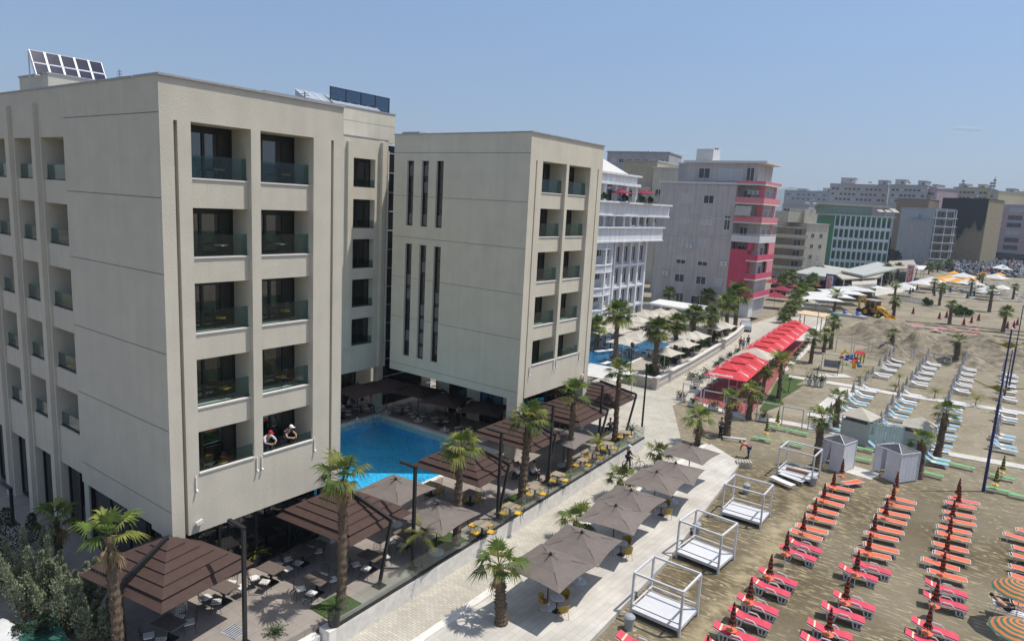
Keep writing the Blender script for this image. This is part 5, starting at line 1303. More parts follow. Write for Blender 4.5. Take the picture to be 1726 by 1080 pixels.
# ---------------------------------------------------------------- red marquee parasols
def text_mesh(txt, size, m, name='lettering'):
    cu = bpy.data.curves.new('t', 'FONT'); cu.body = txt; cu.size = size; cu.shear = .25; cu.align_x = 'CENTER'; cu.align_y = 'CENTER'; cu.extrude = .006; cu.offset = size*.015
    o = bpy.data.objects.new('t', cu); COL.objects.link(o); bpy.context.view_layer.update()
    me = bpy.data.meshes.new_from_object(o.evaluated_get(bpy.context.evaluated_depsgraph_get())); bpy.data.objects.remove(o); bpy.data.curves.remove(cu)
    me.materials.clear(); me.materials.append(m); me.name = name; return me
TXT = text_mesh('eaglemobile', .52, WHITEC)
def feather():
    q = MB()
    for i in range(6):
        y = i*.13; q.add([(-.05+.02*i,y,0),(.30-.03*i,y+.10,0),(.34-.035*i,y+.2,0),(.02+.02*i,y+.12,0),(-.05+.02*i,y,-.01),(.30-.03*i,y+.10,-.01),(.34-.035*i,y+.2,-.01),(.02+.02*i,y+.12,-.01)], [(0,1,2,3),(7,6,5,4),(0,4,5,1),(2,6,7,3)])
    return q.mesh('emblem', [WHITEC])
FEA = feather()
def marquee_parasol():
    t = thing('square_parasol', 'red', 'parasol'); W, D, H, zc = 4.3, 4.05, 1.0, 2.35
    q = MB(); th = .02
    def fr(f0, f1, z0, z1):
        vs = [(sx*W/2*f, sy*D/2*f, z) for f, z in ((f0,z0),(f1,z1)) for sx, sy in ((-1,-1),(1,-1),(1,1),(-1,1))]
        vs += [(x,y,z-th) for x,y,z in vs]; fs = []
        for i in range(4): j = (i+1)%4; fs += [(i,j,4+j,4+i),(8+j,8+i,12+i,12+j),(i,8+i,8+j,j)]
        q.add(vs, fs)
    fr(1,.32,0,.68*H); fr(.40,.005,.68*H+.04,H+.12)
    q.build('canopy', REDC, t, loc=(0,0,zc))
    q = MB(); q.tube((0,0,0),(0,0,zc+H),.05); q.build('pole', WHITEM, t)
    q = MB()
    for sx, sy in ((-1,-1),(1,-1),(1,1),(-1,1)): q.bar((0,0,zc+H*.9),(sx*W/2*.95,sy*D/2*.95,zc),.04)
    q.build('rib', WHITEM, t)
    sx_ = math.atan2(.68*H, D/2*.68); sy_ = math.atan2(.68*H, W/2*.68)
    o = obj('lettering', TXT, t); o.rotation_euler = (sx_,0,0); o.location = (-W*.12, -D/2*.84, zc+.68*H*.16/.68+.025)
    o = obj('lettering', TXT, t); o.rotation_euler = (Matrix.Rotation(rad(-90),3,'Z') @ Matrix.Rotation(sy_,3,'X')).to_euler(); o.location = (-W/2*.84, 0, zc+.68*H*.16/.68+.025)
    o = obj('emblem', FEA, t); o.rotation_euler = (Matrix.Rotation(rad(90),3,'Z') @ Matrix.Rotation(sy_,3,'X')).to_euler(); o.location = (W/2*.93,-.35,zc+.68*H*.07/.68+.03); o.scale = (1.5,1.5,1.5)
    return t
MQ = Proto(marquee_parasol()); gp = 'red marquee parasols'
A0 = G(1222,637,1.35); A1 = G(1337,552,1.35)
ax = (A1-A0).normalized(); rzm = math.atan2(-ax.x, ax.y)
st = A0 + ax*2.1; L = (A1-A0).length; n = 0
MQP = []
for k in range(10):
    s = 2.0+k*4.0+(4.2 if k > 2 else 0)*.95
    p = A0+ax*s; MQP.append(p)
    MQ.put((p.x,p.y,-1.0), rzm, 'red square parasol with white lettering, %s from the front in its %s block' % (ORD[k if k < 3 else k-3], 'near' if k < 3 else 'far'), None, gp)
p = A0+ax*14.1; t = thing('shade_sail', 'cream flat canopy bridging the gap between the two red marquee blocks', 'awning', (p.x,p.y,-1.0), rzm)
parasol_mesh(4.4,3.9,0,CREAMC).build('canopy', CREAMC, t, loc=(0,0,2.4)); t.children[0].scale.z = .25
for x in (-2,2):
    for y in (-1.8,1.8): q = MB(); q.bar((x,y,0),(x,y,2.4),.07); q.build('post', WHITEM, t)
# furniture inside the marquee
DCH = Proto(wire_chair('marquee_chair','dark',SHD,mat('dark_maroon', (.05,.018,.02), .6, .1))); WTB = Proto(dtable('marquee_table','t',WHITEP,.8,.8))
for k, (x, y) in enumerate(((1194,655),(1203,648),(1211,646),(1224,643),(1199,664),(1185,666))):
    DCH.put(G(x,y,-1.0), k*1.3, ['dark chair at the front left of the marquee','dark chair one step behind the front left chair','dark chair in the middle of the front marquee row','dark chair right under the first red parasol edge','dark chair near the front marquee table','dark chair closest to the white frames'][k], None, 'dark chairs under the marquee')
for k, (x, y) in enumerate(((1236,652),(1247,657),(1258,648))): WTB.put(G(x,y,-.3)+Vector((0,0,-.7)), .2, ['white table at the front right of the marquee','white table nearest the white plastic chair','white table farther under the red canopy'][k], None, 'white tables under the marquee')
t = thing('plastic_chair', 'white plastic armchair at the front right corner of the red marquee', 'chair', G(1259,670,-1.0), rad(190))
q = MB(); q.box(-.25,-.25,.40,.25,.25,.44); q.build('seat', WHITEP, t)
q = MB(); vs = []; fs = []
for i in range(9): a = math.pi*i/8; vs += [(math.cos(a)*.27,math.sin(a)*.24,.44),(math.cos(a)*.30,math.sin(a)*.28,.62+.25*math.sin(a))]
for i in range(8): fs.append((2*i,2*i+2,2*i+3,2*i+1))
q.add(vs, fs); q.build('backrest', WHITEP, t)
for x in (-.22,.22):
    for y in (-.22,.22): q = MB(); q.bar((x,y,.40),(x*1.15,y*1.15,0),.05); q.build('leg', WHITEP, t)
# ---------------------------------------------------------------- people
def skin_mesh(nodes, edges, name, m, sub=1):
    me = bpy.data.meshes.new('t'); ks = list(nodes); ix = {k: i for i, k in enumerate(ks)}
    me.from_pydata([nodes[k][0] for k in ks], [(ix[a], ix[b]) for a, b in edges], [])
    o = bpy.data.objects.new('t', me); COL.objects.link(o)
    md = o.modifiers.new('s', 'SKIN'); md.use_smooth_shade = True
    sv_ = me.skin_vertices[0].data if me.skin_vertices else me.skin_vertices
    if not me.skin_vertices: raise RuntimeError('no skin')
    for k in ks: me.skin_vertices[0].data[ix[k]].radius = nodes[k][1] if isinstance(nodes[k][1], tuple) else (nodes[k][1],)*2
    me.skin_vertices[0].data[0].use_root = True
    s = o.modifiers.new('u', 'SUBSURF'); s.levels = s.render_levels = sub
    bpy.context.view_layer.update()
    r = bpy.data.meshes.new_from_object(o.evaluated_get(bpy.context.evaluated_depsgraph_get()))
    bpy.data.objects.remove(o); bpy.data.meshes.remove(me); r.materials.clear(); r.materials.append(m); r.name = name
    return r
def V(*a): return Vector(a)
def person(label, loc, rz, pose='stand', shirt=SHW, legs=SHB, hair=HAIR, hat=None, shorts=False, scale=1.0, sleeves=True, shoe=BLACK, grp=None):
    """joints face +y; x is the person's right"""
    J = dict(pel=V(0,0,.95), spi=V(0,.0,1.12), che=V(0,.01,1.32), nec=V(0,.01,1.50), hd0=V(0,.03,1.60), hd1=V(0,.04,1.72),
             sR=V(.19,0,1.42), eR=V(.25,-.02,1.14), hR=V(.27,.08,.90), sL=V(-.19,0,1.42), eL=V(-.25,-.02,1.14), hL=V(-.27,.08,.90),
             pR=V(.10,0,.90), kR=V(.11,.03,.50), aR=V(.11,0,.08), tR=V(.12,.15,.03), pL=V(-.10,0,.90), kL=V(-.11,.03,.50), aL=V(-.11,0,.08), tL=V(-.12,.15,.03))
    up = ['spi','che','nec','hd0','hd1','sR','eR','hR','sL','eL','hL']
    def tilt(a, keys=up):
        c, s = math.cos(a), math.sin(a); o = J['pel']
        for k in keys: v = J[k]-o; J[k] = o+V(v.x, v.y*c+v.z*s, v.z*c-v.y*s)
    if pose == 'walk':
        J.update(kR=V(.11,.20,.52), aR=V(.11,.22,.10), tR=V(.11,.37,.05), kL=V(-.11,-.02,.50), aL=V(-.11,-.28,.14), tL=V(-.11,-.15,.06), hR=V(.25,-.12,.95), hL=V(-.25,.22,.98), eL=V(-.25,.05,1.15), eR=V(.25,-.1,1.15))
    if pose in ('sit',):
        for k in J: J[k] = J[k]-V(0,0,.45)
        J.update(kR=V(.13,.44,.50), aR=V(.13,.46,.08), tR=V(.13,.61,.03), kL=V(-.13,.44,.50), aL=V(-.13,.46,.08), tL=V(-.13,.61,.03), pR=V(.1,.03,.47), pL=V(-.1,.03,.47), eR=V(.26,.08,.74), hR=V(.16,.33,.76), eL=V(-.26,.08,.74), hL=V(-.16,.33,.76))
        tilt(.08)
    if pose == 'bend':
        tilt(1.15); J.update(eR=V(.22,.62,.92), hR=V(.16,.66,.62), eL=V(-.22,.62,.92), hL=V(-.16,.66,.62), kR=V(.12,.08,.50), kL=V(-.12,-.02,.5))
    if pose == 'lean':
        tilt(.62); J.update(eR=V(.30,.52,1.10), hR=V(.14,.66,1.08), eL=V(-.30,.52,1.10), hL=V(-.14,.66,1.08)); J['hd0'] = J['nec']+V(0,.08,.07); J['hd1'] = J['nec']+V(0,.15,.16)
    if pose == 'push':                        # walking beside a bicycle, hands on the bar
        J.update(eR=V(.30,.18,1.12), hR=V(.42,.42,1.02), eL=V(-.14,.22,1.15), hL=V(.12,.45,1.02), kR=V(.11,.14,.52), aR=V(.11,.16,.10), tR=V(.11,.31,.05), aL=V(-.11,-.2,.12), tL=V(-.11,-.07,.05))
    if pose == 'hold':
        J.update(eR=V(.30,.05,1.18), hR=V(.10,.26,1.22), eL=V(-.30,.05,1.18), hL=V(-.06,.27,1.16))
    if pose == 'lie':                         # reclined on a lounger, feet towards +y
        for k in J: J[k] = J[k]-V(0,0,.90)
        J.update(kR=V(.12,.42,.16), aR=V(.12,.80,.06), tR=V(.13,.86,.20), kL=V(-.12,.40,.26), aL=V(-.12,.74,.06), tL=V(-.13,.82,.2), pR=V(.1,.05,.05), pL=V(-.1,.05,.05)); tilt(-1.0); J.update(hR=V(.24,.1,.2), hL=V(-.24,.1,.2))
    t = thing('person', label, 'person', loc, rz, grp); t.scale = (scale,)*3
    N = {'pel':(J['pel'],(.15,.11)),'spi':(J['spi'],(.135,.10)),'che':(J['che'],(.165,.115)),'nec':(J['nec'],.058),'hd0':(J['hd0'],.075),'hd1':(J['hd1'],.088)}
    E_ = [('pel','spi'),('spi','che'),('che','nec'),('nec','hd0'),('hd0','hd1')]
    top = J['hd1']+(J['hd1']-J['hd0'])*.55; N['top'] = (top,.055); E_.append(('hd1','top'))
    fwd = (J['che']-J['pel']).cross(V(1,0,0))*-1; fwd = V(0,1,0) if fwd.length < .01 else fwd.normalized()
    if fwd.y < -.2: fwd = -fwd
    N['nose'] = ((J['hd0']*.55+J['hd1']*.45)+fwd*.105,.016); E_.append(('hd1','nose'))
    for s in 'RL':
        N['s'+s] = (J['s'+s],.068); N['e'+s] = (J['e'+s],.045); N['h'+s] = (J['h'+s],.03); E_ += [('che','s'+s),('s'+s,'e'+s),('e'+s,'h'+s)]
        d = (J['h'+s]-J['e'+s]).normalized(); sd = d.cross(V(0,1,.3)).normalized(); N['w'+s] = (J['h'+s]+d*.07,(.034,.02)); E_.append(('h'+s,'w'+s))
        for i, (o, ln) in enumerate(((-.033,.065),(-.011,.082),(.011,.078),(.033,.06))):
            N['f%d%s'%(i,s)] = (J['h'+s]+d*(.075+ln)+sd*o*1.3,.009); E_.append(('w'+s,'f%d%s'%(i,s)))
        N['th'+s] = (J['h'+s]+d*.06+sd*.06+V(0,.02,0),.011); E_.append(('h'+s,'th'+s))
        N['p'+s] = (J['p'+s],.095); N['k'+s] = (J['k'+s],.062); N['a'+s] = (J['a'+s],.042); N['t'+s] = (J['t'+s],.036); E_ += [('pel','p'+s),('p'+s,'k'+s),('k'+s,'a'+s),('a'+s,'t'+s)]
    obj('body', skin_mesh(N, E_, 'body', SKIN), t)
    f = 1.17
    if shirt is not None:
        S = {k: (N[k][0], tuple(x*f for x in N[k][1]) if isinstance(N[k][1], tuple) else N[k][1]*f) for k in ('pel','spi','che','sR','sL')}
        ES = [('pel','spi'),('spi','che'),('che','sR'),('che','sL')]
        for s in 'RL':
            u = .98 if sleeves else .55
            S['m'+s] = (J['s'+s].lerp(J['e'+s], u), .06); ES.append(('s'+s,'m'+s))
        obj('shirt', skin_mesh(S, ES, 'shirt', shirt), t)
    if legs is not None:
        S = {'pel':(J['pel']-V(0,0,.02)*(pose != 'lie'),(.172,.128))}; ES = []
        for s in 'RL':
            e = J['k'+s] if shorts else J['a'+s]
            S['p'+s] = (J['p'+s],.112); S['k'+s] = (J['k'+s].lerp(J['p'+s], .08),.078); ES += [('pel','p'+s),('p'+s,'k'+s)]
            if not shorts: S['a'+s] = (J['a'+s]+V(0,0,.03),.058); ES.append(('k'+s,'a'+s))
        obj('trousers', skin_mesh(S, ES, 'trousers', legs), t)
    if not (pose == 'lie'):
        for s in 'RL': q = MB(); q.bar(J['a'+s]+V(0,-.05,-.03), J['t'+s]+V(0,.06,.0), .09, .08); q.build('shoe', shoe, t)
    q = MB(); c = J['hd1']+(J['hd1']-J['hd0'])*.35; n = 10
    for k in range(4):
        r0 = .098*math.cos(k*.45); 
    prof = [(.094,-.06),(.098,0),(.080,.05),(.035,.078)]
    q.lathe(prof, 12, 0, (c.x, c.y-.012, c.z)); o = q.build('hair', hat or hair, t, True)
    if hat: q = MB(); q.box(c.x-.07,c.y+.06,c.z-.04,c.x+.07,c.y+.19,c.z-.02); q.build('cap_peak', hat, t)
    return t
STRS = mat('striped_shirt', (.50,.50,.56), .9, .25, 30)
REDCAP = mat('red_cap', (.40,.02,.03), .8, .1); WCAP = mat('white_cap', (.75,.75,.75), .8, .05)
person('person in pale striped shirt and red cap leaning over the lowest hotel balcony', (X0-.72,18.5,5.30), rad(-90), 'lean', STRS, SHB, HAIR, REDCAP)
person('person in dark top and white cap leaning on the lowest hotel balcony', (X0-.72,19.55,5.30), rad(-78), 'lean', SHD, SHB, HAIR, WCAP, sleeves=False)
cyc = G(1057,789,-.95)
person('person in dark clothes with a white cap pushing a bicycle along the promenade', cyc, rad(-35), 'push', SHD, SHD, HAIR, WCAP)
person('person in a dark jacket standing on the sand beside a palm and looking down', G(1123,738,BZ)+Vector((0,0,0)) if False else G(1214,737,BZ), rad(150), 'hold', mat('blue_grey_jacket', (.06,.075,.11), .9, .2, 6), SHD)
person('person in a red shirt bending over on the sand above a wooden crate', G(1261,772,BZ), rad(95), 'bend', SHR, SHB, HAIR)
for k, (x, y, a, sh) in enumerate(((1247,588,-160,SHR),(1252,590,-150,SHG),(1260,585,-170,SHD))):
    person(['person in a red top walking beside the end of the white wall','person in a pale shirt and blue shorts walking beside the end of the white wall','person in dark clothes walking right of the pair by the white wall'][k], G(x,y,-.95), rad(a), 'walk', sh, SHB, HAIR, None, k == 1)
for k, (x, y, a) in enumerate(((873,797,40),(898,795,-40))):
    p = G(x,y,.6); person(['person in a white shirt seated with the back turned, left of the fourth palm trunk','person in a white shirt seated with the back turned, right of the fourth palm trunk'][k], (p.x,p.y,0), rad(a+20), 'sit', SHW, SHD)
for k, (x, y, a, sh) in enumerate(((574,690,30,SHW),(587,682,-60,SHW),(602,678,40,SHW),(609,670,170,mat('tan_shirt',(.3,.2,.14),.9,.1)),(624,680,-100,SHW))):
    p = G(x,y,.6); person(['diner in a white shirt seated at the hotel edge of the shaded courtyard','diner in a white shirt leaning at the hotel edge table in the courtyard','diner in a white shirt and pale trousers at the courtyard corner table','diner in a tan shirt behind the courtyard corner table','diner in a white shirt on the pool side of the courtyard corner table'][k], (p.x,p.y,0), rad(a), 'sit', sh, SHD if k != 2 else SHW)
p = G(777,703,.55); person('waiter in a white shirt standing in the dark courtyard doorway', (p.x,p.y-.3,0), rad(180), 'stand', SHW, SHD)
p = G(1029,720,.6); person('person in a blue top seated beside the last terrace palm', (p.x,p.y,0), rad(60), 'sit', mat('navy_shirt', (.03,.05,.13), .9, .1), SHD)
p = G(903,738,.6); person('person in a red top seated under the fourth brown canopy', (p.x-1.2,p.y-.5,0), rad(10), 'sit', SHR, SHD)
person('sunbather in dark swimwear lying on the white lounger at the right edge', (SB.x-.3,SB.y,BZ+.47), rad(-82), 'lie', None, SHD, HAIR, None, True)
for k, (x, y) in enumerate(((1723,455),(1727,458),(1694,430),(1697,431))):
    person(['person walking on the far sand at the right edge','second person walking on the far sand at the right edge','person standing by the parked van, left','person standing by the parked van, right'][k], G(x,y,BZ), rad(-120+40*k), 'walk', [SHD,SHR,SHD,SHD][k], SHD)
# bicycle
t = thing('bicycle', 'bicycle with pale tyres pushed along the promenade by the person in dark clothes', 'bicycle', cyc+Vector((.42,.12,0)), rad(-50)+rad(90))
for x in (-.52,.52):
    q = MB(); n = 20
    for i in range(n):
        a0, a1 = 6.2832*i/n, 6.2832*(i+1)/n; q.bar((x+.33*math.cos(a0),0,.34+.33*math.sin(a0)),(x+.33*math.cos(a1),0,.34+.33*math.sin(a1)),.035)
    w_ = q.build('wheel', RUB, t); q = MB()
    for i in range(8): a = 6.2832*i/8; q.bar((x,0,.34),(x+.31*math.cos(a),0,.34+.31*math.sin(a)),.008)
    q.build('spokes', WHITEM, w_)
q = MB(); q.path([(-.52,0,.34),(-.15,0,.80),(.40,0,.82),(-.05,0,.30),(-.52,0,.34)], .018); q.path([(-.15,0,.80),(-.05,0,.30)], .018); q.path([(.40,0,.9),(.52,0,.34)], .018); q.build('frame', mat('olive_frame', (.12,.13,.05), .4, .1), t)
q = MB(); q.path([(.40,0,.82),(.36,0,1.0),(.33,.26,1.02),(.25,.28,1.0)], .014); q.path([(.36,0,1.0),(.33,-.26,1.02),(.25,-.28,1.0)], .014); q.build('handlebar', BLACK, t); q = MB(); q.obox((-.2,0,.9),(.26,.13,.06)); q.bar((-.18,0,.8),(-.2,0,.9),.03); q.build('saddle', BLACK, t)
# crates and planks by the bent worker
t = thing('wooden_frame', 'white open wooden frame lying on the sand behind the bent worker', 'frame', G(1237,741,BZ), rad(20)); q = MB()
for a, b in (((-.9,-.5,.3),(.9,-.5,.3)),((-.9,.5,.05),(.9,.5,.05)),((-.9,-.5,.3),(-.9,.5,.05)),((.9,-.5,.3),(.9,.5,.05))): q.bar(a, b, .16, .07)
q.build('boards', WHITEP, t); q = MB(); [q.bar((x,-.45,0),(x,-.45,.28),.07) for x in (-.8,.8)]; q.build('leg', WHITEP, t)
t = thing('crate', 'pale slatted crate in front of the bent worker', 'crate', G(1253,786,BZ), rad(30)); q = MB()
for i in range(6): q.bar((-.5+.2*i,-.35,.45),(-.5+.2*i,.35,.45),.12,.04)
for z in (.1,.28):
    for y in (-.36,.36): q.bar((-.55,y,z),(.55,y,z),.03,.1)
q.build('slats', CONC, t)
# ---------------------------------------------------------------- promenade wall of the neighbouring hotel
W2 = [G(1104,656,-.95), G(1165,622,-.95), G(1210,594,-.95), G(1240,572,-.95), G(1252,560,-.95)]
t = thing('garden_wall', 'long cream rendered wall with pale coping in front of the neighbouring hotel terrace', 'wall', W2[0])
o = MB(); c = MB(); bd = MB()
for a, b in zip(W2, W2[1:]):
    a = a-W2[0]; b = b-W2[0]; o.bar(a+V(0,0,.55), b+V(0,0,.55), .30, 1.1); c.bar(a+V(0,0,1.18), b+V(0,0,1.18), .5, .16); bd.bar(a+V(0,0,.5), b+V(0,0,.5), .36, .07)
q = V(-6.5,.2,0); o.bar((0,0,.55), q+V(0,0,.55), .30, 1.1); c.bar((0,0,1.18), q+V(0,0,1.18), .5, .155)
o.build('wall', CONC, t); c.build('coping', WALLB, t); bd.build('band', WALLB, t)
q = MB(); q.box(-.28,-.28,0,.28,.28,1.32); q.build('pier', CONC, t)
# hedge along the wall
r = random.Random(3)
for k in range(9):
    a = W2[0].lerp(W2[3], (k+.5)/9)+V(-1.3,0,.95)
    shrub('green bush %s from the near corner behind the cream wall' % ORD[k], a, [(r.uniform(-.6,.6), r.uniform(-1.5,1.5), r.uniform(.7,1.3), .6) for _ in range(4)], LEAF, 40+k, 170, .2, 'hedge_bush')
# ---------------------------------------------------------------- neighbour's pool umbrellas, canopies
CU = Proto(parasol_proto('square_parasol', 'cream', 3.3, .7, 2.4, CREAMC, True, False, WHITEM)); gp = 'cream parasols round the neighbouring pool'
cu = [(1008,532),(1031,548),(1003,556),(1018,553),(1040,556),(1060,547),(1075,540),(1085,531),(1098,532),(1113,527),(1137,527),(1052,575),(1072,568),(1080,563),(1122,597),(1150,583),(1173,570),(1202,557),(1219,554),(1160,566),(1133,568),(1105,568),(1045,540),(1020,540)]
for k, (x, y) in enumerate(cu):
    p = G(x, y-(12 if 14 <= k < 19 else 7), 3.0); CU.put((p.x,p.y,-.02), jit(.1), 'cream square parasol by the neighbouring pool, %s from the hotel wing' % ORD[k], None, gp)
p = G(1017,623,2.6); t = thing('flat_awning', 'flat white awning at the far corner of the cream hotel wing', 'awning', (p.x,p.y,-.02), rad(4)); parasol_mesh(5.2,4.2).build('canopy', WHITEC, t, loc=(0,0,2.4)); t.children[0].scale.z = .15
for x in (-2.3,2.3):
    for y in (-1.9,1.9): q = MB(); q.bar((x,y,0),(x,y,2.4),.08); q.build('post', WHITEM, t)
for k, (x, y) in enumerate(((1010,620),(1022,612),(1033,604),(1043,596),(1013,592),(1030,590))):
    WL2.put(G(x,y,.3)+V(0,0,-.3), rad(80)+jit(.2), 'white lounger %s along the edge of the neighbouring pool' % ORD[k], None, 'loungers by the neighbouring pool')
def slab_roof(label, pts, zt, th, m, post=WHITEP, zb=0, cat='canopy'):
    P = [G(x, y, zt) for x, y in pts]; o0 = V(P[0].x,P[0].y,zb); t = thing('flat_roof_canopy', label, cat, o0)
    q = MB(); q.prism([(p.x-o0.x,p.y-o0.y) for p in P], zt-zb-th, zt-zb); q.build('roof', m, t)
    for p in P: q = MB(); c = (P[0]+P[2])/2; d = (p-c)*.92+c-o0; q.bar((d.x,d.y,0),(d.x,d.y,zt-zb-th),.25); q.build('post', post, t)
    return t
slab_roof('white flat roof over the pool bar before the grey apartment block', [(1094,510),(1112,504),(1218,519),(1205,528)], 3.3, .3, WHITEC)
# ---------------------------------------------------------------- buildings
WINC = {}
def window(par, x, y, z, w_, h, fm, pm, t=.06, name='window', mull=True, dep=.05, rz=0):
    """a frame with its pane, set into the y = const facade that looks along -y of the building"""
    key = (round(w_,2), round(h,2), fm.name, pm.name, mull, dep)
    if key not in WINC:
        f = MB(); f.box(0,-dep,0,w_,.04,t); f.box(0,-dep,h-t,w_,.04,h); f.box(0,-dep,t,t,.04,h-t); f.box(w_-t,-dep,t,w_,.04,h-t)
        if mull: f.box(w_/2-t/2,-dep*.8,t,w_/2+t/2,.04,h-t)
        p = MB(); p.box(t,-.02,t,w_-t,.03,h-t); WINC[key] = (f.mesh('window', fm), p.mesh('pane', pm))
    a, b = WINC[key]; o = obj(name, a, par, (x,y,z), rz); obj('pane', b, o); return o
GL1 = mat('window_glass', (.035,.042,.05), .12, .4, .6, spec=.6); GL2 = mat('pale_shutter', (.42,.42,.43), .7, .06)
def frame_of(a, b): return math.atan2(b.y-a.y, b.x-a.x)
# --- white neo-classical hotel
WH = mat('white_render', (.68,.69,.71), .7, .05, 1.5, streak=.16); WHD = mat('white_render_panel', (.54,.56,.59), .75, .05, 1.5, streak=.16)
t = thing('hotel_building', 'white neo-classical hotel with tall columns, curved bay and roof terrace', 'hotel', (-47,80,0), rad(90)); Lw = 22.6
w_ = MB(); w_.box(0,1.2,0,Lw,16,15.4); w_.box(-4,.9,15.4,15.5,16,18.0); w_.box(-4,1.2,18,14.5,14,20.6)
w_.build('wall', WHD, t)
zf = [3.3,6.4,9.7,13.0]
q = MB()
for z in zf[:3]: q.box(11.4,.80,z-.35,Lw-.3,1.195,z); 
for k, x in enumerate((11.4,13.9,16.5,19.2,21.9)): q.box(x-.24,.72,0,x+.24,1.19,15.2)
q.build('pilaster', WH, t)
q = MB()
for z0, z1, o in ((13.2,13.4,.9),(13.4,15.2,.75),(15.2,15.4,1.1)): q.box(-4,-o,z0,Lw+1.4+o*.3,1.19,z1)
for z0, z1, o in ((16.9,17.1,1.3),(17.1,18.7,1.1),(18.7,18.95,1.6)): q.box(-4,-o,z0,Lw+2.6,1.19,z1)
q.build('cornice', WH, t)
q = MB()
for x in (2.6,5.4,8.2,11.3,13.4,15.9,18.4,21.4): q.lathe([(.34,15.4),(.26,15.6),(.22,16.5),(.36,16.9)],10,0,(x,-.2,0))
for x in (5.0,8.3,11.6,14.6): q.box(x-.3,-.35,18.95,x+.3,.25,21.2)
q.build('column', WH, t)
q = MB(); q.box(-4,-.8,21.2,15.0,14,21.6); q.box(-4,-.3,21.6,14.6,14,22.6); q.box(-4,-.8,22.6,15.2,14,22.85); q.build('entablature', WH, t)
q = MB(); q.add([(-4,0,22.86),(12.5,0,22.86),(9.8,4,25.4),(-4,4,25.4),(12.5,12,22.86),(9.8,8,25.4),(-4,12,22.86),(-4,8,25.4)], [(0,1,2,3),(1,4,5,2),(2,5,7,3),(4,6,7,5)]); q.build('roof', mat('pale_metal_roof', (.55,.53,.50), .5, .06, 2), t)
# curved bay, five bowed floors
q = MB(); cx, R = 6.2, 5.2
bay = [(cx+R*math.sin(a), 1.0-(R*math.cos(a)-R*math.cos(1.0))*.62) for a in [(-1.0+2.0*i/12) for i in range(13)]]
for z0, z1, g in ((2.6,3.6,0),(5.7,6.7,0),(9.0,10.0,0),(12.3,13.2,0)):
    q.prism([(p[0],p[1]-.04) for p in bay]+[(bay[-1][0],1.19),(bay[0][0],1.19)], z0, z1)
q.build('bay_parapet', WHD, t)
q = MB()
for z in (2.6,3.62,5.7,6.72,9.0,10.02,12.3): q.prism([(cx+(p[0]-cx)*1.02,p[1]-.16) for p in bay]+[(bay[-1][0],1.19),(bay[0][0],1.19)], z-.1, z+.06)
q.build('bay_moulding', WH, t)
q = MB()
for i in (0,3,6,9,12): p = bay[i]; q.box(p[0]-.2,p[1]-.12,0,p[0]+.2,p[1]+.3,13.19)
q.build('bay_column', WH, t)
for z in zf:
    for x in (12.0,14.6,17.2,19.9): window(t, x, 1.16, z-3.05 if z > 3.3 else .2, 1.5, 2.5, WH, GL1, .08)
    for x in (2.0,4.2,6.4,8.6): window(t, x, 1.16, z-2.0 if z > 3.3 else .6, 1.5, 1.9, WH, GL1, .08)
for x in (2.9,6.0,8.9,12.0,14.3,16.7,19.2): window(t, x, 1.16, 15.5, 1.4, 1.35, WH, GL1, .08)
for x in (5.6,9.0,12.2): window(t, x, .86, 19.0, 2.0, 2.1, WH, GL1, .08)
for k, (x, y, l) in enumerate(((1047,321,'left maroon parasol on the roof terrace of the white hotel'),(1087,322,'right maroon parasol on the roof terrace of the white hotel'))):
    p = HX(x, y, -46.3); r = thing('terrace_parasol', l, 'parasol', (p.x,p.y,18.95)); parasol_mesh(3.2,.6).build('canopy', MAROON, r, loc=(0,0,p.z-18.95-.4)); q = MB(); q.bar((0,0,0),(0,0,p.z-18.95),.06); q.build('pole', WHITEM, r)
for k, (x, y) in enumerate(((1017,335),(1052,335),(1080,337),(1095,338))):
    p = HX(x, y, -46.0); shrub(['round clipped bush on the white hotel terrace, far left','bush on the white hotel terrace under the left parasol','long bush on the white hotel terrace under the right parasol','last bush on the white hotel terrace, at the right'][k], (p.x,p.y,18.9), [(0,0,1.0,.6),(.3,.3,.8,.5)], LEAF, 70+k, 160, .2, 'terrace_bush')
# --- grey and pink apartment block
GRY = mat('lilac_grey_render', (.47,.435,.425), .85, .05, .8, streak=.16); PNK = mat('pink_render', (.50,.075,.13), .8, .06, .8); PNK2 = mat('pale_pink_render', (.58,.20,.23), .8, .06, .8); WHR = mat('white_balcony', (.60,.59,.59), .8, .05, 1)
t = thing('apartment_block', 'tall grey apartment block with pink balconies on its beach side', 'apartment block', (-55.8,123,-.02), 0); 
w_ = MB(); w_.box(0,0,0,14.4,11,23.2); w_.box(14.4,2.2,0,18.6,9.5,23.2); w_.box(4.0,1.4,23.2,17.4,10,27.0)
w_.build('wall', GRY, t)
q = MB(); q.box(-.25,-.3,23.2,14.5,1.39,23.5); q.box(3.7,.9,27.0,18.9,10.2,27.4); q.box(5.4,2.5,27.4,8.6,6,29.6); q.build('roof_slab', WHR, t)
q = MB(); q.box(-.12,-.12,7.2,14.45,-.003,7.5); q.box(-.12,-.12,13.6,14.45,-.003,13.9); q.box(-.12,-.12,17.0,14.45,-.003,17.3); q.build('band', GRY, t)
q = MB(); q.box(14.4,.0,5.0,17.4,2.19,12.0); q.box(17.4,-.0,11.9,17.9,2.19,13.6); q.build('pink_wall', PNK, t)
q = MB(); q.box(14.4,-.15,0,18.8,2.19,3.6); q.build('base', WHR, t)
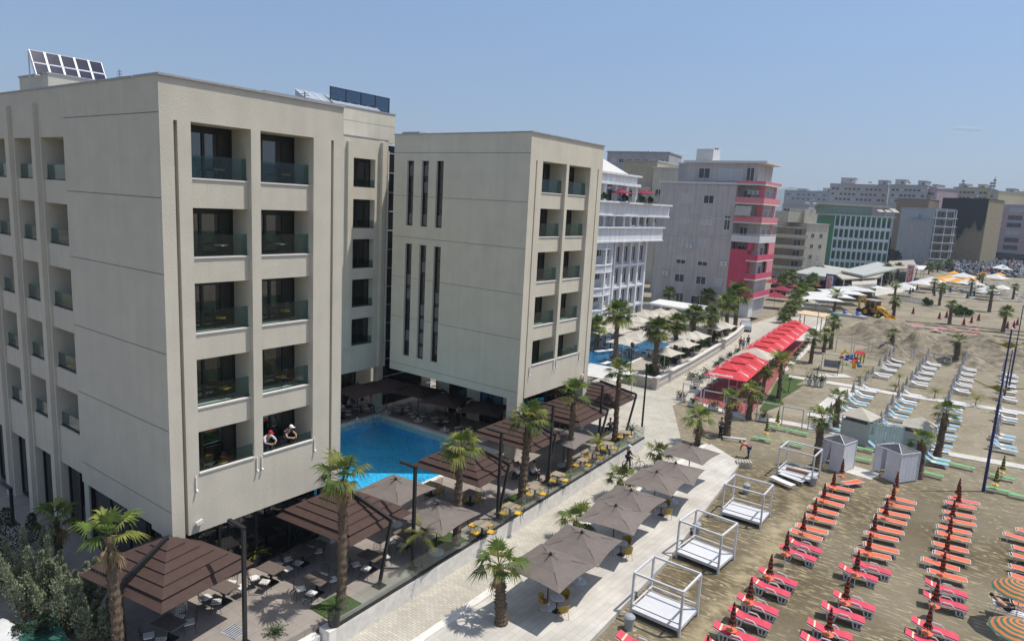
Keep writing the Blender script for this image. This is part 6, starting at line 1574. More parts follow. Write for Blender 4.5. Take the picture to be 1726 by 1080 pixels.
# balcony slabs and parapets
zs = [3.6,6.9,10.2,13.5,16.8,20.1,23.4]
for k, z in enumerate(zs):
    q = MB(); y0 = -.2; x0 = 14.4 if k > 2 else 17.41
    q.box(x0,y0,z-.2,19.4,9.6,z) if k < 6 else q.box(x0-6,y0,z-.2,19.4,9.6,z); q.build('balcony_slab', WHR, t)
    q = MB(); m_ = [PNK,PNK,PNK,None,PNK2,PNK2,PNK2][k]
    if m_ is None: m_ = WHR
    hh = 1.0 if k != 6 else .5
    q.box(x0,y0,z,19.4,y0+.12,z+hh); q.box(19.28,y0+.12,z,19.4,9.6,z+hh); q.build('balcony_parapet', m_, t)
q = MB()
for z in (6.9,10.2): q.box(19.1,6,z+1.0,19.38,9.6,z+3.1)
q.box(17.6,2.0,16.8,18.7,2.6,23.2); q.box(17.5,8,13.5,18.7,9.4,23.2); q.build('pink_pier', PNK2, t)
for zi, z in enumerate((19.6,16.0,13.6-1.6-.1+1.6,8.2,4.6)):
    z = [19.7,15.9,12.2-.9+.6,8.4,5.0][zi]
    for xi, x in enumerate((4.4,8.6)):
        sh = (zi, xi) in ((0,0),(1,0),(1,1),(2,0),(2,1))
        window(t, x, -.0, z, 1.9, 1.5 if not sh else 1.6, WHR, GL2 if sh else GL1, .07)
        if (zi, xi) == (3,0) or (zi, xi) == (3,1): q = MB(); q.box(x+.07,-.035,z+.75,x+1.83,-.022,z+1.42); q.build('shutter', GL2, t)
window(t, 12.8,-.0,15.2,1.1,2.6,WHR,GL1,.07); window(t, 12.2,-.0,5.0,1.2,1.4,WHR,GL2,.07); window(t, 5.0,-.0,.4,1.5,2.6,WHR,GL1,.07); window(t, 8.0,-.0,.4,3.5,2.4,WHR,GL1,.07)
window(t, 6.6,1.36,24.2,2.2,1.9,WHR,GL1,.08); window(t, 10.4,1.36,24.0,4.4,2.0,WHR,GL2,.08); window(t, 15.4,1.36,23.9,1.4,2.4,WHR,GL1,.08)
for z in (3.7,7.0,10.3,13.6,16.9,20.2): window(t, 15.0,2.16,z,1.4,2.3,WHR,GL1,.08)
for z in (7.0,10.3,13.6,16.9,20.2): window(t, 18.64,3.2,z,1.6,2.2,WHR,GL1,.08,rz=rad(90)); window(t, 18.64,6.4,z,1.4,2.2,WHR,GL1,.08,rz=rad(90))
t2 = MB(); t2.add([(14.6,-.15,19.6),(17.4,-.15,19.6),(17.6,-1.2,17.9),(14.8,-1.2,17.9),(14.6,-.15,19.57),(17.4,-.15,19.57),(17.6,-1.2,17.87),(14.8,-1.2,17.87)], [(0,3,2,1),(4,5,6,7)]); t2.build('awning', CREAMC, t)
q = MB(); q.bar((14.5,-.2,14.7),(19.4,-.2,14.7),.06); q.bar((19.38,-.2,14.7),(19.38,9.6,14.7),.06)
for i in range(9): q.bar((19.38,i*1.2,14.5),(19.38,i*1.2,14.7),.04)
q.build('rail', WHITEM, t)
# car at the foot of the block
def car(label, loc, rz, paint, van=False):
    t = thing('parked_van' if van else 'parked_car', label, 'van' if van else 'car', loc, rz); L = 4.9 if van else 4.2
    prof = [(-L/2,.35),(-L/2,.85),(-L/2+.15,.95),(-L/2+.9,1.0),(-L/2+1.5,1.42),(L/2-1.1,1.45),(L/2-.3,1.0),(L/2,.9),(L/2,.35)] if not van else [(-L/2,.35),(-L/2,1.0),(-L/2+.7,1.2),(-L/2+1.3,1.95),(L/2-.1,2.0),(L/2,1.8),(L/2,.35)]
    q = MB(); n = len(prof); w0 = .85
    vs = [(x,-w0*(.86 if z > 1.1 else 1),z) for x, z in prof]+[(x,w0*(.86 if z > 1.1 else 1),z) for x, z in prof]
    q.add(vs, [tuple(range(n-1,-1,-1)), tuple(range(n,2*n))]+[(i,(i+1)%n,n+(i+1)%n,n+i) for i in range(n)]); q.build('body', paint, t)
    q = MB()
    for s in (-1,1): q.obox((.05,s*.80,1.2 if not van else 1.5),(2.0,.06,.3 if not van else .4),0,0,s*.25)
    q.obox((-L/2+(1.17 if not van else .98),0,1.22 if not van else 1.6),(.06,1.35,.62 if not van else .9),0,0,0,rad(52 if not van else 38)); q.build('window', GLAZE, t)
    for x in (-L/2+.85, L/2-.85):
        for s in (-1,1):
            q = MB(); q.tube((x,s*.70,.32),(x,s*.89,.32),.32,None,14); wl_ = q.build('wheel', RUB, t); q = MB(); q.tube((x,s*.885,.32),(x,s*.90,.32),.2,None,10); q.build('rim', GREYM, wl_)
    for s in (-1,1): q = MB(); q.obox((-L/2+.03,s*.6,.78),(.1,.32,.15)); q.build('headlight', SILL, t)
    return t
car('silver car parked at the foot of the grey and pink apartment block', G(1256,556,-.95), rad(-70), mat('silver_paint', (.42,.46,.50), .25, .05, metal=.5))
r = car('white van parked in front of the rose and grey apartment block', G(1679,426,BZ), rad(15), WHITEP, True); r.scale = (1.7,1.7,1.7)
# --- generic blocks placed by the ground points of their main facade
def block(label, a, b, ztop, depth, wm, roofm=None, z0=BZ, name='apartment_block', rows=0, cols=0, fz=3.2, win=(1.4,1.5), fm=None, pm=None, base=3.4, wz=.9, margin=1.0, side=0, A=None, B=None, flip=False, mull=True):
    A = A or G(*a, z0); B = B or G(*b, z0); t = thing(name, label, 'building', A, frame_of(A, B)); L = (B-A).length; H = ztop-z0
    q = MB(); q.box(0,0,0,L,depth,H); q.build('wall', wm, t)
    q = MB(); q.box(-.25,-.25,H,L+.25,depth+.25,H+.3); q.build('roof', roofm or GREYM, t)
    for r_ in range(rows):
        for c in range(cols):
            x = margin+(L-2*margin)*(c+.5)/cols-win[0]/2; window(t, x, 0, base+r_*fz+wz, win[0], win[1], fm or WHR, pm or (GL1 if (r_*7+c*3) % 5 else GL2), .08, 'window', mull)
    for k in range(side):
        for r_ in range(rows): window(t, 0, depth*(k+.6)/(side+.2), base+r_*fz+wz, win[0], win[1], fm or WHR, pm or GL1, .08, 'window', mull, rz=rad(-90))
    t['_L'] = L; t['_H'] = H; t['_D'] = depth
    return t
def D(px, py, dist):                         # ground point under a photo point at a given distance
    d = ray(px, py); h = math.hypot(d.x, d.y); return V(d.x/h*dist, d.y/h*dist, BZ)
def ZT(px, py, dist):
    d = ray(px, py); return CAMH+d.z*dist/math.hypot(d.x,d.y)
BEI = mat('beige_render', (.44,.385,.29), .85, .06, .6, streak=.16); BEI2 = mat('pale_beige_render', (.50,.46,.38), .85, .06, .6, streak=.16); GRY2 = mat('cold_grey_render', (.36,.36,.38), .85, .06, .6, streak=.16); GRN = mat('green_render', (.05,.20,.115), .8, .06, .6); WHW = mat('white_lattice', (.58,.61,.66), .7, .04, 1)
YLW = mat('pale_yellow_render', (.48,.42,.27), .85, .06, .6, streak=.16); PIN = mat('rose_grey_render', (.45,.34,.36), .85, .06, .6, streak=.16); GBL = mat('blue_grey_render', (.33,.36,.41), .85, .06, .6, streak=.16); BRWN = mat('brown_render', (.22,.17,.12), .9, .1, .6)
# beige block with loggias next to the pink one
d0 = 235
t = block('beige apartment block with recessed balconies between the pink block and the green hotel', None, None, ZT(1350,385,d0), 20, BEI, BEI2, A=D(1296,455,d0), B=D(1352,450,d0))
for k in range(4):
    q = MB(); z = 3.0+k*3.3; q.box(.5,-.9,z,10.2,.0,z+1.0); q.build('balcony', BEI2, t)
    q = MB(); q.box(1.0,-.04,z+1.0,9.6,.02,z+2.9); q.build('loggia_opening', BRWN, t); window(t, 6.2,-.06,z+.9,2.2,1.9,BEI2,GL1,.08)
t = block('stepped pale beige block with small square windows, right part of the beige building', None, None, ZT(1370,378,d0+4), 18, BEI2, BEI, A=D(1352,450,d0), B=D(1389,446,d0+6), rows=4, cols=2, base=2.4, win=(1.3,1.3), fm=BEI2, fz=3.3)
q = MB(); L_ = t['_L']; q.box(L_,2,9.8,L_+1.2,8,10.4); q.box(L_,2,6.5,L_+1.2,8,7.1); q.build('balcony', BEI2, t)
q = MB(); q.box(.4,2,t['_H']+.3,4.6,9,t['_H']+4.6); q.box(-5,3,t['_H']+.3,.4,9,t['_H']+3.6); q.build('roof_house', BEI2, t)
# green hotel
d0 = 285; A = D(1398,440,d0); B = D(1493,443,d0+6); zt = ZT(1406,363,d0)
t = block('green hotel with a white lattice front of square windows', None, None, zt, 24, GRN, WHR, A=A, B=B, name='hotel_building'); L_ = t['_L']; H_ = t['_H']
q = MB(); q.box(0,-.35,H_-17.6+13.6,L_,-.003,H_-17.6+13.9)
for i in range(12): x = L_*i/11; q.box(max(0,x-.22),-.45,0,min(L_,x+.22),-.003,H_)
for r_ in range(4):
    z = H_-3.9-4.05*r_-.9; q.box(.22,-.30,z,L_-.22,-.004,z+1.0)
q.build('lattice', WHW, t)
for r_ in range(4):
    for c in range(11): window(t, L_*c/11+.5, -.02, H_-3.9-4.05*r_+.25, L_/11-1.0, 2.5, mat('green_frame', (.03,.10,.07), .6, .1), GL1, .25, mull=False, dep=.03)
q = MB(); q.box(-1,-1,H_+.3,L_+1.2,24,H_+.5); q.build('roof_edge', WHR, t)
q = MB(); q.box(-3,5,H_+.5,L_*.72,18,H_+3.9); q.build('penthouse', mat('sage_render', (.19,.26,.235), .8, .05, 1), t)
q = MB(); q.box(-7,3,H_+3.9,L_+.0,19,H_+4.3); q.build('penthouse_roof', BEI2, t)
for i in range(3): q = MB(); x = L_*.74+i*2.6; q.add([(x,4.5,H_+3.6),(x+1.9,4.5,H_+3.6),(x+2.6,1.0,H_+2.2),(x+.7,1.0,H_+2.2),(x,4.5,H_+3.5),(x+1.9,4.5,H_+3.5),(x+2.6,1.0,H_+2.1),(x+.7,1.0,H_+2.1)], [(0,3,2,1),(4,5,6,7),(0,1,5,4),(2,3,7,6)]); q.build('awning', CREAMC, t)
# grey slab, dark netted block, brownish rear part
d0 = 388
t = block('grey apartment block with a blank wall and stacked balconies on its right end', None, None, ZT(1530,371,d0), 8, GRY2, GRY2, A=D(1513,440,d0+5), B=D(1562,440,d0), rows=0); L_ = t['_L']; H_ = t['_H']
t2 = block('balcony stack end of the grey block with dark rooms and white slabs', None, None, ZT(1575,352,d0), 20, GBL, GRY2, A=D(1562.5,440,d0), B=D(1597,442,d0+9)); L2 = t2['_L']
for k in range(6):
    f2 = (t2['_H']-3)/6.1; q = MB(); z = 3.2+k*f2; q.box(.2,-1.5,z-.25,L2+.5,0,z+.1); q.build('balcony_slab', WHR, t2)
    q = MB(); q.box(.6,-.03,z+.11,L2-.6,-.005,z+f2-.9); q.build('opening', GLAZE, t2)
q = MB()
for x in (0.3,L2*.5,L2-.3): q.box(x-.15,-1.2,3,x+.15,-1.0,t2['_H'])
q.build('post', WHR, t2)
NET = mat('black_net', (.008,.008,.009), .9, .3, 2)
t3 = block('tan building shell under scaffolding, half covered by black netting', None, None, ZT(1610,336,440), 20, mat('tan_shell', (.27,.225,.15), .9, .15, .6), BRWN, A=D(1576,430,444), B=D(1652,432,436)); L3 = t3['_L']; H3 = t3['_H']
q = MB(); n = 22; vs = []; fs = []; rr = random.Random(6)
for i in range(n+1):
    x = L3*i/n; zb = H3*(.70-.12*math.sin(i*.55)**2-(.22 if 9 < i < 13 else 0))-rr.uniform(0,3)
    vs += [(x,-.9,H3+.7),(x,-1.1-rr.uniform(0,.3),zb)]
for i in range(n): fs.append((2*i,2*i+1,2*i+3,2*i+2))
q.add(vs, fs); q.box(0,-.85,H3+.4,L3,19,H3+.72); q.build('netting', NET, t3)
q = MB()
for i in range(9): q.bar((L3*i/8,-.7,0),(L3*i/8,-.7,H3),.14)
for k in range(9): q.bar((0,-.7,2+k*3),(L3,-.7,2+k*3),.16)
q.build('scaffold', mat('rusty_scaffold', (.30,.22,.09), .8, .2), t3)
t = block('narrow brown rear block with rooftop boxes behind the grey apartment block', None, None, ZT(1540,335,430), 20, BRWN, GRY2, A=D(1500,420,432), B=D(1554,420,428), rows=3, cols=2, base=10)
t = block('rose and grey apartment block at the right edge with long window bands', None, None, ZT(1690,345,500), 24, PIN, GRY2, A=D(1657,425,508), B=D(1766,432,492)); L4 = t['_L']; H4 = t['_H']
for k in range(6):
    f4 = (H4-7)/6; z = 6.5+k*f4
    for x, w2 in ((1.4,4.4),(10.5,8.0),(22.5,15)): window(t, x, -.0, z+.6, w2, 2.7, GBL, GL1 if (k+int(x)) % 3 else GL2, .09)
    q = MB(); q.box(0,-.15,z+3.5,L4,-.004,z+4.3); q.build('band', GBL if k % 2 else PIN, t)
q = MB(); q.box(0,-.2,.2,L4,-.006,5.2); q.build('shopfront', GLAZE, t); q = MB(); q.box(-.1,-1.0,5.2,L4,-.01,6.2); q.build('canopy', GBL, t); q = MB(); q.box(0,-.4,6.2,1.2,-.02,H4); q.box(6.2,-.4,6.2,7.4,-.02,H4); q.build('pier', GBL, t)
# background town
bgd = [('long mauve-grey apartment block on the skyline behind the green hotel',1383,1480,311,520,GRY,8,2),('pale grey apartment block joined to the mauve one on the skyline',1482,1545,312,500,GRY2,5,2),('white and red apartment block on the skyline above the grey block',1545,1562,318,500,PIN,2,3),
       ('blue-grey plain block on the skyline beside the yellow one',1568,1590,318,520,GBL,1,1),('pale yellow apartment block with roof aerials behind the netted building',1588,1648,316,520,YLW,5,5),('pale yellow tower right of the netted building',1649,1664,322,515,YLW,1,6),
       ('beige and blue block on the skyline at the right',1664,1696,324,560,BEI,3,3),('pale block far right on the skyline',1696,1760,324,560,BEI2,5,2),('dark long low block behind the green hotel penthouse',1309,1400,322,620,GBL,6,1),
       ('pale blue-white low block in the gap left of the green hotel',1308,1352,345,430,GRY2,4,2)]
for l, x0, x1, y, d, m_, c, r_ in bgd:
    zt = ZT((x0+x1)/2, y, d); block(l, None, None, zt, 30, m_, GRY2, A=D(x0,440,d), B=D(x1,440,d-3), rows=r_+1, cols=int(c*1.5)+1, base=max(2, zt-BZ-3.4*(r_+1)-1.2), fz=3.4, win=(1.9,1.5), mull=False)
t = block('beige block with stacked balconies on the skyline above the white hotel', None, None, ZT(1060,272,190), 18, BEI, GRY2, A=D(1040,420,190), B=D(1096,420,186), rows=3, cols=3, base=14.5, fz=3.4, win=(2.2,1.8)); 
for k in range(4): q = MB(); z = 13.9+k*3.4; q.box(2,-1.2,z,t['_L']-1,-.0,z+.9); q.build('balcony', BEI2, t)
t = block('pale grey block with a flat roof edge beside the beige block on the skyline', None, None, ZT(1110,283,185), 16, BEI2, WHR, A=D(1090,420,186), B=D(1134,420,184), rows=4, cols=3, base=11.5, fz=3.4, win=(1.8,1.9))
t = block('blue-grey flat-roofed block on the skyline left of the pink block', None, None, ZT(1060,257,230), 16, GRY2, GRY2, A=D(1012,420,232), B=D(1114,420,226), rows=1, cols=7, base=ZT(1060,257,230)-2.2-.9, win=(1.7,1.3))
t = block('narrow shaded block with railed balconies in the gap between white hotel and grey block', None, None, ZT(1102,330,165), 10, GRY, GRY2, A=D(1096,480,166), B=D(1122,480,165), rows=5, cols=1, base=1.0, fz=3.3, win=(1.5,1.6))
t = block('white stair tower roof box on the skyline left of the pink block', None, None, ZT(1140,276,150), 8, GRY2, WHR, A=D(1128,460,150), B=D(1155,460,149))
for k, (x, y, h, d) in enumerate(((1604,308,9,470),(1651,312,9,468),(1656,310,11,468),(1366,320,8,620))):
    p = D(x,430,d); z = ZT(x,y+10,d); 
    t = thing('roof_mast', ['slim aerial mast on the yellow block, left','shorter cluster aerial on the yellow block, right pair','taller cluster aerial on the yellow block, right pair','lone aerial mast on the skyline above the green hotel'][k], 'antenna', (p.x,p.y,z-4)); q = MB(); q.bar((0,0,0),(0,0,h),.35); q.build('mast', GREYM, t); q = MB(); [q.box(-.7,-.3,h*.5+i*1.6,.7,.3,h*.5+i*1.6+1.1) for i in range(3)]; q.build('dish', GREYM, t)
rr = random.Random(77)
for k, (x0, x1, y, d, m_) in enumerate(((1400,1424,300,530,GRY),(1462,1478,304,528,GRY2),(1490,1508,303,505,BEI2),(1528,1541,305,505,GRY2),(1596,1612,310,525,BEI2),(1628,1640,311,525,YLW),(1675,1690,318,565,BEI),(1705,1722,318,565,GRY2),(1330,1346,318,630,GRY),(1372,1386,317,630,BEI2),(1552,1560,311,505,PIN))):
    block('small rooftop storey on the skyline, %s of eleven in the list from the mauve block' % ORD[k] if False else ['low grey roof house on the mauve block, left','low grey roof house on the mauve block, right','beige roof house on the pale grey skyline block','grey roof house at the right end of the pale grey skyline block','beige roof house on the yellow block, left','yellow roof house on the yellow block, right','beige roof house on the beige and blue block','grey roof house on the far right skyline block','grey roof house on the dark low block, left','beige roof house on the dark low block, right','rose roof house on the white and red block'][k], None, None, ZT((x0+x1)/2, y, d), 12, m_, GRY2, A=D(x0,440,d), B=D(x1,440,d-1), name='roof_house_block', rows=1, cols=2, base=ZT((x0+x1)/2, y, d)-BZ-3.2, win=(1.6,1.4), mull=False)
# low restaurants and awnings along the far promenade
slab_roof('dark-edged grey flat roof in front of the beige block', [(1337,459),(1398,467),(1425,455),(1372,449)], 3.6, .9, mat('grey_membrane', (.38,.39,.37), .9, .1, .5), GREYM, BZ, 'restaurant')
slab_roof('long grey roof at the foot of the green hotel', [(1418,456),(1455,464),(1512,452),(1480,441)], 4.2, .5, mat('grey_membrane', (.38,.39,.37), .9, .1, .5), GREYM, BZ, 'restaurant')
slab_roof('white flat awning strip in front of the grey restaurant roof', [(1420,470),(1478,467),(1490,461),(1385,446)], 3.4, .3, CREAMC, WHITEM, BZ, 'restaurant')
slab_roof('white flat awning right of the red vertical sign', [(1478,452),(1556,454),(1562,448),(1500,445)], 3.4, .3, WHITEC, WHITEM, BZ, 'restaurant')
slab_roof('pale wall-like restaurant front under the white awning strip', [(1436,480),(1478,478),(1478,470),(1436,470)], 2.6, 2.0, CONC, WHITEM, BZ, 'restaurant')
slab_roof('beige brown roof beside the grey block foot', [(1500,452),(1548,453),(1540,438),(1498,440)], 3.6, .5, mat('tan_roof', (.33,.29,.25), .9, .1, .5), GREYM, BZ, 'restaurant')
WT = Proto(parasol_proto('white_awning', 'white', 6.0, .8, 2.4, WHITEC, False, False, GREYM)); gp = 'white awning modules by the digger'
for k in range(5):
    p = G(1375+k*21+2, 497-k*4.6, 2.2); WT.put((p.x,p.y,BZ), rad(24), 'white square awning module behind the digger, %s from the left' % ORD[k], (1.55,1.3,1.1), gp)
FW_ = Proto(parasol_proto('square_parasol', 'white', 5.6, 1.3, 2.4, WHITEC, False, False, WHITEM)); FOo = Proto(parasol_proto('square_parasol', 'amber', 5.0, 1.3, 2.4, mat('amber_canvas', (.70,.33,.05), .8, .1, 2), False, False, WHITEM)); gp = 'large parasols on the far beach'
fw = [(1526,473),(1552,468),(1577,466),(1624,459),(1608,465),(1632,468),(1645,470),(1678,461),(1570,464),(1541,439+4),(1684,444),(1690,442),(1697,446),(1666,476),(1690,474),(1668,480)]
for k, (x, y) in enumerate(fw):
    p = G(x,y,3.0); FW_.put((p.x,p.y,BZ), jit(.4), 'white peaked parasol on the far beach, %s from the red sign' % ORD[k], (1.3,1.3,1.1) if k in (3,7) else .85 if k > 9 else 1.0, gp)
for k, (x, y) in enumerate(((1586,463),(1601,461),(1636,464),(1614,466),(1610,451),(1659,453),(1686,454))):
    p = G(x,y,3.0); FOo.put((p.x,p.y,BZ), jit(.4), 'amber parasol on the far beach, %s from the left' % ORD[k] if k < 4 else 'small amber parasol among the far loungers, %s from the left' % ORD[k-4], .8 if k > 3 else 1.0, gp)
MP = Proto(parasol_proto('square_parasol', 'maroon', 4.6, 1.0, 2.4, MAROON, False, False, BLACK))
for k, (x, y) in enumerate(((1318,477),(1308,487),(1367,470),(1352,474),(1305,466))):
    p = G(x,y,3.0); MP.put((p.x,p.y,-.95), .3*k, 'maroon parasol beyond the pink block, %s seen from it' % ORD[k], None, 'maroon parasols')
p = G(1448,466,3.2); t = MP.put((p.x,p.y,BZ), .4, 'green and cream parasol roof between the palms and the grey restaurant', (1.8,1.4,1.0)); 
for ch in t.children:
    if ch.name.startswith('canopy'): ch.data = ch.data.copy(); ch.data.materials[0] = mat('mint_canvas', (.28,.45,.33), .8, .3, .8)
# vertical signs
def vsign(label, px, py, d_h, w2, h, back, front, txt, tm, z0=BZ, top=None):
    p = G(px, py, z0); h = TOPZ(top[0], top[1], p)-z0; t = thing('vertical_sign', label, 'sign', p, rad(-20))
    q = MB(); q.box(-w2/2,-.2,0,w2/2,.2,h); q.build('board', back, t)
    q = MB(); q.box(-w2*.36,-.22,h*.25,w2*.36,-.201,h*.93); q.build('panel', front, t)
    me = text_mesh(txt, w2*.75, tm); o = obj('lettering', me, t, (0,-.24,h*.59)); o.rotation_euler = (Matrix.Rotation(rad(90),3,'X') @ Matrix.Rotation(rad(90),3,'Z')).to_euler(); o.scale = (h*.6/max(.1,me and max(v.co.x for v in me.vertices)*2),1,1)
vsign('navy vertical sign with white panel and sideways lettering among the palms', 1396, 500, 0, 2.4, 7, BLUEP, WHITEP, 'PEPSI', REDC, BZ, (1399,462))
vsign('red and white vertical sign board before the white awning', 1531, 484, 0, 2.2, 7, WHITEP, REDC, 'HOTEL', WHITEC, BZ, (1536,446))
# ---------------------------------------------------------------- digger, boats, playground
t = thing('backhoe_loader', 'yellow backhoe loader on the bare sand behind the sand heap', 'digger', G(1472,533,BZ), rad(-28)); YD = mat('digger_yellow', (.50,.27,.03), .5, .12, 2)
s_ = 1.15; t.scale = (s_,)*3
q = MB(); q.box(-1.4,-.5,.7,2.2,.5,1.25); q.add([(.6,-.48,1.25),(2.3,-.42,1.25),(2.3,.42,1.25),(.6,.48,1.25),(.6,-.48,1.95),(2.2,-.40,1.6),(2.2,.40,1.6),(.6,.48,1.95)], [(4,5,6,7),(0,1,5,4),(1,2,6,5),(2,3,7,6),(3,0,4,7)]); q.build('chassis', YD, t)
q = MB(); q.box(-1.2,-.75,1.3,.55,.75,2.75); c = q.build('cab', GLAZE, t); q = MB(); q.box(-1.35,-.85,2.75,.7,.85,2.95); q.build('cab_roof', CREAMC, c); q = MB()
for x in (-1.2,.55,-.3):
    for y in (-.76,.76): q.bar((x,y,1.25),(x,y,2.78),.09)
q.box(-1.22,-.78,1.25,.57,.78,1.5); q.build('cab_frame', YD, c)
for x, r_, w2 in ((-.95,.78,.42),(1.7,.52,.34)):
    for sd in (-1,1): q = MB(); q.tube((x,sd*.62,r_),(x,sd*(.62+w2),r_),r_,None,18); o = q.build('wheel', RUB, t); q = MB(); q.tube((x,sd*(.62+w2-.02),r_),(x,sd*(.62+w2+.02),r_),r_*.55,None,12); q.build('rim', YD, o)
q = MB(); [q.bar((.9,y,1.7),(2.9,y,.55),.18) for y in (-.6,.6)]; q.build('loader_arm', YD, t); q = MB(); q.add([(2.8,-1.1,.1),(3.6,-1.1,.05),(2.7,-1.1,.9),(2.8,1.1,.1),(3.6,1.1,.05),(2.7,1.1,.9)], [(0,1,2),(5,4,3),(0,3,4,1),(0,2,5,3)]); q.build('bucket', YD, t)
q = MB(); q.bar((-1.5,0,1.0),(-2.1,0,3.0),.36,.3); q.bar((-2.1,0,3.0),(-3.3,0,3.1),.34,.3); q.build('boom', YD, t); q = MB(); q.bar((-3.3,0,3.1),(-3.0,0,1.0),.28,.26); q.build('dipper', YD, t)
q = MB(); q.add([(-3.3,-.45,1.0),(-2.6,-.45,.9),(-2.7,-.45,.3),(-3.3,-.45,.45),(-3.3,.45,1.0),(-2.6,.45,.9),(-2.7,.45,.3),(-3.3,.45,.45)], [(0,1,2,3),(7,6,5,4),(2,3,7,6),(0,3,7,4),(1,2,6,5)]); q.build('rear_bucket', BLACK, t); q = MB(); [q.bar((-1.3,y,1.0),(-1.9,y*1.7,.1),.18) for y in (-.5,.5)]; q.build('stabiliser', YD, t)
def pedalo(label, px, py, hull, seat, rz):
    t = thing('pedal_boat', label, 'pedal boat', G(px,py,BZ), rz, 'pedal boats on the sand')
    for y in (-.55,.55):
        q = MB(); vs = []; fs = []
        P = [(-1.6,.3,.22),(-1.2,.0,.26),(1.0,.0,.26),(1.7,.35,.05)]
        for x, zb, wd in P: vs += [(x,y-wd,.5),(x,y+wd,.5),(x,y+wd*.5,zb),(x,y-wd*.5,zb)]
        for i in range(3):
            for j in range(4): fs.append((i*4+j,i*4+(j+1)%4,i*4+4+(j+1)%4,i*4+4+j))
        fs += [(0,1,2,3),(15,14,13,12)]; q.add(vs, fs); q.build('hull', hull, t)
    q = MB(); q.box(-1.2,-.6,.45,.9,.6,.55); q.build('deck', hull, t)
    for y in (-.3,.3): q = MB(); q.box(-.6,y-.22,.55,-.1,y+.22,.75); q.obox((-.65,y,.98),(.1,.44,.55),0,0,0,rad(-15)); q.build('seat', seat, t)
SBL = mat('strong_blue', (.02,.07,.42), .5, .1)
pedalo('white and blue pedal boat nearest the digger', 1449, 536, WHITEP, SBL, rad(-15)); pedalo('white pedal boat between the teal kayak and the blue pedal boat', 1427, 533, WHITEP, SBL, rad(-5))
t = thing('kayak', 'teal upturned kayak beside the pedal boats', 'kayak', G(1405,532,BZ), rad(-30)); q = MB()
prof = [(.03,-1.7),(.28,-.9),(.36,0),(.28,.9),(.03,1.7)]; q.lathe(prof, 10); o = q.build('hull', mat('teal_hull', (.04,.22,.28), .4, .1), t, True); o.rotation_euler = (0,rad(90),0); o.location.z = .25; q = MB(); q.obox((0,0,.52),(1.6,.3,.06)); q.build('keel', mat('teal_hull', (.04,.22,.28), .4, .1), t)
t = thing('tarpaulin_heap', 'pale yellow-green cover lying on top of the sand heap', 'tarpaulin', G(1487,540,.2)+V(0,0,-.2)); q = MB(); q.lathe([(.9,0),(.7,.4),(.3,.8),(.05,1.0)], 9); q.build('sheet', mat('lime_sheet', (.55,.55,.25), .8, .1), t)
def cset(name, label, cat, loc, rz, parts, grp=None):
    t = thing(name, label, cat, loc, rz, grp)
    if cat in ('toy', 'playhouse'): t.scale = (.68,.68,.74)
    for nm, m_, fn in parts: q = MB(); fn(q); q.build(nm, m_, t)
    return t
SY = mat('toy_yellow', (.70,.42,.03), .5, .06); SR = mat('toy_red', (.62,.05,.05), .5, .06); SBt = mat('toy_blue', (.03,.14,.45), .5, .06); SG = mat('toy_green', (.12,.35,.05), .5, .06)
p = G(1447,611,BZ)
cset('playhouse', 'plastic playhouse with red roof and red slide', 'playhouse', p, rad(-25), [('roof', SR, lambda q: q.add([(-.9,-.7,1.7),(.9,-.7,1.7),(.9,.7,1.7),(-.9,.7,1.7),(-.8,0,2.2),(.8,0,2.2)], [(0,1,5,4),(2,3,4,5),(1,2,5),(3,0,4),(3,2,1,0)])),
    ('post', SG, lambda q: [q.box(x-.1,y-.1,0,x+.1,y+.1,1.7) for x in (-.7,.7) for y in (-.5,.5)]), ('platform', SY, lambda q: q.box(-.8,-.6,.75,.8,.6,.9)), ('slide', SR, lambda q: (q.bar((.1,-.6,.9),(.1,-2.0,.15),.6,.06), q.bar((-.2,-.6,1.0),(-.2,-2.0,.25),.06,.2), q.bar((.4,-.6,1.0),(.4,-2.0,.25),.06,.2)))])
cset('climbing_toy', 'yellow and red plastic climbing toy left of the playhouse', 'toy', G(1424,604,BZ), .3, [('arch', SY, lambda q: (q.path([(-.8,0,0),(-.7,0,.9),(0,0,1.4),(.7,0,.9),(.8,0,0)], .18), q.path([(-.5,.2,.9),(0,.3,1.7)], .15))), ('base', SR, lambda q: q.box(-.9,-.5,0,-.3,.5,.6))])
for k, (x, y, m_) in enumerate(((1427,607,SBt),(1437,606,SBt),(1448,618,SBt),(1440,620,SY))):
    cset('toy_seat', ['blue striped toy seat left of the playhouse','small blue chair under the green posts of the playhouse','blue toy box at the foot of the red slide','orange yellow toy block at the foot of the red slide'][k], 'toy', G(x,y,BZ), k, [('seat', m_, lambda q: q.box(-.35,-.35,0,.35,.35,.4)), ('backrest', m_, lambda q: q.box(-.35,.25,.4,.35,.35,.95))])
cset('rocking_toy', 'flat green and red toy lying on the sand between swing seat and playhouse', 'toy', G(1424,615,BZ), .4, [('base', SG, lambda q: q.box(-.7,-.35,0,.7,.35,.12)), ('handle', SR, lambda q: q.path([(.3,-.2,.12),(.3,0,.5),(.3,.2,.12)], .05))])
sw = G(1401,625,BZ)
cset('swing_seat', 'canopied garden swing seat standing on the sand by the white slab', 'swing', sw, rad(12), [('canopy', CREAMC, lambda q: q.obox((0,0,2.15),(2.7,1.1,.1),0,0,rad(-8))), ('post', GREYM, lambda q: [q.bar((x,y,0),(x*.95,0,2.1),.07) for x in (-1.25,1.25) for y in (-.7,.7)]),
    ('seat', GREYC, lambda q: q.box(-.95,-.3,.5,.95,.3,.62)), ('backrest', GREYC, lambda q: q.obox((0,.36,.95),(1.9,.1,.75),0,0,rad(-12))), ('hanger', GREYM, lambda q: [q.bar((x,y,.6),(x,y*.3,2.1),.03) for x in (-.9,.9) for y in (-.3,.3)])])
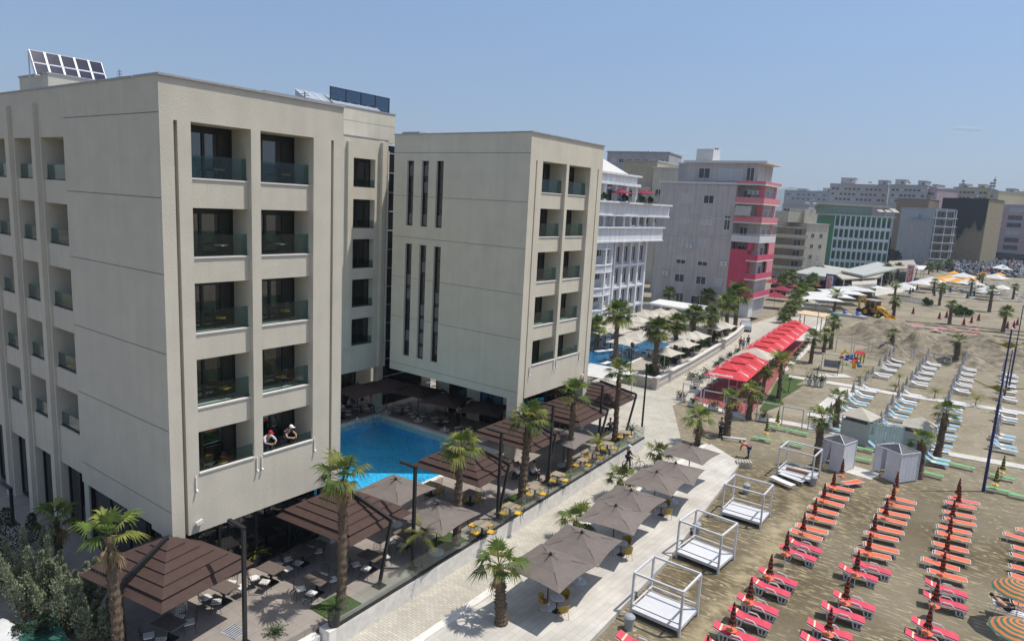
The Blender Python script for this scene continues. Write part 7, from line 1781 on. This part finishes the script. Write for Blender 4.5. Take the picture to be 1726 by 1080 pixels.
pg = [G(1346,556,BZ),G(1382,562,BZ)]
t = thing('pergola', 'pergola with beige flat roof on the white slab beyond the red marquee', 'pergola', pg[0], frame_of(pg[0],pg[1])); W = (pg[1]-pg[0]).length; h = 3.0
q = MB(); q.obox((W/2,1.0,h),(W+1.0,3.0,.16),0,0,rad(6)); q.build('roof', mat('sand_beige_roof', (.60,.45,.27), .8, .08, 2), t)
for x in (0,W):
    for y in (0,2): q = MB(); q.bar((x,y,0),(x,y,h-.1),.12); q.build('post', WOODL, t)
q = MB(); q.box(.3,.4,.0,W*.7,1.2,.5); q.build('bench', WOODL, t)
for k, (x, y, X, Y) in enumerate(((1374,572,1382,514),(1346,572,1349,540))):
    p = G(x,y,BZ); t = thing('slim_pole', ['tall thin blue-grey pole in front of the pergola','short thin post by the pergola bench'][k], 'pole', p); h = TOPZ(X,Y,p)-BZ; q = MB(); q.bar((0,0,0),(0,0,h),.09); q.build('shaft', GREYM, t); q = MB(); q.lathe([(.07,0),(.1,.06),(.02,.14)],8,0,(0,0,h)); q.build('cap', WHITEP, t)
# ---------------------------------------------------------------- far beach
gp = 'folded maroon parasols by the ploughed sand'
for k, (x, y) in enumerate(((1537,540),(1581,549),(1593,547),(1622,560),(1635,556),(1647,552),(1695,566),(1712,560),(1706,565))):
    FM.put(G(x,y,BZ), k, 'folded maroon parasol, %s from the left along the ploughed sand' % ORD[k], 1.25, gp)
r = random.Random(12)
gp = 'far loungers beyond the sand heaps'
for k, (x, y, P) in enumerate([(1547+r.uniform(-8,8),552+r.uniform(-4,4),OR2) for _ in range(6)]+[(1592+r.uniform(-16,18),558+r.uniform(-3,3),OR2) for _ in range(10)]+[(1640+r.uniform(-12,14),562+r.uniform(-5,5),OR2) for _ in range(8)]):
    P.put(G(x,y,BZ), jit(1.2), 'faded red lounger stacked loosely on the sand before the ploughed strip', None, gp)
gp = 'folded dark parasols on the far beach'
for k, (x, y) in enumerate(((1532,504),(1537,500),(1544,497),(1573,507),(1583,504),(1590,503),(1629,511),(1634,508),(1640,507),(1600,500))):
    FD.put(G(x,y,BZ), k, 'folded dark teal parasol, %s from the left on the far beach' % ORD[k], 1.5, gp)
a, b = G(1518,507,BZ), G(1570,516,BZ); t = thing('railing', 'pale blue metal railing on the far sand behind the digger', 'railing', a, frame_of(a,b)); L_ = (b-a).length
q = MB(); q.bar((0,0,1.3),(L_,0,1.3),.12); q.bar((0,0,.2),(L_,0,.2),.1); q.build('rail', mat('blue_rail', (.30,.38,.45), .6, .1), t); q = MB(); [q.bar((L_*i/24,0,0),(L_*i/24,0,1.3),.09) for i in range(25)]; q.build('bar', mat('blue_rail', (.30,.38,.45), .6, .1), t)
gp = 'loungers on the far beach'
n = 0
for rr_ in range(7):
    for k in range(9):
        x = 1590+k*17+rr_*2+r.uniform(-3,3); y = 500-rr_*4.6+k*1.2+r.uniform(-1,1)
        if y > 512: continue
        (WL2 if (k+rr_) % 3 else BL).put(G(x,y,BZ), rad(20)+jit(.4), 'lounger in the crowded far rows, %s row from the bare sand' % ORD[rr_], 1.3, gp); n += 1
# the crowd of small parasols, loungers and bathers beyond, one mass that cannot be counted
q = MB(); 
for k in range(3600):
    x = r.uniform(1555,1722); y = r.uniform(431,468)
    if y < 431+(x-1640)*.05 or y > 446+(x-1555)*.14+6: continue
    p = G(x,y,BZ); c = r.choice((0,1,1,2,2,3,3,4,5)); s = r.uniform(.8,2.2); h = r.uniform(.8,2.6)
    if r.random() < .45: q.lathe([(s*.28,0),(s*.34,h*.7),(s*.1,h)],5,c,(p.x,p.y,BZ))
    else: q.obox((p.x,p.y,BZ+.35),(s*2.0,s,.3),r.uniform(0,3),c)
o = q.build('beach_crowd', [mat('pale_towel',(.40,.41,.42),.8,.1), GREYC, SHD, mat('dull_blue',(.13,.19,.24),.8,.2), mat('dull_red',(.22,.07,.06),.8,.2), mat('tan_skin', (.38,.24,.17), .8, .2)]); tag(o, None, None, None, 'stuff'); o['label'] = 'far crowd of bathers, loungers and small folded parasols on the beach'
q = MB()
for k in range(900):
    x = r.uniform(1300,1500); y = r.uniform(470,500)-(x-1300)*.1
    p = G(x,y,BZ); c = r.choice((0,0,1,2)); s = r.uniform(.3,.8); q.obox((p.x,p.y,BZ+.45),(s,s*.7,.9),r.uniform(0,3),c)
o = q.build('restaurant_furniture', [SHD, mat('dark_maroon', (.05,.018,.02), .6, .1), GREYC]); tag(o, None, None, None, 'stuff'); o['label'] = 'dense dark tables and chairs under the far promenade awnings'
for k, (x, y) in enumerate(((1560,515),(1616,528),(1612,533),(1626,533))):
    shrub(['green bush heap right of the blue railing','green mesh bush on the far sand, left','green mesh bush on the far sand, middle','green mesh bush on the far sand, right'][k] , G(x,y,BZ), [(0,0,1.6,1.2),(1,0,1.2,1)], LEAF, 90+k, 200, .4)
for k, (x, y, s) in enumerate(((1650,420,9),(1658,422,8),(1500,445,7),(1506,430,9),(1335,468,4),(1348,464,4))):
    shrub(['large olive bush at the foot of the rose and grey block','smaller olive bush beside the large one','dark bush at the foot of the green hotel right side','tall dark tree between green hotel and grey block','dark bush before the beige block, left','dark bush before the beige block, right'][k], G(x,y,BZ), [(-s*.3,0,s,s*.6),(s*.3,0,s*.8,s*.6),(0,0,s*.9,s*.6)], LEAF if k < 2 else LEAFD, 100+k, 420, s*.14, 'far_bush')
# rooftop tanks, air conditioners and tables under the neighbour's parasols
def tank_():
    t = thing('water_tank', 'tank', 'water tank'); q = MB(); q.tube((-.8,0,.75),(.8,0,.75),.5,None,12); q.build('drum', mat('dull_tank', (.38,.40,.42), .7, .1), t); q = MB()
    for x in (-.5,.5): q.box(x-.06,-.4,0,x+.06,.4,.4)
    q.build('stand', GREYM, t); return t
TK = Proto(tank_())
for k, (x, y, dd, l) in enumerate(((1350,344,236,'pale water tank on the beige block, left'),(1362,345,236,'pale water tank on the beige block, right'),(1080,256,230,'water tank on the blue-grey flat roof, left'),(1096,258,230,'water tank on the blue-grey flat roof, right'),(1420,308,520,'water tank on the mauve skyline block, left'),(1450,308,520,'water tank on the mauve skyline block, right'),(1515,308,500,'water tank on the pale grey skyline block'),(1536,366,390,'water tank on the grey apartment block, left'),(1549,366,390,'water tank on the grey apartment block, right'),(1612,313,520,'water tank on the yellow skyline block'),(1190,248,128,'water tank beside the roof house of the pink block'),(1630,333,440,'water tank on the netted building'))):
    p = D(x, 430, dd+3); TK.put((p.x,p.y,ZT(x,y,dd)-.2), k*.7, l, min(1.2, dd/330), 'rooftop water tanks')
AC = thing('air_conditioner', 'ac', 'air conditioner'); q = MB(); q.box(-.4,-.32,0,.4,0,.6); q.build('case', WHITEP, AC); q = MB(); q.tube((0,-.325,.3),(0,-.335,.3),.22,None,12); q.build('fan_grille', GREYM, AC); ACP = Proto(AC)
for k, (x, y, z) in enumerate(((16.4,2.15,21.6),(17.2,2.15,21.6),(13.6,-.02,8.8),(2.6,-.02,6.0),(10.9,-.02,3.0),(6.8,-.02,11.4))):
    ACP.put((-55.8+x,123+y,z), 0, 'white air conditioner on the grey and pink apartment block, %s' % ['top balcony left','top balcony right','beside the pink wall','low on the left','above the ground floor','mid wall between shutters'][k], 1.3, 'air conditioners')
for k, (x, y) in enumerate(cu):
    p = G(x, y-(12 if 14 <= k < 19 else 7), 3.0); LT.put((p.x-.4,p.y-.6,-.02), jit(.3), 'pale table under the %s cream parasol from the hotel wing' % ORD[k], 1.15, 'tables by the neighbouring pool')
    YD_ = DCH.put((p.x-.9,p.y-1.0,-.02), jit(3), 'dark chair under the %s cream parasol from the hotel wing' % ORD[k], 1.1, 'chairs by the neighbouring pool')
# a small cloud low over the town
def cloud(px, py, w2, h, seed):
    d = ray(px, py); L = 9000/d.y; c = V(d.x*L, d.y*L, CAMH+d.z*L); rr = random.Random(seed); q = MB()
    N = 24; M = 12; vs = []; fs = []
    for j in range(M+1):
        for i in range(N):
            b = math.pi*(j/M-.5); a = 2*math.pi*i/N; u = math.cos(b)*math.cos(a); v_ = math.cos(b)*math.sin(a); z_ = math.sin(b); k = 1+.15*math.sin(u*9+seed)+.1*math.sin(u*17)
            vs.append((c.x+RX.x*u*w2+FW.x*v_*h, c.y+RX.y*u*w2+FW.y*v_*h, c.z+z_*h*.5*k))
    for j in range(M):
        for i in range(N): fs.append((j*N+i, j*N+(i+1)%N, (j+1)*N+(i+1)%N, (j+1)*N+i))
    q.add(vs, fs)
    m = bpy.data.materials.new('cloud_white'); m.use_nodes = True; n = m.node_tree.nodes; l = m.node_tree.links; n.clear(); o = n.new('ShaderNodeOutputMaterial'); tr = n.new('ShaderNodeBsdfTransparent'); df = n.new('ShaderNodeBsdfDiffuse'); df.inputs[0].default_value = (.95,.95,.97,1); lw = n.new('ShaderNodeLayerWeight'); lw.inputs[0].default_value = .5;  mx = n.new('ShaderNodeMixShader'); mr = n.new('ShaderNodeMapRange'); mr.inputs['To Min'].default_value = .25; mr.inputs['To Max'].default_value = 0; l.new(lw.outputs['Facing'], mr.inputs['Value']); l.new(mr.outputs[0], mx.inputs[0]); l.new(tr.outputs[0], mx.inputs[1]); l.new(df.outputs[0], mx.inputs[2]); l.new(mx.outputs[0], o.inputs[0])
    o = q.build('cloud', m, None, True); o['kind'] = 'stuff'; o['label'] = 'small thin white cloud'
cloud(1630, 219, 165, 62, 1); cloud(1149, 261, 120, 55, 2)

# ---------------------------------------------------------------- the air over the town
q = MB(); q.box(-6500,-350,-2.2,6500,7600,330)
hz = bpy.data.materials.new('haze'); hz.use_nodes = True; hn = hz.node_tree.nodes; hl = hz.node_tree.links; hn.clear()
ho = hn.new('ShaderNodeOutputMaterial'); hv = hn.new('ShaderNodeVolumePrincipled'); hv.inputs['Color'].default_value = (.72,.84,1,1); hv.inputs['Density'].default_value = .00020; hv.inputs['Anisotropy'].default_value = .2
hl.new(hv.outputs[0], ho.inputs['Volume'])
o = q.build('haze', hz); o['kind'] = 'stuff'; o['label'] = 'thin pale blue haze over the far town'
